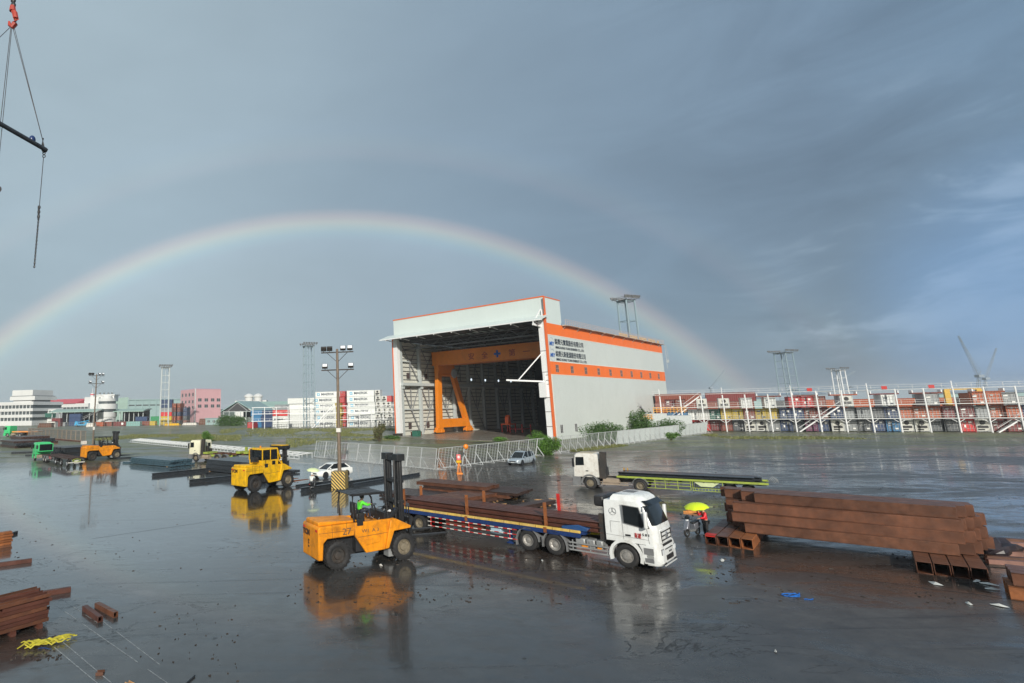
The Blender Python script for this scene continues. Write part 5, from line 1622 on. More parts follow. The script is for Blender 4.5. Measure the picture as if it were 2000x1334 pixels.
def lay_fence(a, b, proto, L, fmt, group, jitter=R(1.5), flip=False):
    a, b = Vector((a[0], a[1], 0)), Vector((b[0], b[1], 0))
    d = (b - a); n = max(1, round(d.length / L)); ang = math.atan2(d.y, d.x); d /= n
    for k in range(n):
        p = a + d * k
        rz = ang + random.uniform(-jitter, jitter)
        if flip: p = a + d * (k + 1); rz += math.pi
        lab = fmt(k, n)
        if proto.name not in used:
            used.add(proto.name); proto.location = p; proto.rotation_euler = (0, 0, rz); proto['label'] = lab; proto['group'] = group; o = proto
        else:
            o = dup(proto, p, rz, lab); o['group'] = group
        o.scale.x = d.length / L * .985


gpf = 'white A-frame barrier panels fencing the hangar yard'
lay_fence((13.1, 74.9), (2.0, 90.7), protoA, 2.85, lambda k, n: f'upright-barred white barrier panel, {ORD[k+1]} leftwards from the fence corner', gpf, flip=False)
lay_fence((2.0, 90.7), (-3.2, 98.0), protoB, 2.85, lambda k, n: f'white wire barrier panel at the far left end of the standing fence, {ORD[k+1]} outwards', gpf)
nv = 14
fx_ = (55.0, 112.4)
lay_fence((13.4, 74.9), fx_, protoB, 2.85, lambda k, n: f'leaning white wire barrier panel, {ORD[k+1]} rightwards from the fence corner', gpf, flip=False)
lay_fence(fx_, (97.07, 150.02), protoC, 2.85, lambda k, n: f'pale sheeted barrier panel near the hangar side wall, {ORD[k+1]} right of the round green bush', gpf)

# white ladder-like fence lying almost flat
m_lad = mat('white_ladder', (.66, .68, .68), .45, var=.06)
T0 = thing('fallen_fence_panel', 'x', 'fence')
b = MB(); Lp = 6.0
b.bar((0, 0, .55), (Lp, 0, .55), .12); b.bar((0, 2.6, .85), (Lp, 2.6, .85), .12); b.bar((0, -.3, .10), (Lp, -.3, .10), .22, .10)
for k in range(4): b.bar((k * 1.5, 0, .55), (k * 1.5 + .2, 2.6, .85), .10)
b.build('frame', m_lad, T0)
b = MB()
for k in range(4): b.bar((k * 1.5 + .1, .2, .57), (k * 1.5 + 1.3, 2.4, .83), .05) if k % 2 else b.bar((k * 1.5 + 1.3, .2, .57), (k * 1.5 + .2, 2.4, .83), .05)
for k in range(5): b.bar((k * 1.45 + .1, 0, .5), (k * 1.45 + .1, 0, .04), .07); b.bar((k * 1.45 + .1, 2.6, .8), (k * 1.45 + .1, 2.6, 0.03), .06)
b.build('brace', m_lad, T0)
a, b_ = Vector((-56.1, 158, 0)), Vector((-6.0, 94.2, 0))
d = b_ - a; n = 14
for k in range(n):
    p = a + d * (k / n); rz = math.atan2(d.y, d.x)
    lab = f'white ladder-like fence section lying low, {ORD[k+1]} from the left end'
    if k == 0: o = T0; o.location = p; o.rotation_euler = (0, 0, rz); o['label'] = lab
    else: o = dup(T0, p, rz, lab)
    o['group'] = 'white ladder fence sections lying along the yard'

# brown gated barriers at left
m_br = mat('tan_rusty_rail', (.26, .22, .17), .6, var=.25, dirt=(.14, .07, .04), dirt_amt=.5)
T0 = thing('rusty_barrier', 'x', 'barrier')
b = MB(); L2, H2 = 4.1, 3.1
for x in (.1, L2 - .1): b.bar((x, 0, .1), (x, 0, H2), .14)
b.bar((.1, 0, H2), (L2 - .1, 0, H2), .14); b.bar((.1, 0, .4), (L2 - .1, 0, .4), .12); b.bar((.3, 0, 1.9), (L2 - .3, 0, 1.9), .05)
b.build('frame', m_br, T0)
b = MB()
for k in range(1, 12): b.bar((k * L2 / 12, 0, .4), (k * L2 / 12, 0, H2), .05)
b.build('bars', mat('grey_brown_bar', (.13, .12, .11), .6), T0)
b = MB(); b.bx(.0, 1.5, -.5, .5, 0, .35); b.bx(2.3, L2 - .1, -.5, .5, 0, .35); b.build('foot_weight', M['rust_red'], T0)
a, b_ = Vector((-69.9, 161.5, 0)), Vector((-110, 206, 0))
d = b_ - a; n = 14
for k in range(n):
    p = a + d * (k / n); rz = math.atan2(d.y, d.x) + random.uniform(-.03, .03)
    lab = f'tall rusty barred barrier, {ORD[k+1]} leftwards from the left lamp post'
    if k == 0: o = T0; o.location = p; o.rotation_euler = (0, 0, rz); o['label'] = lab
    else: o = dup(T0, p, rz, lab)
    o['group'] = 'rusty barriers at the left of the yard'

# warning beacon stand
T = thing('warning_stand', 'orange warning stand with a pink lamp in front of the barrier corner', 'warning light', at(897, 925))
b = MB(); b.bx(-.35, .35, -.35, .35, 0, .10)
for x, y in ((-.22, 0), (.22, 0), (0, .2)): b.bar((x, y, .1), (x * .3, y * .3, 1.25), .07)
b.build('stand', m_gc, T)
b = MB(); b.bx(-.30, .30, -.18, .18, 1.25, 1.55); b.build('battery_box', M['yellow'], T, bevel=.04)
b = MB(); b.bx(-.26, .26, -.16, .16, 1.58, 2.25); b.build('lamp_housing', mat('pink_red', (.75, .16, .16), .4), T, bevel=.08)
b = MB(); b.revolve([(.01, 0), (.15, 0), (.15, .03), (.01, .03)], (0, -.20, 1.95), 'y', 14); b.build('lens', M['white'], T)
T = thing('warning_stand', 'small round orange lamp mounted high on the barrier right of the corner', 'warning light', at(913, 915))
b = MB(); b.bar((0, .3, 0), (0, .3, 2.6), .06); b.build('stand', M['alu'], T)
b = MB(); b.ball((0, .2, 2.75), .34, 6, (1, .6, 1)); b.build('lamp_housing', m_gc, T, smooth=True)

# ------------------------------------------------------------ the big stack of rusty box beams
SA = R(-43)
S0 = Vector((20.95, 34.0, 0))
SM = Matrix.Rotation(SA, 3, 'Z')


def box_beam(L, s=.54, t=.03):
    b = MB()
    b.bx(0, L, -s / 2, s / 2, 0, t); b.bx(0, L, -s / 2, s / 2, s - t, s); b.bx(0, L, -s / 2, -s / 2 + t, t, s - t); b.bx(0, L, s / 2 - t, s / 2, t, s - t)
    b.bx(L * .5 - .02, L * .5 + .02, -s / 2 + t, s / 2 - t, t, s - t)
    return b


def beam(label, group, d, n, z, L, ang=SA, s=.54, m_=None):
    o = box_beam(L, s).build('box_beam', m_ or M['rust'], None, bevel=.012, seg=1)
    o.location = S0 + SM @ Vector((d, n, z)); o.rotation_euler = (0, 0, ang)
    return tag(o, label, 'box beam', group)


tier = ['bottom', 'second', 'third', 'top']
colw = ['front row', 'second row', 'third row', 'fourth row', 'fifth row', 'sixth row', 'seventh row', 'rear row']
gp = 'rusty box beams stacked lengthwise at right'
for j in range(8):
    for k in range(4):
        if (k == 3 and j not in (0, 1, 2, 3)) or (j > 5 and k > 1): continue
        dl = (1.7, 1.15, 1.25, 2.3)[k] if j == 0 else (1.0 + .25 * ((j * 7 + k * 3) % 5) - .12 * j if k < 3 else (2.3, 1.6, .7, .4)[j % 4])
        dr = (10.05, 10.3, 10.35, 10.25)[k] if j == 0 else (10.3 + .18 * j + .12 * ((j + k) % 3) if j < 6 else 9.8)
        n = 2.05 + .56 * j + (.34 if k == 3 else 0)
        beam(f'long rusty box beam in the {colw[j]} of the big stack, {tier[k]} tier', gp, dl, n, .56 + .55 * k, dr - dl, SA + R(random.uniform(-.15, .15)), m_=M['rust'] if (j + k) % 3 else mat('ochre_rusty_steel', (.135, .056, .030), .45, var=.4, vscale=2.0, dirt=(.07, .03, .018), dirt_amt=.5, dscale=1.2, bump=.006, bscale=30))
gp = 'short box beams laid crosswise under the big stack'
for k in range(4):
    beam(f'open-ended box beam under the left end of the stack, {ORD[k+1]} from the left', gp, .27 + k * .56, 0 + .02 * k, 0, 5.8, SA + R(90), .53, m_=M['rust2'] if k > 1 else M['rust'])
    beam(f'open-ended box beam under the right end of the stack, {ORD[k+1]} from the left', gp, 8.7 + k * .57, -.45 + .03 * k, 0, 5.9, SA + R(90), .53)
T = thing('red_plate', 'small red painted plate lying on the leftmost open box beam', 'plate', S0 + SM @ Vector((.27, .25, .535)), SA)
b = MB(); b.bx(-.25, .25, -.22, .28, 0, .012); b.bx(-.25, .25, -.235, -.22, -.1, .012); b.build('plate', M['red'], T)
# low steel at the right edge of the frame
for k in range(3):
    for j in range(2):
        q = Vector((26.95, 24.4, 0)) + SM @ Vector((0 + .15 * j, k * .56, j * .53))
        o = box_beam(7.5, .52).build('box_beam', M['rust2'] if j == 0 else M['rust'], None, bevel=.012, seg=1); o.location = q; o.rotation_euler = (0, 0, R(-46))
        tag(o, f'orange-rusted box beam running out of frame at right, {["front","middle","back"][k]} row {["lower","upper"][j]} level', 'box beam', 'box beams at the right edge')
m_pink = mat('pinkish_rusty_bar', (.26, .13, .10), .5, var=.3, dirt=(.12, .06, .04), dirt_amt=.5)
for k in range(6):
    q = at(1912 + k * 3, 1048 + k * 9, .25)
    b = MB(); b.bx(0, 9, -.16, .16, 0, .22); o = b.build('steel_bar', m_pink if k % 2 else M['rust'], None, bevel=.01); o.location = (q.x, q.y, .03 + .05 * (k % 2)); o.rotation_euler = (0, 0, R(-27))
    tag(o, f'long pinkish rusty bar behind the stack at the right edge, {ORD[k+1]} from the back', 'steel bar', 'long bars at the right edge')
T = thing('tarpaulin_heap', 'crumpled dark brown tarpaulin heap beside the right end of the box beam stack', 'tarpaulin', at(1945, 1085))
b = MB(); b.ball((0, 0, .3), .75, 9, (1.5, .8, .65))
for i, v in enumerate(b.v):
    nn = noise.noise(Vector(v) * 3.1) * .35 + noise.noise(Vector(v) * 8) * .12
    b.v[i] = (v[0] * (1 + nn), v[1] * (1 + nn), max(.0, v[2] * (1 + nn)))
b.build('cover', mat('dark_tarp', (.02, .015, .02), .4, var=.5, dirt=(.08, .05, .02), dirt_amt=.4), T)

# ------------------------------------------------------------ piles of steel across the yard
def lpile(name, label, p, ang, rows, m_list, dx=.4):
    """rows: (length, width, height) per layer, near-left corner at p"""
    T = thing(name, label, 'steel stack', p, ang)
    z = 0.06
    b = MB()
    for x in (.8, rows[0][0] - .8): b.bx(x - .1, x + .1, .02, rows[0][1] - .02, 0, .058)
    b.build('sleeper', M['wood'], T)
    for k, (L, w, h) in enumerate(rows):
        o = random.uniform(-dx, dx)
        b = MB()
        nsub = max(1, int(w / .75))
        for j in range(nsub):
            oo = o + random.uniform(-.12, .12)
            b.bx(oo, oo + L, j * w / nsub + .02, (j + 1) * w / nsub - .02, z, z + .04); b.bx(oo + .005, oo + L - .005, j * w / nsub + .06, (j + 1) * w / nsub - .06, z + .04, z + h - .06); b.bx(oo, oo + L, j * w / nsub + .02, (j + 1) * w / nsub - .02, z + h - .06, z + h - .01)
        b.build('plate', m_list[k % len(m_list)], T)
        z += h + .015
    return T


lpile('plate_stack', 'blue-grey steel sheet stack in front of the cream truck', at(252, 905), R(-41), [(11.5, 4.2, .28), (11.2, 4.1, .28), (11.2, 4.0, .3)], [M['bluesteel']])
lpile('beam_stack', 'wide charcoal beam block between the cream truck and the yellow forklift', at(402, 920), R(-43), [(12, 6.0, .30), (11.2, 5.2, .55), (11.2, 5.0, .62)], [M['slate']])
lpile('beam_stack', 'black beam stack behind the bright green truck', at(122, 894), R(47), [(11, 6.5, .42), (10.6, 6.5, .42), (11, 6.3, .4), (10.5, 6.2, .4)], [M['slate'], M['black']], .7)
for k, (x, y, L, w, h, a) in enumerate([(0, 872, 26, 8, 1.1, -47), (20, 868, 20, 9, 1.5, -45)]):
    lpile('beam_stack', ['dark brown beam pile cut by the left edge of the frame', 'dark beam pile left of the bright green truck'][k], at(x, y), R(a), [(L * .55, w, h * .5), (L * .53, w * .9, h * .5), (L * .5, w * .8, h * .4)], [M['rustdk'], M['slate']], 1.2)
lpile('plate_stack', 'flat pile of brown steel plates behind the loaded blue trailer', at(812, 963), R(-42), [(9.0, 4.4, .20), (8.6, 4.2, .26), (9.2, 3.6, .22), (7.2, 2.6, .3)], [M['rustdk'], M['rust']], .8)
lpile('plate_stack', 'low brown plate pile between the trailer stakes, nearest the scrap', at(862, 998), R(36), [(8.6, 3.6, .3), (8.0, 3.0, .3)], [M['rustdk'], M['rust']], .25)
lpile('plate_stack', 'narrow brown beams lying right of the flat plate pile', at(1002, 1002), R(36), [(5.6, .9, .3)], [M['rustdk']], .2)
lpile('plate_stack', 'dark plates beside the black forklift mast behind the trailer', at(745, 972), R(-42), [(5, 4, .2), (4.6, 3.6, .2)], [M['rustdk']], .2)
bars = [((297, 931), 42, 9.0, .42, 'thick black beam lying left of the yellow forklift', M['slate']), ((370, 944), 38, 8.0, .42, 'black beam on the ground just behind the yellow forklift', M['slate']),
        ((240, 905), -22, 12.0, .25, 'thin dark beam lying below the blue-grey sheet stack', M['bluesteel']), ((588, 961), 43, 12.5, .42, 'long dark beam under the raincoat rider beside the lamp post base', M['slate']),
        ((690, 950), 47, 12.0, .30, 'long dark beam right of the striped lamp post base', M['slate']), ((578, 951), 40, 6, .22, 'short dark beam behind the yellow forklift tyre', M['slate']),
        ((228, 897), 28, 5, .3, 'dark beam end poking out right of the far orange forklift', M['slate']), ((22, 887), 24, 7, .4, 'dark beam lying left of the bright green truck', M['slate']),
        ((49, 891), 24, 4, .3, 'short dark beam near the nose of the bright green truck', M['slate'])]
for q, a, L, s, lab, m_ in bars:
    o = ibeam(L, s, s * .9, .05).build('steel_beam', m_); o.location = at(*q); o.rotation_euler = (0, 0, R(a)); tag(o, lab, 'steel beam')

# near left: bundle of red-brown channels, loose pieces
BA = R(50)
BP = Vector((-12.12, 22.3, 0))
gp = 'red-brown channels in the near left bundle'
chan = lambda L, w=.30, h=.14: MB().bx(0, L, 0, w, 0, .02).bx(0, L, 0, .02, .02, h).bx(0, L, w - .02, w, .02, h)
k = 0
BMx = Matrix.Rotation(BA, 3, 'Z')
for lv in range(7):
    for j in range(4):
        L = 1.85 + random.uniform(-.12, .12)
        o = chan(L, .33, .13).build('steel_channel', M['rust_red'] if (lv + j) % 3 else M['rust'])
        o.location = BP + BMx @ Vector((1.55 - L + random.uniform(-.22, .12), j * .36 + random.uniform(-.03, .03), 0.17 + lv * .142)); o.rotation_euler = (R(random.uniform(-2, 2)), 0, BA + R(random.uniform(-2.0, 2.0)))
        tag(o, f'rusty channel in the near left bundle, {ORD[lv+1]} layer from the ground, {["front","second","third","rear"][j]} column', 'steel channel', gp)
for j, x in enumerate((.2, 1.15)):
    b = MB(); b.bx(-.08, .08, -.1, 1.6, 0, .17); o = b.build('wood_sleeper', M['rust_red']); o.location = BP + BMx @ Vector((x, 0, 0)); o.rotation_euler = (0, 0, BA)
    tag(o, f'short bearer under the near left bundle, {["left","right"][j]} one', 'sleeper')
loose = [((60, 1166), 42, -5, .0, .16, .28, 'long red-brown channel lying behind the near left bundle', M['rust_red'], 5.2, 0), ]
def loose_piece(label, p, ang, L, w, h, m_, cat_='steel channel', nm='steel_channel'):
    o = box_beam(L, w, .015) if False else None
    b = MB(); b.bx(0, L, -w / 2, w / 2, 0, .02); b.bx(0, L, -w / 2, -w / 2 + .02, .02, h); b.bx(0, L, w / 2 - .02, w / 2, .02, h)
    if h > .12: b.bx(.02, L - .02, -w / 2 + .02, w / 2 - .02, h - .02, h)
    o = b.build(nm, m_, None, bevel=.004, seg=1); o.location = p; o.rotation_euler = (0, 0, R(ang)); return tag(o, label, cat_)
p_, q_ = at(0, 1178), at(138, 1156)
loose_piece('long rust-red channel lying behind the near left bundle', p_, math.degrees(math.atan2(q_.y - p_.y, q_.x - p_.x)), (q_ - p_).length, .2, .22, M['rust_red'])
p_, q_ = at(-20, 1109), at(62, 1098)
loose_piece('rust-red bar ending at the left edge above the bundle', p_, math.degrees(math.atan2(q_.y - p_.y, q_.x - p_.x)), (q_ - p_).length, .18, .2, M['rust_red'])
p_, q_ = at(10, 1050), at(33, 1042)
loose_piece('short black bar near the left edge', p_, math.degrees(math.atan2(q_.y - p_.y, q_.x - p_.x)), (q_ - p_).length, .14, .18, M['slate'])
for k in range(5):
    p_ = at(-14, 1068) + Vector((0, 0, .16 * k)); loose_piece(f'orange-rusted channel in the small stack cut by the left edge, {ORD[k+1]} from the ground', p_, 48, 1.0 + .06 * (k % 2), .35, .14, M['rust2'])
for (a, b_), lab in ((((165, 1192), (196, 1215)), 'short dark red channel lying alone, the left one of a pair'), (((189, 1186), (226, 1206)), 'short rusty channel lying alone, the right one of a pair')):
    p_, q_ = at(*a), at(*b_); loose_piece(lab, p_, math.degrees(math.atan2(q_.y - p_.y, q_.x - p_.x)), (q_ - p_).length, .20, .20, M['rust_red'] if 'left' in lab else M['rust'])
p_, q_ = at(355, 1345), at(380, 1322)
o = MB().tube(p_ + Vector((0, 0, .03)), q_ + Vector((0, 0, .03)), .03, 8).build('steel_rod', M['slate']); tag(o, 'thin dark rod at the bottom edge', 'steel rod')
p_, q_ = at(188, 1318), at(203, 1317)
loose_piece('tiny rusty block near the bottom left lines', p_, math.degrees(math.atan2(q_.y - p_.y, q_.x - p_.x)), (q_ - p_).length, .2, .10, M['rust'])
p_, q_ = at(248, 1334), at(262, 1338)
loose_piece('small pale plank end at the bottom edge', p_, -40, .5, .15, .06, M['wood'], 'plank', 'plank')
# yellow lifting sling
T = thing('lifting_sling', 'crumpled yellow lifting sling lying in front of the near left bundle', 'sling', at(66, 1266))
m_sl = mat('yellow_sling', (.48, .42, .03), .65, var=.35, dirt=(.12, .10, .04), dirt_amt=.5, dscale=6)
random.seed(21)
b = MB()
for k in range(7):
    pts = []
    x0 = random.uniform(-.55, -.2)
    for i in range(12):
        t = i / 11
        pts.append(Vector((x0 + t * (1.15 + .1 * k * .5), .20 * math.sin(t * 5 + k * 1.7) + random.uniform(-.03, .03) + t * .55 + (k - 3) * .06, .05 + .16 * abs(math.sin(t * 7 + k)) * random.uniform(.5, 1))))
    b.path(pts, [.018 + .02 * math.sin(math.pi * i / 11) for i in range(12)], 5)
b.build('webbing', m_sl, T, smooth=True)
b = MB(); b.path([(.2 + .1 * i, -.12 + .06 * math.sin(i), .03) for i in range(6)], .02, 5); b.build('eye_loop', M['blue'], T)
T = thing('rope_coil', 'scrap of blue rope lying on the wet ground right of the white truck', 'rope', at(1545, 1163))
m_bl = mat('blue_rope', (.01, .12, .45), .5)
b = MB()
for q in range(2):
    b.path([(.36 * math.cos(t * .5 + q) + .12 * q, .20 * math.sin(t * .5 + q * 2), .02 + .01 * q) for t in range(12)], .022, 5)
b.path([(.1 + .1 * i, -.55 + .05 * math.sin(i * 2), .02) for i in range(5)], .018, 5)
b.build('strand', m_bl, T)

# splintered wood and litter
random.seed(5)
gp = 'splintered planks scattered behind the trailer'
spots = [(962, 982), (975, 976), (990, 985), (1003, 992), (1010, 974), (1024, 981), (1035, 987), (1044, 978), (1056, 992), (1062, 984), (970, 996), (985, 1000), (1015, 1001), (1030, 1004), (1048, 1003), (1066, 1000), (996, 969), (1072, 976)]
for k, q in enumerate(spots):
    b = MB(); L = random.uniform(.35, 1.1); b.prism([(0, 0), (L, .02), (L * .8, random.uniform(.05, .14)), (L * .2, .12)], 0, .05, 'xy')
    o = b.build('broken_plank', M['wood']); p_ = at(*q); o.location = (p_.x, p_.y, .01 + random.uniform(0, .05)); o.rotation_euler = (R(random.uniform(-15, 15)), 0, random.uniform(0, 6.3))
    tag(o, 'splintered pale plank lying in the scrap behind the blue trailer', 'plank', gp)
for k, (q, s) in enumerate([((1335, 1003), 1.2), ((1343, 997), .7)]):
    b = MB(); b.prism([(0, 0), (s, .1), (s * .8, .35), (s * .1, .2)], 0, .06, 'xy'); b.bar((s * .2, .4, .05), (s * .9, -.1, .12), .12); o = b.build('broken_plank', mat('orange_wood', (.55, .22, .05), .6, var=.3)); o.location = at(*q); tag(o, ['larger', 'smaller'][k] + ' orange splintered board left of the motor scooter', 'plank')
m_lit = mat('white_litter', (.60, .60, .56), .5, var=.2)
lit = [((1548 + 280, 1141), .42, 'flat white scrap at the right end of the box beam stack'), ((1908, 1136), .30, 'white torn bag beside the stack end, upper left one'), ((1930, 1142), .35, 'long white torn bag beside the stack end, middle one'),
       ((1938, 1152), .30, 'white torn bag beside the stack end, lower one'), ((1952, 1184), .32, 'white torn bag lying farthest right on the wet ground'), ((1892, 1180), .25, 'small white scrap below the stack end'), ((1410, 1095), .3, 'bent pale scrap in front of the left box beam ends'),
       ((1515, 1274), .10, 'small white speck of litter on the lower right ground'), ((1059, 1096), .18, 'white litter scrap below the drive wheels of the white truck'), ((744, 1105), .14, 'white litter scrap below the orange forklift'), ((1075, 930), .3, 'white litter scrap left of the old white truck')]
for q, s, lab in lit:
    b = MB(); n = 7
    b.add([(s * math.cos(a) * random.uniform(.6, 1.1), s * .38 * math.sin(a) * random.uniform(.6, 1.2), random.uniform(.0, .03)) for a in [6.283 * i / n for i in range(n)]] + [(0, 0, .09)], [(i, (i + 1) % n, n) for i in range(n)] + [tuple(range(n))])
    o = b.build('litter', m_lit); o.location = at(*q) + Vector((0, 0, .01)); o.rotation_euler = (0, 0, random.uniform(0, 3)); tag(o, lab, 'litter')
# fine wet debris, beyond counting
random.seed(11)
b = MB()
zones = [((180, 1180), (470, 1334), 70, .03), ((20, 1240), (120, 1290), 110, .05), ((1380, 1080), (1900, 1180), 260, .06), ((960, 965), (1120, 1010), 160, .12), ((560, 1085), (1150, 1180), 330, .05), ((1330, 960), (1420, 1010), 30, .10), ((200, 905), (600, 960), 60, .16), ((0, 1000), (420, 1120), 60, .05), ((1050, 900), (1500, 950), 30, .12)]
for (x0, y0), (x1, y1), n, s in zones:
    for _ in range(n):
        p = at(random.uniform(x0, x1), random.uniform(y0, y1))
        if noise.noise(Vector((p.x * .5, p.y * .5, 1.7))) < -.02 and random.random() < .85: continue
        a = random.uniform(0, 6.3); L = s * random.uniform(.5, 3); w = s * random.uniform(.3, .8)
        b.box((p.x, p.y, .012), (L, w, .024), (0, 0, a))
tag(b.build('debris', mat('wet_debris', (.035, .022, .015), .5, var=.6)), 'fine splinters and rust flakes scattered over the wet yard', 'debris', kind='stuff')

# ------------------------------------------------------------ containers
CM = {}


def cpaint(key):
    table = dict(maroon=(.16, .03, .03), brown=(.20, .055, .035), red=(.50, .03, .03), orange=(.36, .085, .03), navy=(.025, .05, .12), blue=(.04, .17, .34), grey=(.25, .27, .28), dgrey=(.08, .09, .10),
                 white=(.66, .68, .66), yellow=(.45, .33, .04), green=(.04, .26, .11), dgreen=(.03, .12, .09), teal=(.22, .42, .40), purple=(.14, .04, .09))
    return mat('container_' + key, table[key], .45, var=.10, vscale=.8, dirt=tuple(k * .45 for k in table[key]), dirt_amt=.3, dscale=.8, wave=((1, 0, 0), .5, .03))


def container_proto(key, L, reefer):
    """x along its length, origin at ground centre; doors or cooling unit on the -x end"""
    k = (key, L, reefer)
    if k in CM: return CM[k]
    c = cpaint(key)
    w, h = 2.44, 2.59
    parts = []
    b = MB(); b.bx(-L / 2 + .08, L / 2 - .08, -w / 2 + .05, w / 2 - .05, .1, h - .05); parts.append(('body', b.mesh('body', c)))
    b = MB()
    for x in (-L / 2, L / 2 - .16):
        for y in (-w / 2, w / 2 - .16): b.bx(x, x + .16, y, y + .16, 0, h)
    for y in (-w / 2, w / 2 - .12): b.bx(-L / 2 + .16, L / 2 - .16, y, y + .12, 0, .14); b.bx(-L / 2 + .16, L / 2 - .16, y, y + .12, h - .10, h)
    parts.append(('corner_frame', b.mesh('corner_frame', mat('container_frame_' + key, tuple(x * .8 for x in cpaint_rgb(key)), .5))))
    if reefer:
        b = MB(); b.bx(-L / 2 + .0, -L / 2 + .075, -1.0, 1.0, .25, 2.4); parts.append(('cooling_unit', b.mesh('cooling_unit', mat('cooling_unit_pale', (.55, .55, .50), .5, var=.1))))
        b = MB(); b.revolve([(.01, -.03), (.42, -.03), (.46, .0)], (-L / 2 - .03, 0, 1.85), 'x', 14); b.bx(-L / 2 - .05, -L / 2 - .003, -.85, .85, .75, 1.25); b.bx(-L / 2 - .05, -L / 2 - .003, -.2, .85, .32, .6); parts.append(('fan_grille', b.mesh('fan_grille', M['black'])))
    else:
        b = MB()
        for y in (-.85, -.3, .3, .85): b.bar((-L / 2 + .02, y, .2), (-L / 2 + .02, y, 2.4), .05)
        for z in (.7, 1.5, 2.1): b.bx(-L / 2 + .03, -L / 2 + .07, -1.05, 1.05, z, z + .05)
        b.bx(-L / 2 + .0, -L / 2 + .05, .1, .6, 1.9, 2.2)
        parts.append(('door_bars', b.mesh('door_bars', M['alu'])))
    CM[k] = parts
    return parts


def cpaint_rgb(key):
    return dict(maroon=(.16, .03, .03), brown=(.20, .055, .035), red=(.50, .03, .03), orange=(.36, .085, .03), navy=(.025, .05, .12), blue=(.04, .17, .34), grey=(.25, .27, .28), dgrey=(.08, .09, .10),
                white=(.66, .68, .66), yellow=(.45, .33, .04), green=(.04, .26, .11), dgreen=(.03, .12, .09), teal=(.22, .42, .40), purple=(.14, .04, .09))[key]


TXT = {}
m_navy = mat('logo_navy', (.03, .05, .08), .5); m_lblue = mat('logo_blue', (.12, .42, .62), .5); m_lwhite = mat('logo_white', (.75, .75, .72), .5)


def side_text(parent, word, L, star=True, m_=None, s=1, h=1.45, x0=None):
    """lettering on the -y side"""
    k = (word, round(h, 2))
    if k not in TXT:
        me = text_mesh(word, h, .01, 'LEFT', .03); TXT[k] = me
    me = TXT[k].copy() if m_ else TXT[k]
    me.materials.clear(); me.materials.append(m_ or m_navy)
    o = bpy.data.objects.new('logo_lettering', me); col.objects.link(o); o.parent = parent
    o.location = (x0 if x0 is not None else -L / 2 + 3.2, -1.245, .95); o.rotation_euler = (R(90), 0, 0)
    o.scale = (1.15, 1, 1)
    if star:
        b = MB(); b.bx(-L / 2 + 1.3, -L / 2 + 2.5, -1.25, -1.20, .75, 1.95)
        st = b.build('logo_panel', m_lblue, parent)
        b = MB(); cx, cz = -L / 2 + 1.9, 1.35
        pts = []
        for i in range(14):
            a = math.pi * 2 * i / 14 + math.pi / 2; r_ = .48 if i % 2 == 0 else .20
            pts.append((cx + r_ * math.cos(a), -1.26, cz + r_ * math.sin(a)))
        b.poly(pts); b.build('logo_star', m_lwhite, parent)


def container(key, loc, ang, L=6.06, reefer=False, label='', group=None, parts=True):
    T = thing('shipping_container', label, 'container', loc, ang, group)
    for nm, me in container_proto(key, L, reefer):
        o = bpy.data.objects.new(nm, me); col.objects.link(o); o.parent = T
    return T


# ---- right: reefer rack and the containers in it
RA = R(-30.9)
R0 = Vector((101.92, 154.3, 0))
RM = Matrix.Rotation(RA, 3, 'Z')
def RW(t, n, z=0): return R0 + RM @ Vector((t, n, z))
m_rk = mat('rack_white_steel', (.55, .57, .57), .5, var=.1, dirt=(.25, .22, .2), dirt_amt=.3)
T = thing('reefer_rack', 'long white steel rack with three decks and stairs in front of stacked containers', 'container rack', R0, RA)
pitch = 4.86
for k in range(-3, 13):
    t = 2.3 + k * pitch
    b = MB(); b.tube((t, 0, 0), (t, 0, 10.1 if k > 2 else 9.6), .16, 8)
    if k % 3 == 0: b.bar((t, 0, 10.0), (t, 0, 11.6), .14)
    b.build('post', m_wht, T)
for z in (3.1, 6.35, 9.9):
    b = MB(); b.bx(-14, 63, -.15, .05, z, z + (.17 if z < 9 else .11)); b.bx(-14, 63, .4, 1.7, z + .06, z + .10); b.build('deck_beam', m_rk, T)
    b = MB()
    for zz in (.65, 1.15): b.bar((-14, -.1, z + zz), (63, -.1, z + zz), .055)
    x = -14
    while x < 63: b.bar((x, -.1, z + .28), (x, -.1, z + 1.15), .06); x += 2.43
    b.build('railing', m_rk, T)
for (t0, z0, dirn) in ((-6.8, 6.4, 1), (22.0, 3.2, 1), (17.5, 0, 1), (52, 0, 1), (-10, 3.2, 1)):
    b = MB()
    for y in (.5, 1.4): b.bar((t0, y, z0), (t0 + 4.2 * dirn, y, z0 + 3.2), .12, .25); b.bar((t0, y, z0 + 1.0), (t0 + 4.2 * dirn, y, z0 + 4.2), .07)
    for k in range(12): b.bx(t0 + .35 * k * dirn, t0 + .35 * k * dirn + .28, .5, 1.4, z0 + .26 * k, z0 + .26 * k + .05)
    b.build('staircase', m_wht, T)
for k in range(-3, 13):
    t = 2.3 + k * pitch; b = MB(); b.bar((t + 1.2, .2, 3.1), (t, .2, 2.2), .1); b.bar((t, .2, 2.2), (t - 1.2, .2, 3.1), .1); b.build('knee_brace', m_wht, T)
b = MB()
for t in (20.1, 34, 42.1): b.bx(t, t + 1.0, -.32, -.31, 10.05, 10.8)
b.build('notice_board', M['red'], T)

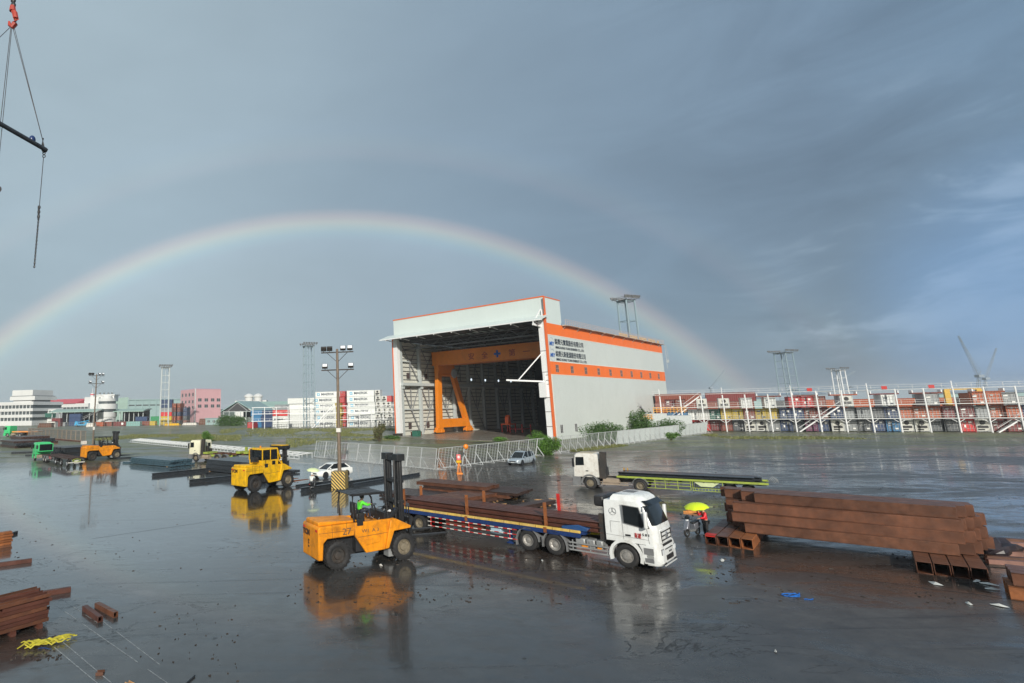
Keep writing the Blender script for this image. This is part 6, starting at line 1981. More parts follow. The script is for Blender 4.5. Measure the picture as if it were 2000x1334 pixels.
W_ = 'white'
tiers_r = [
    ['dgrey', 'maroon', 'red', 'red', 'maroon', 'brown', 'dgrey', 'w', 'w', 'grey', 'navy', 'dgrey', 'purple', 'navy', 'w', 'grey', 'dgrey', 'navy', 'blue', 'w', 'w', 'dgrey', 'dgrey', 'red', 'w', 'maroon', 'maroon', 'maroon', 'red', 'maroon'],
    ['blue', 'blue', 'white', 'white', 'dgreen', 'yellow', 'yellow', 'brown', 'yellow', 'yellow', 'navy', 'navy', 'brown', 'maroon', 'navy', 'grey', 'grey', 'dgrey', 'navy', 'orange', 'orange', 'orange', 'maroon', 'maroon', 'grey', 'orange', 'orange', 'navy', 'maroon', 'maroon'],
    ['maroon', 'brown', None, 'w', None, 'w', None, 'white', None, 'white', None, 'red', 'red', 'brown', None, 'w', None, None, 'white', None, None, 'grey', None, None, 'orange', 'orange', 'grey', None, None, None]]
tn = ['ground', 'second', 'third']
for tz, row in enumerate(tiers_r):
    for k, key in enumerate(row):
        if key is None: continue
        t = -10 + k * 2.52 + (.2 if tz == 1 else 0)
        reef = key == 'w'
        kk = 'white' if reef else key
        hue = dict(w='white refrigerated', dgrey='dark grey', dgreen='dark green').get(key, key)
        c = container(kk, RW(t, 2.4 + 3.1 + random.uniform(-.5, .6), tz * 2.93 + .04), RA + R(90), 6.06, reef,
                      f'{hue} container, right rack, {tn[tz]} tier, {ORD[k+1]} slot from the hangar', 'containers in the right rack')
        c.scale.z = 1.12
        if kk == 'navy' or kk == 'red':
            b = MB(); b.bx(-3.04, -3.02, -.7, -.2, 1.7, 2.1); b.bx(-3.04, -3.02, .3, .6, .9, 1.4); b.build('door_marking', m_lwhite, c)
        elif not reef and random.random() < .6:
            b = MB(); b.bx(-3.05, -3.03, .15, .85, 1.75, 1.95); b.bx(-3.05, -3.03, .2, .8, 1.35, 1.42); b.bx(-3.05, -3.03, .2, .8, 1.2, 1.26); b.bx(-3.05, -3.03, -.8, -.3, .5, .8); b.build('door_marking', m_lwhite if kk not in ('white', 'yellow') else m_navy, c)
# taller stacks farther behind, long sides to the yard
random.seed(3)
far_rows = [(-8, 20, ['maroon', 'maroon', 'brown', 'brown']), (5, 20, ['brown', 'maroon', 'brown', 'maroon']), (19, 24, ['grey', 'brown', 'dgrey']), (33, 26, ['grey', 'brown', 'orange']), (46, 22, ['dgrey', 'brown', 'orange']), (59, 22, ['maroon', 'brown', 'grey']), (-22, 22, ['maroon', 'maroon', 'brown', 'maroon'])]
for i, (t, n, keys) in enumerate(far_rows):
    for z, key in enumerate(keys):
        container(key, RW(t + random.uniform(-.4, .4), n, z * 2.62), RA, 12.19, False, f'long {key} container behind the right rack, stack {ORD[i+1]}, {ORD[z+1]} from the ground', 'long containers behind the right rack')
# floating decks seen over the third level
for i, (t, key) in enumerate([(12.7, 'brown'), (20.2, 'brown'), (27.8, 'orange'), (35.4, 'maroon'), (42.9, 'brown'), (53, 'orange')]):
    T = thing('flat_rack', f'rusty folded flat rack on top of the right container rows, {ORD[i+1]} from the hangar', 'flat rack', RW(t, 5.5, 8.82), RA)
    b = MB(); b.bx(-2.6, 2.6, -1.2, 1.2, 0, .3); b.build('floor', cpaint(key), T)
    b = MB(); b.bx(-2.6, -2.4, -1.2, 1.2, .3, .9); b.bx(2.4, 2.6, -1.2, 1.2, .3, .9); b.build('end_wall', m_wht, T)
T = thing('yellow_gantry', 'yellow portal legs standing behind the rack at the right edge', 'gantry', RW(49, 14), RA)
for x in (0, 5.6):
    b = MB(); b.bx(x - .5, x + .5, -.5, .5, 0, 9.6); b.build('leg', mat('gantry_yellow', (.60, .38, .06), .5), T)
b = MB(); b.bx(-.4, 6.0, -.3, .3, 9.62, 9.9); b.build('beam', mat('gantry_yellow', (.60, .38, .06), .5), T)

# tank block and yellow stair beside the hangar
T = thing('concrete_tank', 'grey concrete tank block with yellow railings right of the hangar', 'tank', RW(-11, -6.5), RA)
b = MB(); b.prism([(-6, 0), (5.6, 0), (5.6, 4.4), (0, 4.4), (0, 5.0), (-6, 5.0)], 0, 6); b.build('body', m_rwire, T)
b = MB()
for x0, x1, z in ((-6, -3.2, 3.2), (-3.0, 4.8, 5.1)):
    for zz in (.5, 1.0, 1.5): b.bar((x0, -.1, z + zz), (x1, -.1, z + zz), .12)
    x = x0
    while x <= x1: b.bar((x, -.1, z), (x, -.1, z + 1.5), .12); x += .8
b.build('railing', mat('amber_rail', (.75, .36, .06), .5), T)
T = thing('low_shed', 'small pale shed with two windows behind the hangar corner', 'shed', HW(86, 2), HA)
b = MB(); b.prism([(0, 0), (14, 0), (14, 8.0), (0, 9.4)], -4, 6); b.build('wall', m_pan, T)
for x in (3, 7.5):
    b = MB(); b.bx(x - .6, x + .6, -4.06, -4.003, 4.0, 5.8); b.build('window', M['glass'], T)

# ---- left: white refrigerated containers with a rack before them
LA = R(-14)
def LP(px, D): p = far(px, D); p.z = 0; return p
def stack(px, D, n, key, L, reefer, word, labelbase, ang=LA, z0=0, star=True, group='white containers stacked left of the hangar', m_=None, h=1.45, x0=None):
    p = LP(px, D)
    out = []
    for k in range(n):
        c = container(key, p + Vector((random.uniform(-.5, .5), random.uniform(-.3, .3), z0 + k * 2.62)), ang, L, reefer, f'{labelbase}, {ORD[k+1 + round(z0/2.62)]} from the ground', group)
        if word: side_text(c, word, L, star, m_, 1, h, x0)
        out.append(c)
    return out


EA = LA + R(90)
stack(706, 252, 6, 'white', 12.19, True, 'MAERSK', 'long white star-logo container in the column nearest the hangar', LA)
for i, px in enumerate((741, 751.5, 762)):
    stack(px, 252, (6, 5, 4)[i], 'white', 6.06, True, None, f'white container seen end-on, {ORD[i+1]} end-on column beside the hangar', EA)
stack(768, 262, 5, 'grey', 6.06, False, None, 'grey container end beside the hangar edge', EA)
c = container('red', LP(762, 252) + Vector((0, 0, 4 * 2.62)), EA, 6.06, False, 'red container end on top of the white end-on columns beside the hangar', None)
stack(672, 262, 6, 'red', 6.06, False, None, 'red container in the column behind the brown lamp post', EA)
stack(684, 275, 6, 'maroon', 12.19, False, None, 'dark red long container behind the logo column', LA)
stack(663, 258, 4, 'yellow', 6.06, False, None, 'yellow container half hidden by the brown lamp post', EA)
stack(639, 262, 5, 'white', 12.19, True, 'MAERSK', 'long white logo container left of the brown lamp post', LA)
c = container('white', LP(641, 262) + Vector((0, 0, 5 * 2.62)), LA, 12.19, True, 'long white logo container on top of the column left of the brown lamp post', None); side_text(c, 'MAERSK', 12.19)
stack(590, 266, 5, 'white', 12.19, True, None, 'long plain white container behind the light tower foot', LA)
stack(612, 268, 4, 'white', 6.06, True, None, 'white container end beside the light tower', EA)
stack(560, 290, 4, 'grey', 12.19, False, 'MAERSK', 'long pale grey logo container', LA, star=False)
for z, (key, word, mm) in enumerate([('white', None, None), ('white', 'MAERSK', None), ('orange', 'HAMBURG SÜD', m_lwhite), ]):
    c = container(key if key != 'orange' else 'red', LP(549, 250) + Vector((0, 0, z * 2.62)), LA, 7.0, False, ['plain white ground container', 'white logo container', 'bright red container with white lettering'][z] + ' left of the white rack', None)
    if word: side_text(c, word, 7.0, False, mm, h=.75 if z == 2 else .95, x0=-2.8)
stack(505, 268, 3, 'blue', 6.06, False, None, 'pale blue container in the small stack below the green roof', LA, group='mixed containers left of the white rack')
stack(524, 266, 3, 'navy', 6.06, False, None, 'dark blue container in the small stack below the green roof', LA, group='mixed containers left of the white rack')
stack(492, 262, 1, 'red', 6.06, False, None, 'red container beside the green bush', EA, group='mixed containers left of the white rack')
T = thing('container_rack', 'white steel rack with decks in front of the white containers left of the hangar', 'container rack', LP(494, 243), R(-3))
lenR = (LP(772, 236) - LP(494, 243)).length
m_w2 = m_wht
for k in range(13):
    x = lenR * k / 12
    b = MB(); b.tube((x, 0, 0), (x, 0, 9.0), .17, 6); b.build('post', m_w2, T)
for z in (3.2, 6.2, 8.9):
    b = MB(); b.bx(-.5, lenR + .5, -.12, .12, z, z + .24); b.bar((-.5, -.1, z + 1.1), (lenR, -.1, z + 1.1), .07) if z < 8 else None
    if z < 8:
        for k in range(26): b.bar((lenR * k / 25, -.1, z), (lenR * k / 25, -.1, z + 1.1), .07)
    b.build('deck_beam', m_w2, T)
b = MB(); b.bar((lenR * .42, -.3, .2), (lenR * .56, -.3, 8.8), .2, .4); b.bar((lenR * .44, -.3, .2), (lenR * .58, -.3, 8.8), .1, .2); b.build('staircase', m_w2, T)
b = MB(); b.bx(-16, lenR * .47, .5, .7, 0, 2.0)
b2 = MB()
T2 = thing('low_fence', 'grey low railing fence below the white rack at left', 'fence', LP(494, 238), R(-3))
for k in range(60): b2.bar((k * 1.0 + 8, 0, 0), (k * 1.0 + 8, 0, 2.0), .12)
b2.bar((8, 0, 2.0), (67, 0, 2.0), .14); b2.bar((8, 0, .3), (67, 0, .3), .14); b2.build('bars', M['greyp'], T2)

# ------------------------------------------------------------ far buildings on the left
def site(pxL, DL, pxR, DR):
    a, b_ = LP(pxL, DL), LP(pxR, DR)
    d = b_ - a
    return a, math.atan2(d.y, d.x), d.length


def zt(px, D, py):
    return far(px, D, py).z


m_bw = mat('white_render', (.60, .61, .60), .6, var=.06, vscale=.1, dirt=(.45, .45, .43), dirt_amt=.25, dscale=.2)
m_bg = mat('pale_green_roof', (.28, .40, .35), .5, var=.08, vscale=.2, wave=((1, 0, 0), 1.0, .02))
m_gw = mat('pale_green_wall', (.25, .36, .36), .6, var=.08, vscale=.2)
m_bgl = mat('far_window', (.07, .085, .09), .3, var=.3, vscale=1.5)
m_pink_w = mat('pink_render', (.62, .36, .38), .6, var=.05, vscale=.2, dirt=(.5, .3, .3), dirt_amt=.25, dscale=.2)
m_redr = mat('red_sheet_roof', (.55, .07, .09), .5, var=.08, vscale=.3)
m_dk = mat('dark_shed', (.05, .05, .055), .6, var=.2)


def windows(T, nm, xs, zs, w, h, y, m_=None, frame=True):
    for z in zs:
        for x in xs:
            b = MB(); b.bx(x - w / 2, x + w / 2, y - .06, y - .02, z, z + h); wd = b.build('window', m_ or m_bgl, T)
            if frame:
                f = MB(); f.bx(x - w / 2 - .1, x + w / 2 + .1, y - .12, y - .061, z - .12, z); f.bx(x - .06, x + .06, y - .10, y - .061, z, z + h); f.build('frame', m_bw, wd)


# 1 white banded office
a, an, Wd = site(-20, 430, 64, 420)
T = thing('office_building', 'white banded office block with a raised tower at the far left', 'building', a, an)
H1 = zt(30, 425, 786)
b = MB(); b.bx(0, Wd, 0, 30, 0, 3.4)
for k in range(3): b.bx(-.4, Wd + .4, -.4, 30.4, 3.4 + k * (H1 - 3.4) / 3 + 2.4, 3.4 + (k + 1) * (H1 - 3.4) / 3)
b.bx(0.2, Wd - .2, .4, 29, H1, H1 + .3)
b.build('wall', m_bw, T)
b = MB(); b.bx(.3, Wd - .3, .3, 29.6, 3.4, H1 - .1); b.build('window_band', m_bgl, T)
s_ = Wd / 84
b = MB()
for k in range(12): b.bx(k * Wd / 12 + .3, k * Wd / 12 + .9, .05, .29, 3.4, H1 - .5)
b.build('pier', m_bw, T)
x0, x1 = 37 * s_, 79 * s_
H2 = zt(40, 425, 762)
b = MB(); b.bx(x0 + 1, x1 - 2, 3, 22, H1 + .3, H1 + 4.4); b.bx(x0 - 1, x1 + 2, 1.5, 24, H1 + 4.4, H2 - 7.5); b.bx(x0, x1 - 1, 2.4, 23, H2 - 4.2, H2); b.build('tower', m_bw, T)
b = MB(); b.bx(x0 - .5, x1 + 1.3, 2, 23, H2 - 7.5, H2 - 4.2); b.build('window_band', m_bgl, T)
# 2 long white buildings with red roof
a, an, Wd = site(62, 540, 172, 520)
T = thing('warehouse', 'long white building with a low red sheet roof behind the office block', 'building', a, an)
Hh = zt(110, 530, 789); Hb = zt(110, 530, 779)
b = MB(); b.bx(0, Wd, 0, 30, 0, Hh); b.bx(0, Wd, 24, 60, 0, Hb); b.bx(Wd * .86, Wd, 5, 24, Hh, Hb + 1); b.build('wall', m_bw, T)
b = MB(); b.prism([(-1, Hh + .02), (14, Hh + 4.6), (23.9, Hh + 4.6), (23.9, Hh + .02)], Wd * .10, Wd * .78, 'yz'); b.build('roof', m_redr, T)
windows(T, 'w', [Wd * (k + .5) / 16 for k in range(16)], (Hh - 5,), 3.5, 1.8, 0, None, False)
b = MB(); b.tube((Wd * .66, 30, Hb), (Wd * .66, 30, Hb + 5.5), 1.8, 10); b.tube((Wd * .66, 30, Hb + 5.5), (Wd * .66, 30, Hb + 10), .3, 6); b.build('turret', m_bw, T)
b = MB(); b.tube((Wd * .66, 30, Hb + 3.6), (Wd * .66, 30, Hb + 4.6), 2.0, 10); b.build('turret_band', m_redr, T)
# lower row below it
a, an, Wd = site(62, 440, 110, 432)
T = thing('low_building', 'low white building with a dark green awning right of the office block', 'building', a, an)
b = MB(); b.bx(0, Wd, 0, 20, 0, 11.5); b.build('wall', m_bw, T)
b = MB(); b.bx(-.5, Wd, -3, -.1, 5.5, 8.6); b.build('awning', cpaint('dgreen'), T)
windows(T, 'w', [Wd * (k + .5) / 6 for k in range(6)], (8.9,), 1.8, 1.6, 0, None, False)
# 3 canopies
for i, (pa, pb, D, ya, lab) in enumerate([(103, 190, 385, 800, 'grey-green flat canopy on posts over dark bays, left of the round building'), (226, 280, 400, 799, 'grey-green flat canopy on posts right of the round building')]):
    a, an, Wd = site(pa, D, pb, D)
    T = thing('canopy', lab, 'canopy', a, an)
    Hc = zt(pa, D, ya)
    b = MB(); b.prism([(-3, Hc - 1.6), (6, Hc), (16, Hc), (16, Hc - .5), (-3, Hc - 2.0)], -1, Wd + 1, 'yz'); b.build('roof', m_bg, T)
    for k in range(7):
        x = Wd * k / 6; b = MB(); b.bx(x - .22, x + .22, -.3, .1, 0, Hc - 1.7); b.build('post', m_frame, T)
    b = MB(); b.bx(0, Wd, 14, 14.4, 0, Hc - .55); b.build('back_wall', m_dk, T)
random.seed(9)
for k, (px, D, n, key, L, lab) in enumerate([(113, 372, 2, 'maroon', 6, 'under the left end of the long canopy'), (126, 375, 1, 'grey', 4, 'beside the posts of the long canopy'), (149, 378, 3, 'navy', 8, 'stacked under the long canopy'),
                                             (196, 352, 1, 'orange', 6.06, 'standing alone right of the left lamp post'), (214, 356, 1, 'brown', 5, 'between the orange and the dark red one'), (237, 352, 1, 'maroon', 8, 'with the round white mark'),
                                             (263, 345, 1, 'teal', 8.5, 'pale and patched, in the front row'), (285, 352, 1, 'brown', 6, 'right of the pale teal one'), (278, 372, 2, 'navy', 8, 'in the second row, under the green warehouse'),
                                             (305, 372, 2, 'green', 6, 'left of the tall coloured stack'), (300, 352, 1, 'yellow', 4, 'low in the front row'), (327, 364, 1, 'yellow', 8, 'at the foot of the tall stack')]):
    for z in range(n):
        container(key, LP(px, D) + Vector((0, 0, z * 2.62)), R(-6), L, False, f'{key} container {lab}' + (f', {ORD[z+1]} from the ground' if n > 1 else ''), 'scattered containers at the left back')
c = [('yellow', 'red', 'grey', 'navy', 'navy'), ('brown', 'orange', 'dgrey', 'brown', 'orange'), ('dgrey', 'orange', 'navy', 'brown', 'orange'), ('brown', 'dgrey', 'navy', 'navy')]
for i, (px, keys) in enumerate(zip((326, 344, 353, 365), c)):
    for z, key in enumerate(keys):
        container(key, LP(px, 362) + Vector((0, 0, z * 2.62 + (2.62 if i == 0 else 0))), R(-6) + (0 if i == 0 else R(90)), 7.5 if i == 0 else 6.06, False, f'{key} container in the tall mixed stack before the pink building, {["left","second","third","right"][i]} column, {ORD[z+1]} up', 'mixed tall container stack before the pink building')
c = thing('round_mark_board', 'white round mark board on the dark red container', 'board', LP(240, 346) + Vector((0, 0, .6)), R(-6))
b = MB(); b.revolve([(.01, 0), (.75, 0), (.75, .05), (.01, .05)], (0, 0, .8), 'y', 14); b.build('disc', m_lwhite, c)
T = thing('blue_machine', 'light blue telescopic yard machine beside the left canopy', 'machine', LP(164, 350), R(-6))
m_lb = mat('light_blue_paint', (.05, .36, .62), .4)
b = MB(); b.bx(-5, 4.5, -1, 1, .8, 1.6); b.prism([(-5, 1.6), (-4.6, 3.2), (-3.2, 3.2), (-2.8, 1.6)], -1, 1); b.prism([(1.5, 1.6), (1.6, 2.6), (4.2, 2.6), (4.4, 1.6)], -1, 1); b.bar((-3.5, 0, 2.5), (3.5, 0, 3.6), .4); b.build('body', m_lb, T)
for x in (-3.6, 2.8):
    for s in (-1, 1): wheel(T, x, s * 1.0, .6, .35, s, 'loader')
T = thing('conveyor', 'grey inclined conveyor rising to the round building', 'conveyor', LP(160, 380), R(-2))
b = MB(); b.bar((-4, 0, 2), (14, 0, 10.5), 1.2, .5); b.build('belt', M['greyp'], T)
b = MB()
for x in (2, 8): b.bar((x, 0, 0), (x, 0, 4 + x * .5), .25)
b.bar((-4, -.6, 3), (14, -.6, 11.5), .12); b.build('support', m_frame, T)
# 4 round white building
cD = 392
T = thing('round_building', 'white round-fronted office with stacked curved storeys', 'building', LP(209, cD + 8), 0)
rad_ = (LP(228, cD) - LP(190, cD)).length / 2
zs = [zt(209, cD, y) for y in (826, 814, 800, 788, 782)]
for i, (z0, z1, rr) in enumerate([(0, 5.2, .92), (5.2, 8.6, 1.0), (10.6, 14.2, 1.04), (16.0, 18.0, .90), (18.0, 20.0, .5)]):
    b = MB(); b.revolve([(rad_ * rr, z0), (rad_ * rr, z1)], (0, 0, 0), 'z', 24); b.build('storey_band', m_bw, T, smooth=True)
b = MB(); b.revolve([(rad_ * .9, 8.6), (rad_ * .9, 10.6)], (0, 0, 0), 'z', 24); b.build('window_band', m_bgl, T, smooth=True)
b = MB(); b.revolve([(rad_ * .85, 14.2), (rad_ * .85, 16.0)], (0, 0, 0), 'z', 24); b.build('window_band', m_bgl, T, smooth=True)
b = MB(); b.bx(-7.5, 4.5, 0, 8, 16, zt(200, cD, 772)); b.bx(-8.2, 5.2, -.7, 8.7, zt(200, cD, 772), zt(200, cD, 770)); b.bx(-13, -6, 2, 12, 0, 19.5); b.build('tower', m_bw, T)
windows(T, 'w', (-5.5, -2.5, .5, 3), (17.5, 20.8), 1.2, 1.3, 0)
# 5 pale green warehouse
a, an, Wd = site(250, 455, 357, 470)
T = thing('warehouse', 'long pale green warehouse with ribbed side and low gable left of the pink building', 'building', a, an)
Hg = zt(300, 460, 781)
b = MB(); b.bx(0, Wd, 0, 40, 0, Hg); b.bx(-.5, Wd + .5, -.7, 40, Hg, Hg + .7); b.build('wall', m_gw, T)
b = MB()
for k in range(9): b.bx(Wd * k / 8 - .4, Wd * k / 8 + .4, -.5, -.02, 0, Hg)
b.build('pilaster', m_gw, T)
windows(T, 'w', [Wd * (k + .5) / 8 for k in range(8)], (Hg - 4.6,), 5.0, 1.0, 0, None, False)
b = MB(); b.prism([(-14, 0), (-14, Hg - 3), (-7, Hg + 2.0), (0, Hg + 2.5), (0, 0)], 1, 40); b.build('gable', m_bg, T)
# 8 pink building
a, an, Wd = site(381, 392, 431, 408)
T = thing('pink_building', 'pink four-storey building with arched windows on its narrow side', 'building', a, an)
Hp = zt(381, 392, 758.5)
q = LP(352, 418)
loc_ = Matrix.Rotation(-an, 3, 'Z') @ (q - a)
dep = loc_.length
sk = loc_.x
pts = [(0, 0), (Wd, 0), (Wd + loc_.x, loc_.y), (loc_.x, loc_.y)]
b = MB(); b.prism(pts, 0, Hp - .4, 'xy'); b.build('wall', m_pink_w, T)
b = MB(); b.prism([(p[0] * 1.01, p[1] * 1.01 - .2) for p in pts], Hp - .38, Hp, 'xy'); b.build('roof_edge', mat('lilac_trim', (.5, .42, .55), .5), T)
b = MB(); b.bx(-.25, .25, -.25, .25, 0, Hp); b.build('corner_strip', m_bw, T)
windows(T, 'w', [Wd * f for f in (.17, .42, .67, .9)], (Hp * .44, Hp * .62), Wd * .13, Hp * .09, 0)
fd = Vector((loc_.x, loc_.y, 0)).normalized(); fn = Vector((-fd.y, fd.x, 0)) * (1 if fd.x > 0 else 1)
fn = Vector((fd.y, -fd.x, 0));
if (Matrix.Rotation(an, 3, 'Z') @ fn).y > 0: fn = -fn
for r_, z in enumerate((Hp * .42, Hp * .58, Hp * .78)):
    for k in range(4):
        c = fd * (dep * (.15 + .235 * k)) + fn * .08
        rot = Matrix((fd, -fn, Vector((0, 0, 1)))).transposed()
        b = MB(); b.box((c.x, c.y, z + .9), (dep * .085, .1, 2.0 if r_ else 1.7), rot)
        if r_ == 2: b.box((c.x, c.y, z + 2.1), (dep * .045, .1, .6), rot)
        wd = b.build('arched_window' if r_ == 2 else 'window', m_bgl, T)
        f = MB(); c2 = c + fn * .05; f.box((c2.x, c2.y, z - .15), (dep * .11, .16, .22), rot); f.build('sill', m_bw, wd)
# 9 dark gabled shed, green roof, twin domed towers
a, an, Wd = site(437, 330, 492, 325)
T = thing('open_shed', 'dark open-sided shed with a broad gabled roof behind the bush', 'shed', a, an)
He = zt(437, 330, 803); Hr = zt(465, 328, 783)
b = MB(); b.prism([(-1.5, He), (Wd * .5, Hr), (Wd + 1.5, He), (Wd + 1.5, He - .5), (Wd * .5, Hr - .6), (-1.5, He - .5)], -1, 30); b.build('roof', m_gw, T)
b = MB(); b.prism([(0, He - .5), (Wd * .5, Hr - .8), (Wd, He - .5)], 0, .4); b.build('gable', m_dk, T)
b = MB()
for k in range(6): b.bar((Wd * k / 5, 0, 0), (Wd * k / 5, 0, He), .35)
b.bar((0, -.2, He - .4), (Wd, -.2, He - .4), .3); b.bar((Wd * .15, -.2, He), (Wd * .5, -.2, Hr - 1.2), .2); b.bar((Wd * .85, -.2, He), (Wd * .5, -.2, Hr - 1.2), .2)
b.build('post', m_frame, T)
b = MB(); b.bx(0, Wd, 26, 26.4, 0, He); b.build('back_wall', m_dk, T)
b = MB(); b.bx(4, Wd * .75, 3, 9, 0, 4.0); b.build('stored_goods', m_bw, T)
a, an, Wd = site(466, 420, 575, 420)
T = thing('warehouse', 'low warehouse with a pale green sloping roof left of the white containers', 'building', a, an)
Hg = zt(500, 420, 797); Ht = zt(500, 420, 784)
b = MB(); b.bx(0, Wd, 0, 30, 0, Hg); b.build('wall', m_bw, T)
b = MB(); b.prism([(-1, Hg), (15, Ht), (31, Hg)], -1, Wd + 1, 'yz'); b.build('roof', m_bg, T)
T = thing('twin_towers', 'two small white domed water towers on a far roof', 'building', LP(494, 520), 0)
for px in (486, 504):
    x = LP(px, 520).x - LP(494, 520).x
    b = MB(); b.revolve([(3.6, 0), (3.6, zt(490, 520, 776)), (4.4, zt(490, 520, 775.5)), (4.4, zt(490, 520, 773)), (2.5, zt(490, 520, 770)), (.1, zt(490, 520, 768.5))], (x, 0, 0), 'z', 14); b.build('tower', m_bw, T, smooth=True)
b = MB(); b.bx(-17, 12, 3, 12, 0, zt(490, 520, 782)); b.build('wall', m_bw, T)
T = thing('site_hut', 'small pale site hut with dark openings right of the pink building', 'hut', LP(418, 335), R(-4))
b = MB(); b.bx(-5, 4, 0, 5, 0, 3.6); b.bx(-5.4, 4.4, -.5, 5.4, 3.6, 3.9); b.build('wall', m_gw, T)
windows(T, 'w', (-3, 0, 2.6), (1.4,), 1.5, 1.2, 0)
T = thing('site_fence', 'long grey mesh fence in front of the left containers', 'fence', LP(66, 332), math.atan2((LP(432, 318) - LP(66, 332)).y, (LP(432, 318) - LP(66, 332)).x))
Lf = (LP(432, 318) - LP(66, 332)).length
b = MB()
for k in range(80): b.bar((Lf * k / 79, 0, 0), (Lf * k / 79, 0, 3.0), .09)
for z in (.4, 1.7, 3.0): b.bar((0, 0, z), (Lf, 0, z), .08)
b.build('bars', mat('dull_fence', (.20, .20, .18), .6), T)
random.seed(4)
for k, (px, D, w, h, key) in enumerate([(92, 345, 9, 2.6, 'rust'), (105, 348, 5, 3.4, 'white_old'), (180, 345, 5, 2.2, 'white_old'), (338, 330, 9, 1.5, 'yellow'), (372, 338, 9, 1.4, 'white_old'), (398, 345, 5, 3.4, 'rust')]):
    T = thing('stored_crate', f'{["rusty","pale","pale","yellow","pale","rusty"][k]} crate in the left back yard, {ORD[k+1]} from the left', 'crate', LP(px, D), R(-5))
    b = MB(); b.prism([(-w / 2, 0), (w / 2, 0), (w / 2 * .9, h), (-w / 2 * .8, h)], -1.5, 1.5); b.build('body', M[key], T, bevel=.1)
    b = MB(); b.bx(-w / 2 * .9, w / 2, -1.7, 1.7, h, h + .15); b.build('lid', M['greyp'], T)

# ------------------------------------------------------------ far right: cranes and port sheds
m_far = mat('far_blue_grey', (.22, .27, .32), .7)  # tone lightened so the colour itself carries part of the haze fade


def lattice(b, p, q, w, n, r_):
    p, q = Vector(p), Vector(q); d = q - p; s = d.normalized().cross(Vector((0, 1, 0))).normalized() * w; t = Vector((0, w, 0))
    for a_, c_ in ((s + t, 1), (s - t, 1), (-s + t, 1), (-s - t, 1)): b.bar(p + a_, q + a_ * .4, r_)
    for i in range(n):
        f0, f1 = i / n, (i + 1) / n
        b.bar(p + d * f0 + s * (1 - .6 * f0), p + d * f1 - s * (1 - .6 * f1), r_ * .7); b.bar(p + d * f0 - s * (1 - .6 * f0), p + d * f1 + s * (1 - .6 * f1), r_ * .7)


def far_crane(label, px0, y0, px1, y1, D, base_px, w=3.0, mast=True):
    p = LP(base_px, D)
    T = thing('port_crane', label, 'crane', p)
    a = far(px0, D, y0) - p; c = far(px1, D, y1) - p
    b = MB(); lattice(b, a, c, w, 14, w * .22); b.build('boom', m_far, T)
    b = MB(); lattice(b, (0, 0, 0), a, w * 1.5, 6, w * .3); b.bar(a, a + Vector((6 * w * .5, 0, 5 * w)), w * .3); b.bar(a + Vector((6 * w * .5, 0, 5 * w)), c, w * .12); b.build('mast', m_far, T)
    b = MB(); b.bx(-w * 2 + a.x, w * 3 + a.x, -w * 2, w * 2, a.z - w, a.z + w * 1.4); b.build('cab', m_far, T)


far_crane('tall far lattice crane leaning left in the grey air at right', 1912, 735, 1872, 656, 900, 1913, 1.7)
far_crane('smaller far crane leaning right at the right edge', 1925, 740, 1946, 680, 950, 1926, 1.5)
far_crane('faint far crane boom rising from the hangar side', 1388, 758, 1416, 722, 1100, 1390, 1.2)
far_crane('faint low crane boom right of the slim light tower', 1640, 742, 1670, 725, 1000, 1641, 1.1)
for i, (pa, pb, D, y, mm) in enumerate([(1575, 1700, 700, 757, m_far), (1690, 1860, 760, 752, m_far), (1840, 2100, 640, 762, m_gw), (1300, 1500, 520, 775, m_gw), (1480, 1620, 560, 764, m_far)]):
    a, an, Wd = site(pa, D, pb, D)
    T = thing('port_shed', f'long low blue-grey port shed on the right horizon, {["third","fourth","rightmost","leftmost","second"][i]} from the left', 'shed', a, an)
    h = zt((pa + pb) / 2, D, y)
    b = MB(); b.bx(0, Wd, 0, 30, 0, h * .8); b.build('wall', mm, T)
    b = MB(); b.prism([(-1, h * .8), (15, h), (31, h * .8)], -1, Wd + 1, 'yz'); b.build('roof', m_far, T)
a, an, Wd = site(-400, 1200, 1400, 1200)
T = thing('tree_belt', 'dim belt of far trees and roofs along the horizon', 'trees', a, an)
random.seed(2)
b = MB(); x = 0
while x < Wd:
    w = random.uniform(20, 60); b.ball((x, 0, 2), w * .6, 5, (1.2, .5, random.uniform(.22, .38))); x += w * .9
b.build('crown', mat('far_foliage', (.06, .085, .07), .9, var=.2, vscale=.03), T, smooth=True)
T['kind'] = 'stuff'

# ------------------------------------------------------------ plants
def leaf_mat(name, c1, c2):
    m = bpy.data.materials.new(name); m.use_nodes = True
    t = NT(m.node_tree)
    tc = t.n('ShaderNodeTexCoord'); geo = t.n('ShaderNodeNewGeometry')
    r_ = geo.outputs['Random Per Island']
    c = t.mix(r_, c1, c2)
    n = t.noise(tc.outputs['Object'], 1.2, 3)
    c = t.mix(1.0, c, t.rng(n, .3, .7, .7, 1.3), 'MULTIPLY')
    b = t.n('ShaderNodeBsdfPrincipled'); t.set(b, 'Base Color', c); t.set(b, 'Roughness', .45)
    tr = t.n('ShaderNodeBsdfTranslucent'); t.set(tr, 0, c)
    ms = t.n('ShaderNodeMixShader'); t.set(ms, 0, .25); t.t.links.new(b.outputs[0], ms.inputs[1]); t.t.links.new(tr.outputs[0], ms.inputs[2])
    out = t.n('ShaderNodeOutputMaterial'); t.t.links.new(ms.outputs[0], out.inputs[0])
    return m


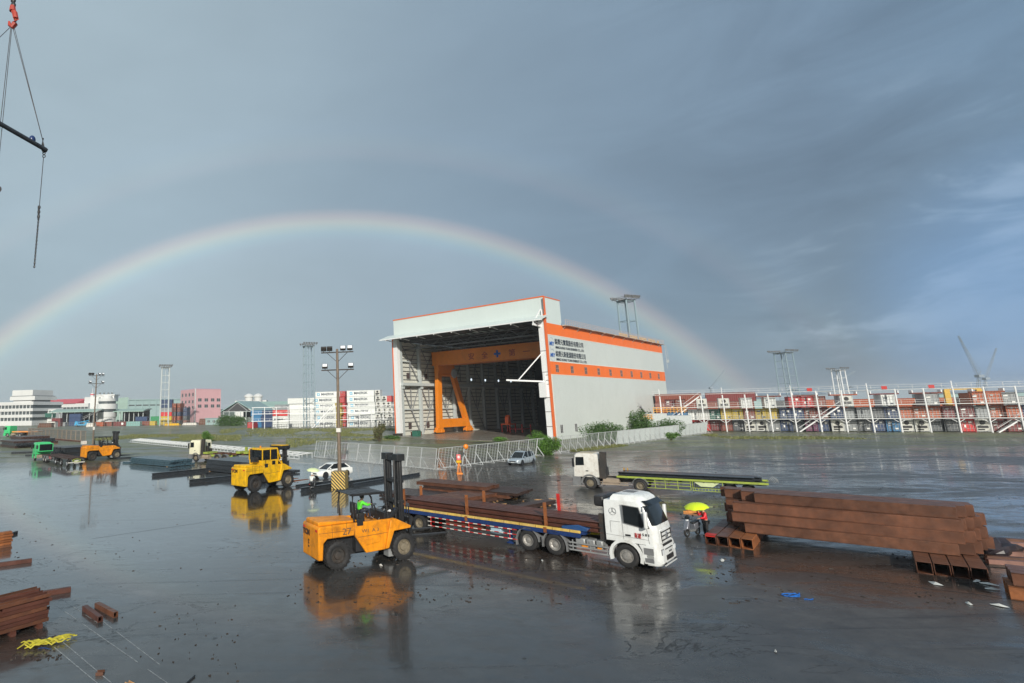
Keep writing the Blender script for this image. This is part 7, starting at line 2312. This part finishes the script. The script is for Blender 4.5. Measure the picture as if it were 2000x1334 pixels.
m_lf1 = leaf_mat('bright_leaf', (.07, .17, .02), (.14, .28, .04))
m_lf2 = leaf_mat('dark_leaf', (.045, .12, .02), (.11, .20, .05))
m_lf3 = leaf_mat('dry_reed', (.20, .17, .08), (.10, .13, .04))
m_gr = leaf_mat('grass_blade', (.13, .16, .04), (.24, .23, .09))
m_bark = mat('bark', (.08, .06, .04), .9)


def bush(label, loc, rx, ry, rz_, n, m_, leaf=.22, clumps=7, seed=1, name='bush', base=.0):
    rnd = random.Random(seed)
    T = thing(name, label, 'bush', loc)
    cl = []
    for i in range(clumps):
        a = rnd.uniform(0, 6.283); f = rnd.uniform(.0, .75)
        cl.append((Vector((rx * f * math.cos(a), ry * f * math.sin(a), rz_ * rnd.uniform(.10, .95) + base)), rnd.uniform(.28, .55)))
    b = MB()
    for i in range(n):
        c, s = cl[rnd.randrange(clumps)]
        v = Vector((rnd.gauss(0, 1), rnd.gauss(0, 1), rnd.gauss(0, 1)))
        v = v.normalized() * (rnd.random() ** .45) * (1.0 if rnd.random() < .88 else rnd.uniform(1.0, 1.5))
        p = c + Vector((v.x * rx * s, v.y * ry * s, v.z * rz_ * s))
        if p.z < .03: continue
        q = Euler((rnd.uniform(-1, 1), rnd.uniform(-1, 1), rnd.uniform(0, 6.28))).to_matrix()
        L = leaf * rnd.uniform(.6, 1.3); w = L * .42
        b.add([p + q @ Vector(k) for k in ((-L / 2, 0, 0), (0, -w / 2, L * .12), (L / 2, 0, 0), (0, w / 2, L * .12))], [(0, 1, 2, 3)])
    b.build('foliage', m_, T)
    b = MB()
    for c, s in cl: b.path([(c.x * .15, c.y * .15, 0), (c.x * .5, c.y * .5, c.z * .5), (c.x, c.y, c.z)], [.06, .04, .015], 5)
    b.build('stem', m_bark, T)
    return T


bush('round bright green bush in front of the barrier fence, right of the silver car', at(1071, 889), 2.1, 2.0, 2.3, 7500, m_lf1, .26, 16, 3, base=.0)
bush('wide low green bush along the hangar side wall, left one', at(1166, 866) + Vector((5, 8, 0)), 6.3, 2.4, 3.0, 7000, m_lf2, .42, 18, 5)
bush('tall green bush at the far end of the hangar side wall', at(1250, 857) + Vector((3, 5, 0)), 3.4, 2.4, 5.2, 6500, m_lf2, .42, 14, 8)
bush('lower green bush right of the tall one by the hangar end', at(1293, 855) + Vector((2, 4, 0)), 5.2, 2.2, 3.2, 5000, m_lf2, .42, 14, 11)
bush('small green bush behind the cream cab', at(401, 862), 2.2, 2.0, 2.2, 2200, m_lf1, .35, 7, 13)
bush('low spreading bush before the dark shed', at(458, 831.5), 9.5, 4, 4.6, 6000, m_lf2, .75, 16, 17)
bush('green bush between the dark shed and the red container', at(508, 831.5), 4.5, 3, 4.0, 2500, m_lf2, .65, 8, 19)
bush('tuft of tall dry reeds left of the hangar corner', at(741, 862), 1.6, 1.6, 3.6, 1500, m_lf3, .5, 9, 23, base=.0)
bush('low weeds at the left hangar corner', at(768, 858), 3.0, 2.0, .9, 1000, m_lf2, .4, 7, 29)
bush('weeds growing in the hangar mouth beside the right column', at(1050, 866), 3.0, 2.0, 2.2, 1500, m_lf1, .35, 9, 31)
bush('low weeds on the apron edge before the hangar', at(985, 862), 3.0, 1.5, .8, 800, m_lf1, .35, 6, 33)
bush('small weed plant on the grass before the sheeted panels', at(1310, 860), 1.8, 1.4, 1.5, 900, m_lf1, .35, 6, 37)

# grass on the far slabs, beyond counting
random.seed(17)
b = MB()
gz = [((40, 800), (848, 853), 1500, .30), ((180, 470), (849, 861), 4200, .38), ((430, 790), (837, 848), 4200, .45), ((560, 780), (856, 874), 2200, .32), ((1085, 1240), (868, 886), 2200, .30), ((1200, 1400), (851, 866), 2200, .32), ((1400, 1760), (853, 858), 1200, .28), ((1040, 1110), (880, 893), 700, .3), ((660, 780), (843, 852), 1400, .5), ((940, 1080), (864, 869), 300, .3)]
for (x0, x1), (y0, y1), n, h in gz:
    for _ in range(n):
        fx = random.random(); px = x0 + (x1 - x0) * fx
        py = random.uniform(y0, y1) if x0 < 1000 or x0 == 1400 else (y1 - (y1 - y0) * fx + random.uniform(-3, 1))
        p = at(px, py)
        if noise.noise(Vector((p.x * .06, p.y * .03, 3.3))) < -.05: continue
        for k in range(3):
            a = random.uniform(0, 6.3); w = .10; hh = h * random.uniform(.4, 1.2); o = Vector((random.uniform(-.4, .4), random.uniform(-.4, .4), 0))
            q = p + o
            b.add([q + Vector((math.cos(a) * w, math.sin(a) * w, 0)), q - Vector((math.cos(a) * w, math.sin(a) * w, 0)), q + Vector((random.uniform(-.15, .15), random.uniform(-.15, .15), hh))], [(0, 1, 2)])
tag(b.build('grass', m_gr), 'thin grass and weeds growing in the joints of the far slabs', 'grass', kind='stuff')

# ------------------------------------------------------------ crane hook and spreader at top left
HD = 20.0
def hp(px, py, D=HD): return far(px, D, py)
m_rope = mat('steel_rope', (.05, .05, .055), .5)
T = thing('crane_hook', 'red crane hook hanging from a dark chain block at the top left', 'crane hook', hp(25, 40))
o_ = hp(25, 40)
L_ = lambda px, py, D=HD: hp(px, py, D) - o_
b = MB(); b.path([L_(25, 12), L_(25, 22)], [.10, .13], 8)
hk = [L_(24, 18), L_(29, 26), L_(31, 36), L_(29, 46), L_(24, 53), L_(19, 49), L_(18, 42)]
b.path(hk, [.09, .11, .11, .11, .10, .075, .04], 8); b.build('hook', mat('hook_red', (.42, .05, .03), .4), T, smooth=True)
b = MB()
for k in range(5):
    c = L_(26, 10 - k * 9)
    b.ball(c, .11, 5, (1, .6, 1.1)); 
b.path([L_(26, 14), L_(26, -60)], .06, 6); b.build('chain_block', M['black'], T, smooth=True)
b = MB(); b.path([L_(26, -60), L_(26, -160)], .05, 6); b.build('hoist_rope', m_rope, T)
T = thing('spreader_bar', 'dark lifting spreader bar with wire slings and a hanging chain at the top left', 'spreader bar', hp(88, 292))
o_ = hp(88, 292)
b = MB(); b.tube(L_(-90, 190, 17.5), L_(90, 293), .085, 12); b.build('bar', M['slate'], T, smooth=True)
b = MB(); b.ball(L_(63, 273, 19.7), .17, 7, (.7, .7, 1)); b.build('clamp', M['blue'], T, smooth=True)
b = MB(); b.prism([(L_(78, 284).x, L_(78, 284).z - .05), (L_(93, 291).x, L_(93, 291).z), (L_(90, 296).x, L_(90, 296).z), (L_(84, 298).x, L_(84, 298).z), (L_(80, 290).x, L_(80, 290).z)], -.05, .05); b.path([L_(84, 270), L_(83, 282), L_(87, 290)], .035, 6); b.build('end_fitting', M['black'], T)
for q0, q1, D1 in (((25, 54), (86, 284), 20), ((28, 55), (84, 276), 20), ((21, 54), (-6, 300), 18.6), ((23, 54), (-3, 320), 18.6), ((19, 54), (-60, 130), 18)):
    b = MB(); b.path([L_(*q0), L_(*q1, D1)], .013, 5); b.build('wire_sling', m_rope, T)
b = MB()
for z in (299, 305): 
    c = L_(86, z); b.revolve([(.05, -.015), (.07, 0), (.05, .015), (.035, 0)], c, 'y', 12, True)
b.path([L_(85, 308), L_(77, 402)], .014, 5)
b.build('hanging_rope', m_rope, T)
b = MB()
for k in range(3):
    c = L_(76.5 - k * .6, 405 + k * 9); b.ball(c, .06, 5, (1, .6, 1.3))
b.path([L_(76, 402), L_(75, 430)], .035, 6); b.build('shackle', M['black'], T, smooth=True)
b = MB()
for k in range(26):
    f = k / 25; c = L_(75 - 8 * f, 430 + 91 * f)
    b.ball(c, .042, 4, (1 if k % 2 else .45, .45 if k % 2 else 1, 1.25))
b.build('chain', M['slate'], T)
T = thing('rope_eye', 'dark rope eye hanging at the left edge below the spreader bar', 'rope', hp(-4, 370))
b = MB(); b.revolve([(.10, -.03), (.14, 0), (.10, .03), (.06, 0)], (0, 0, 0), 'y', 14, True); b.tube((0, 0, .1), hp(-6, 300, 18.6) - hp(-4, 370), .014, 5); b.build('loop', m_rope, T)

# ------------------------------------------------------------ the rain-washed air
hz = MB(); hz.bx(-6200, 6200, -6200, 6200, -1.0, 70.0)
hm = bpy.data.materials.new('haze'); hm.use_nodes = True
ht = NT(hm.node_tree)
pv = ht.n('ShaderNodeVolumePrincipled'); ht.set(pv, 'Color', (0.86, 0.92, 0.97, 1)); ht.set(pv, 'Density', 0.00020); ht.set(pv, 'Anisotropy', 0.0)
ho = ht.n('ShaderNodeOutputMaterial'); ht.t.links.new(pv.outputs[0], ho.inputs['Volume'])
tag(hz.build('haze', hm), 'thin rain haze over the whole yard', 'haze', kind='stuff')
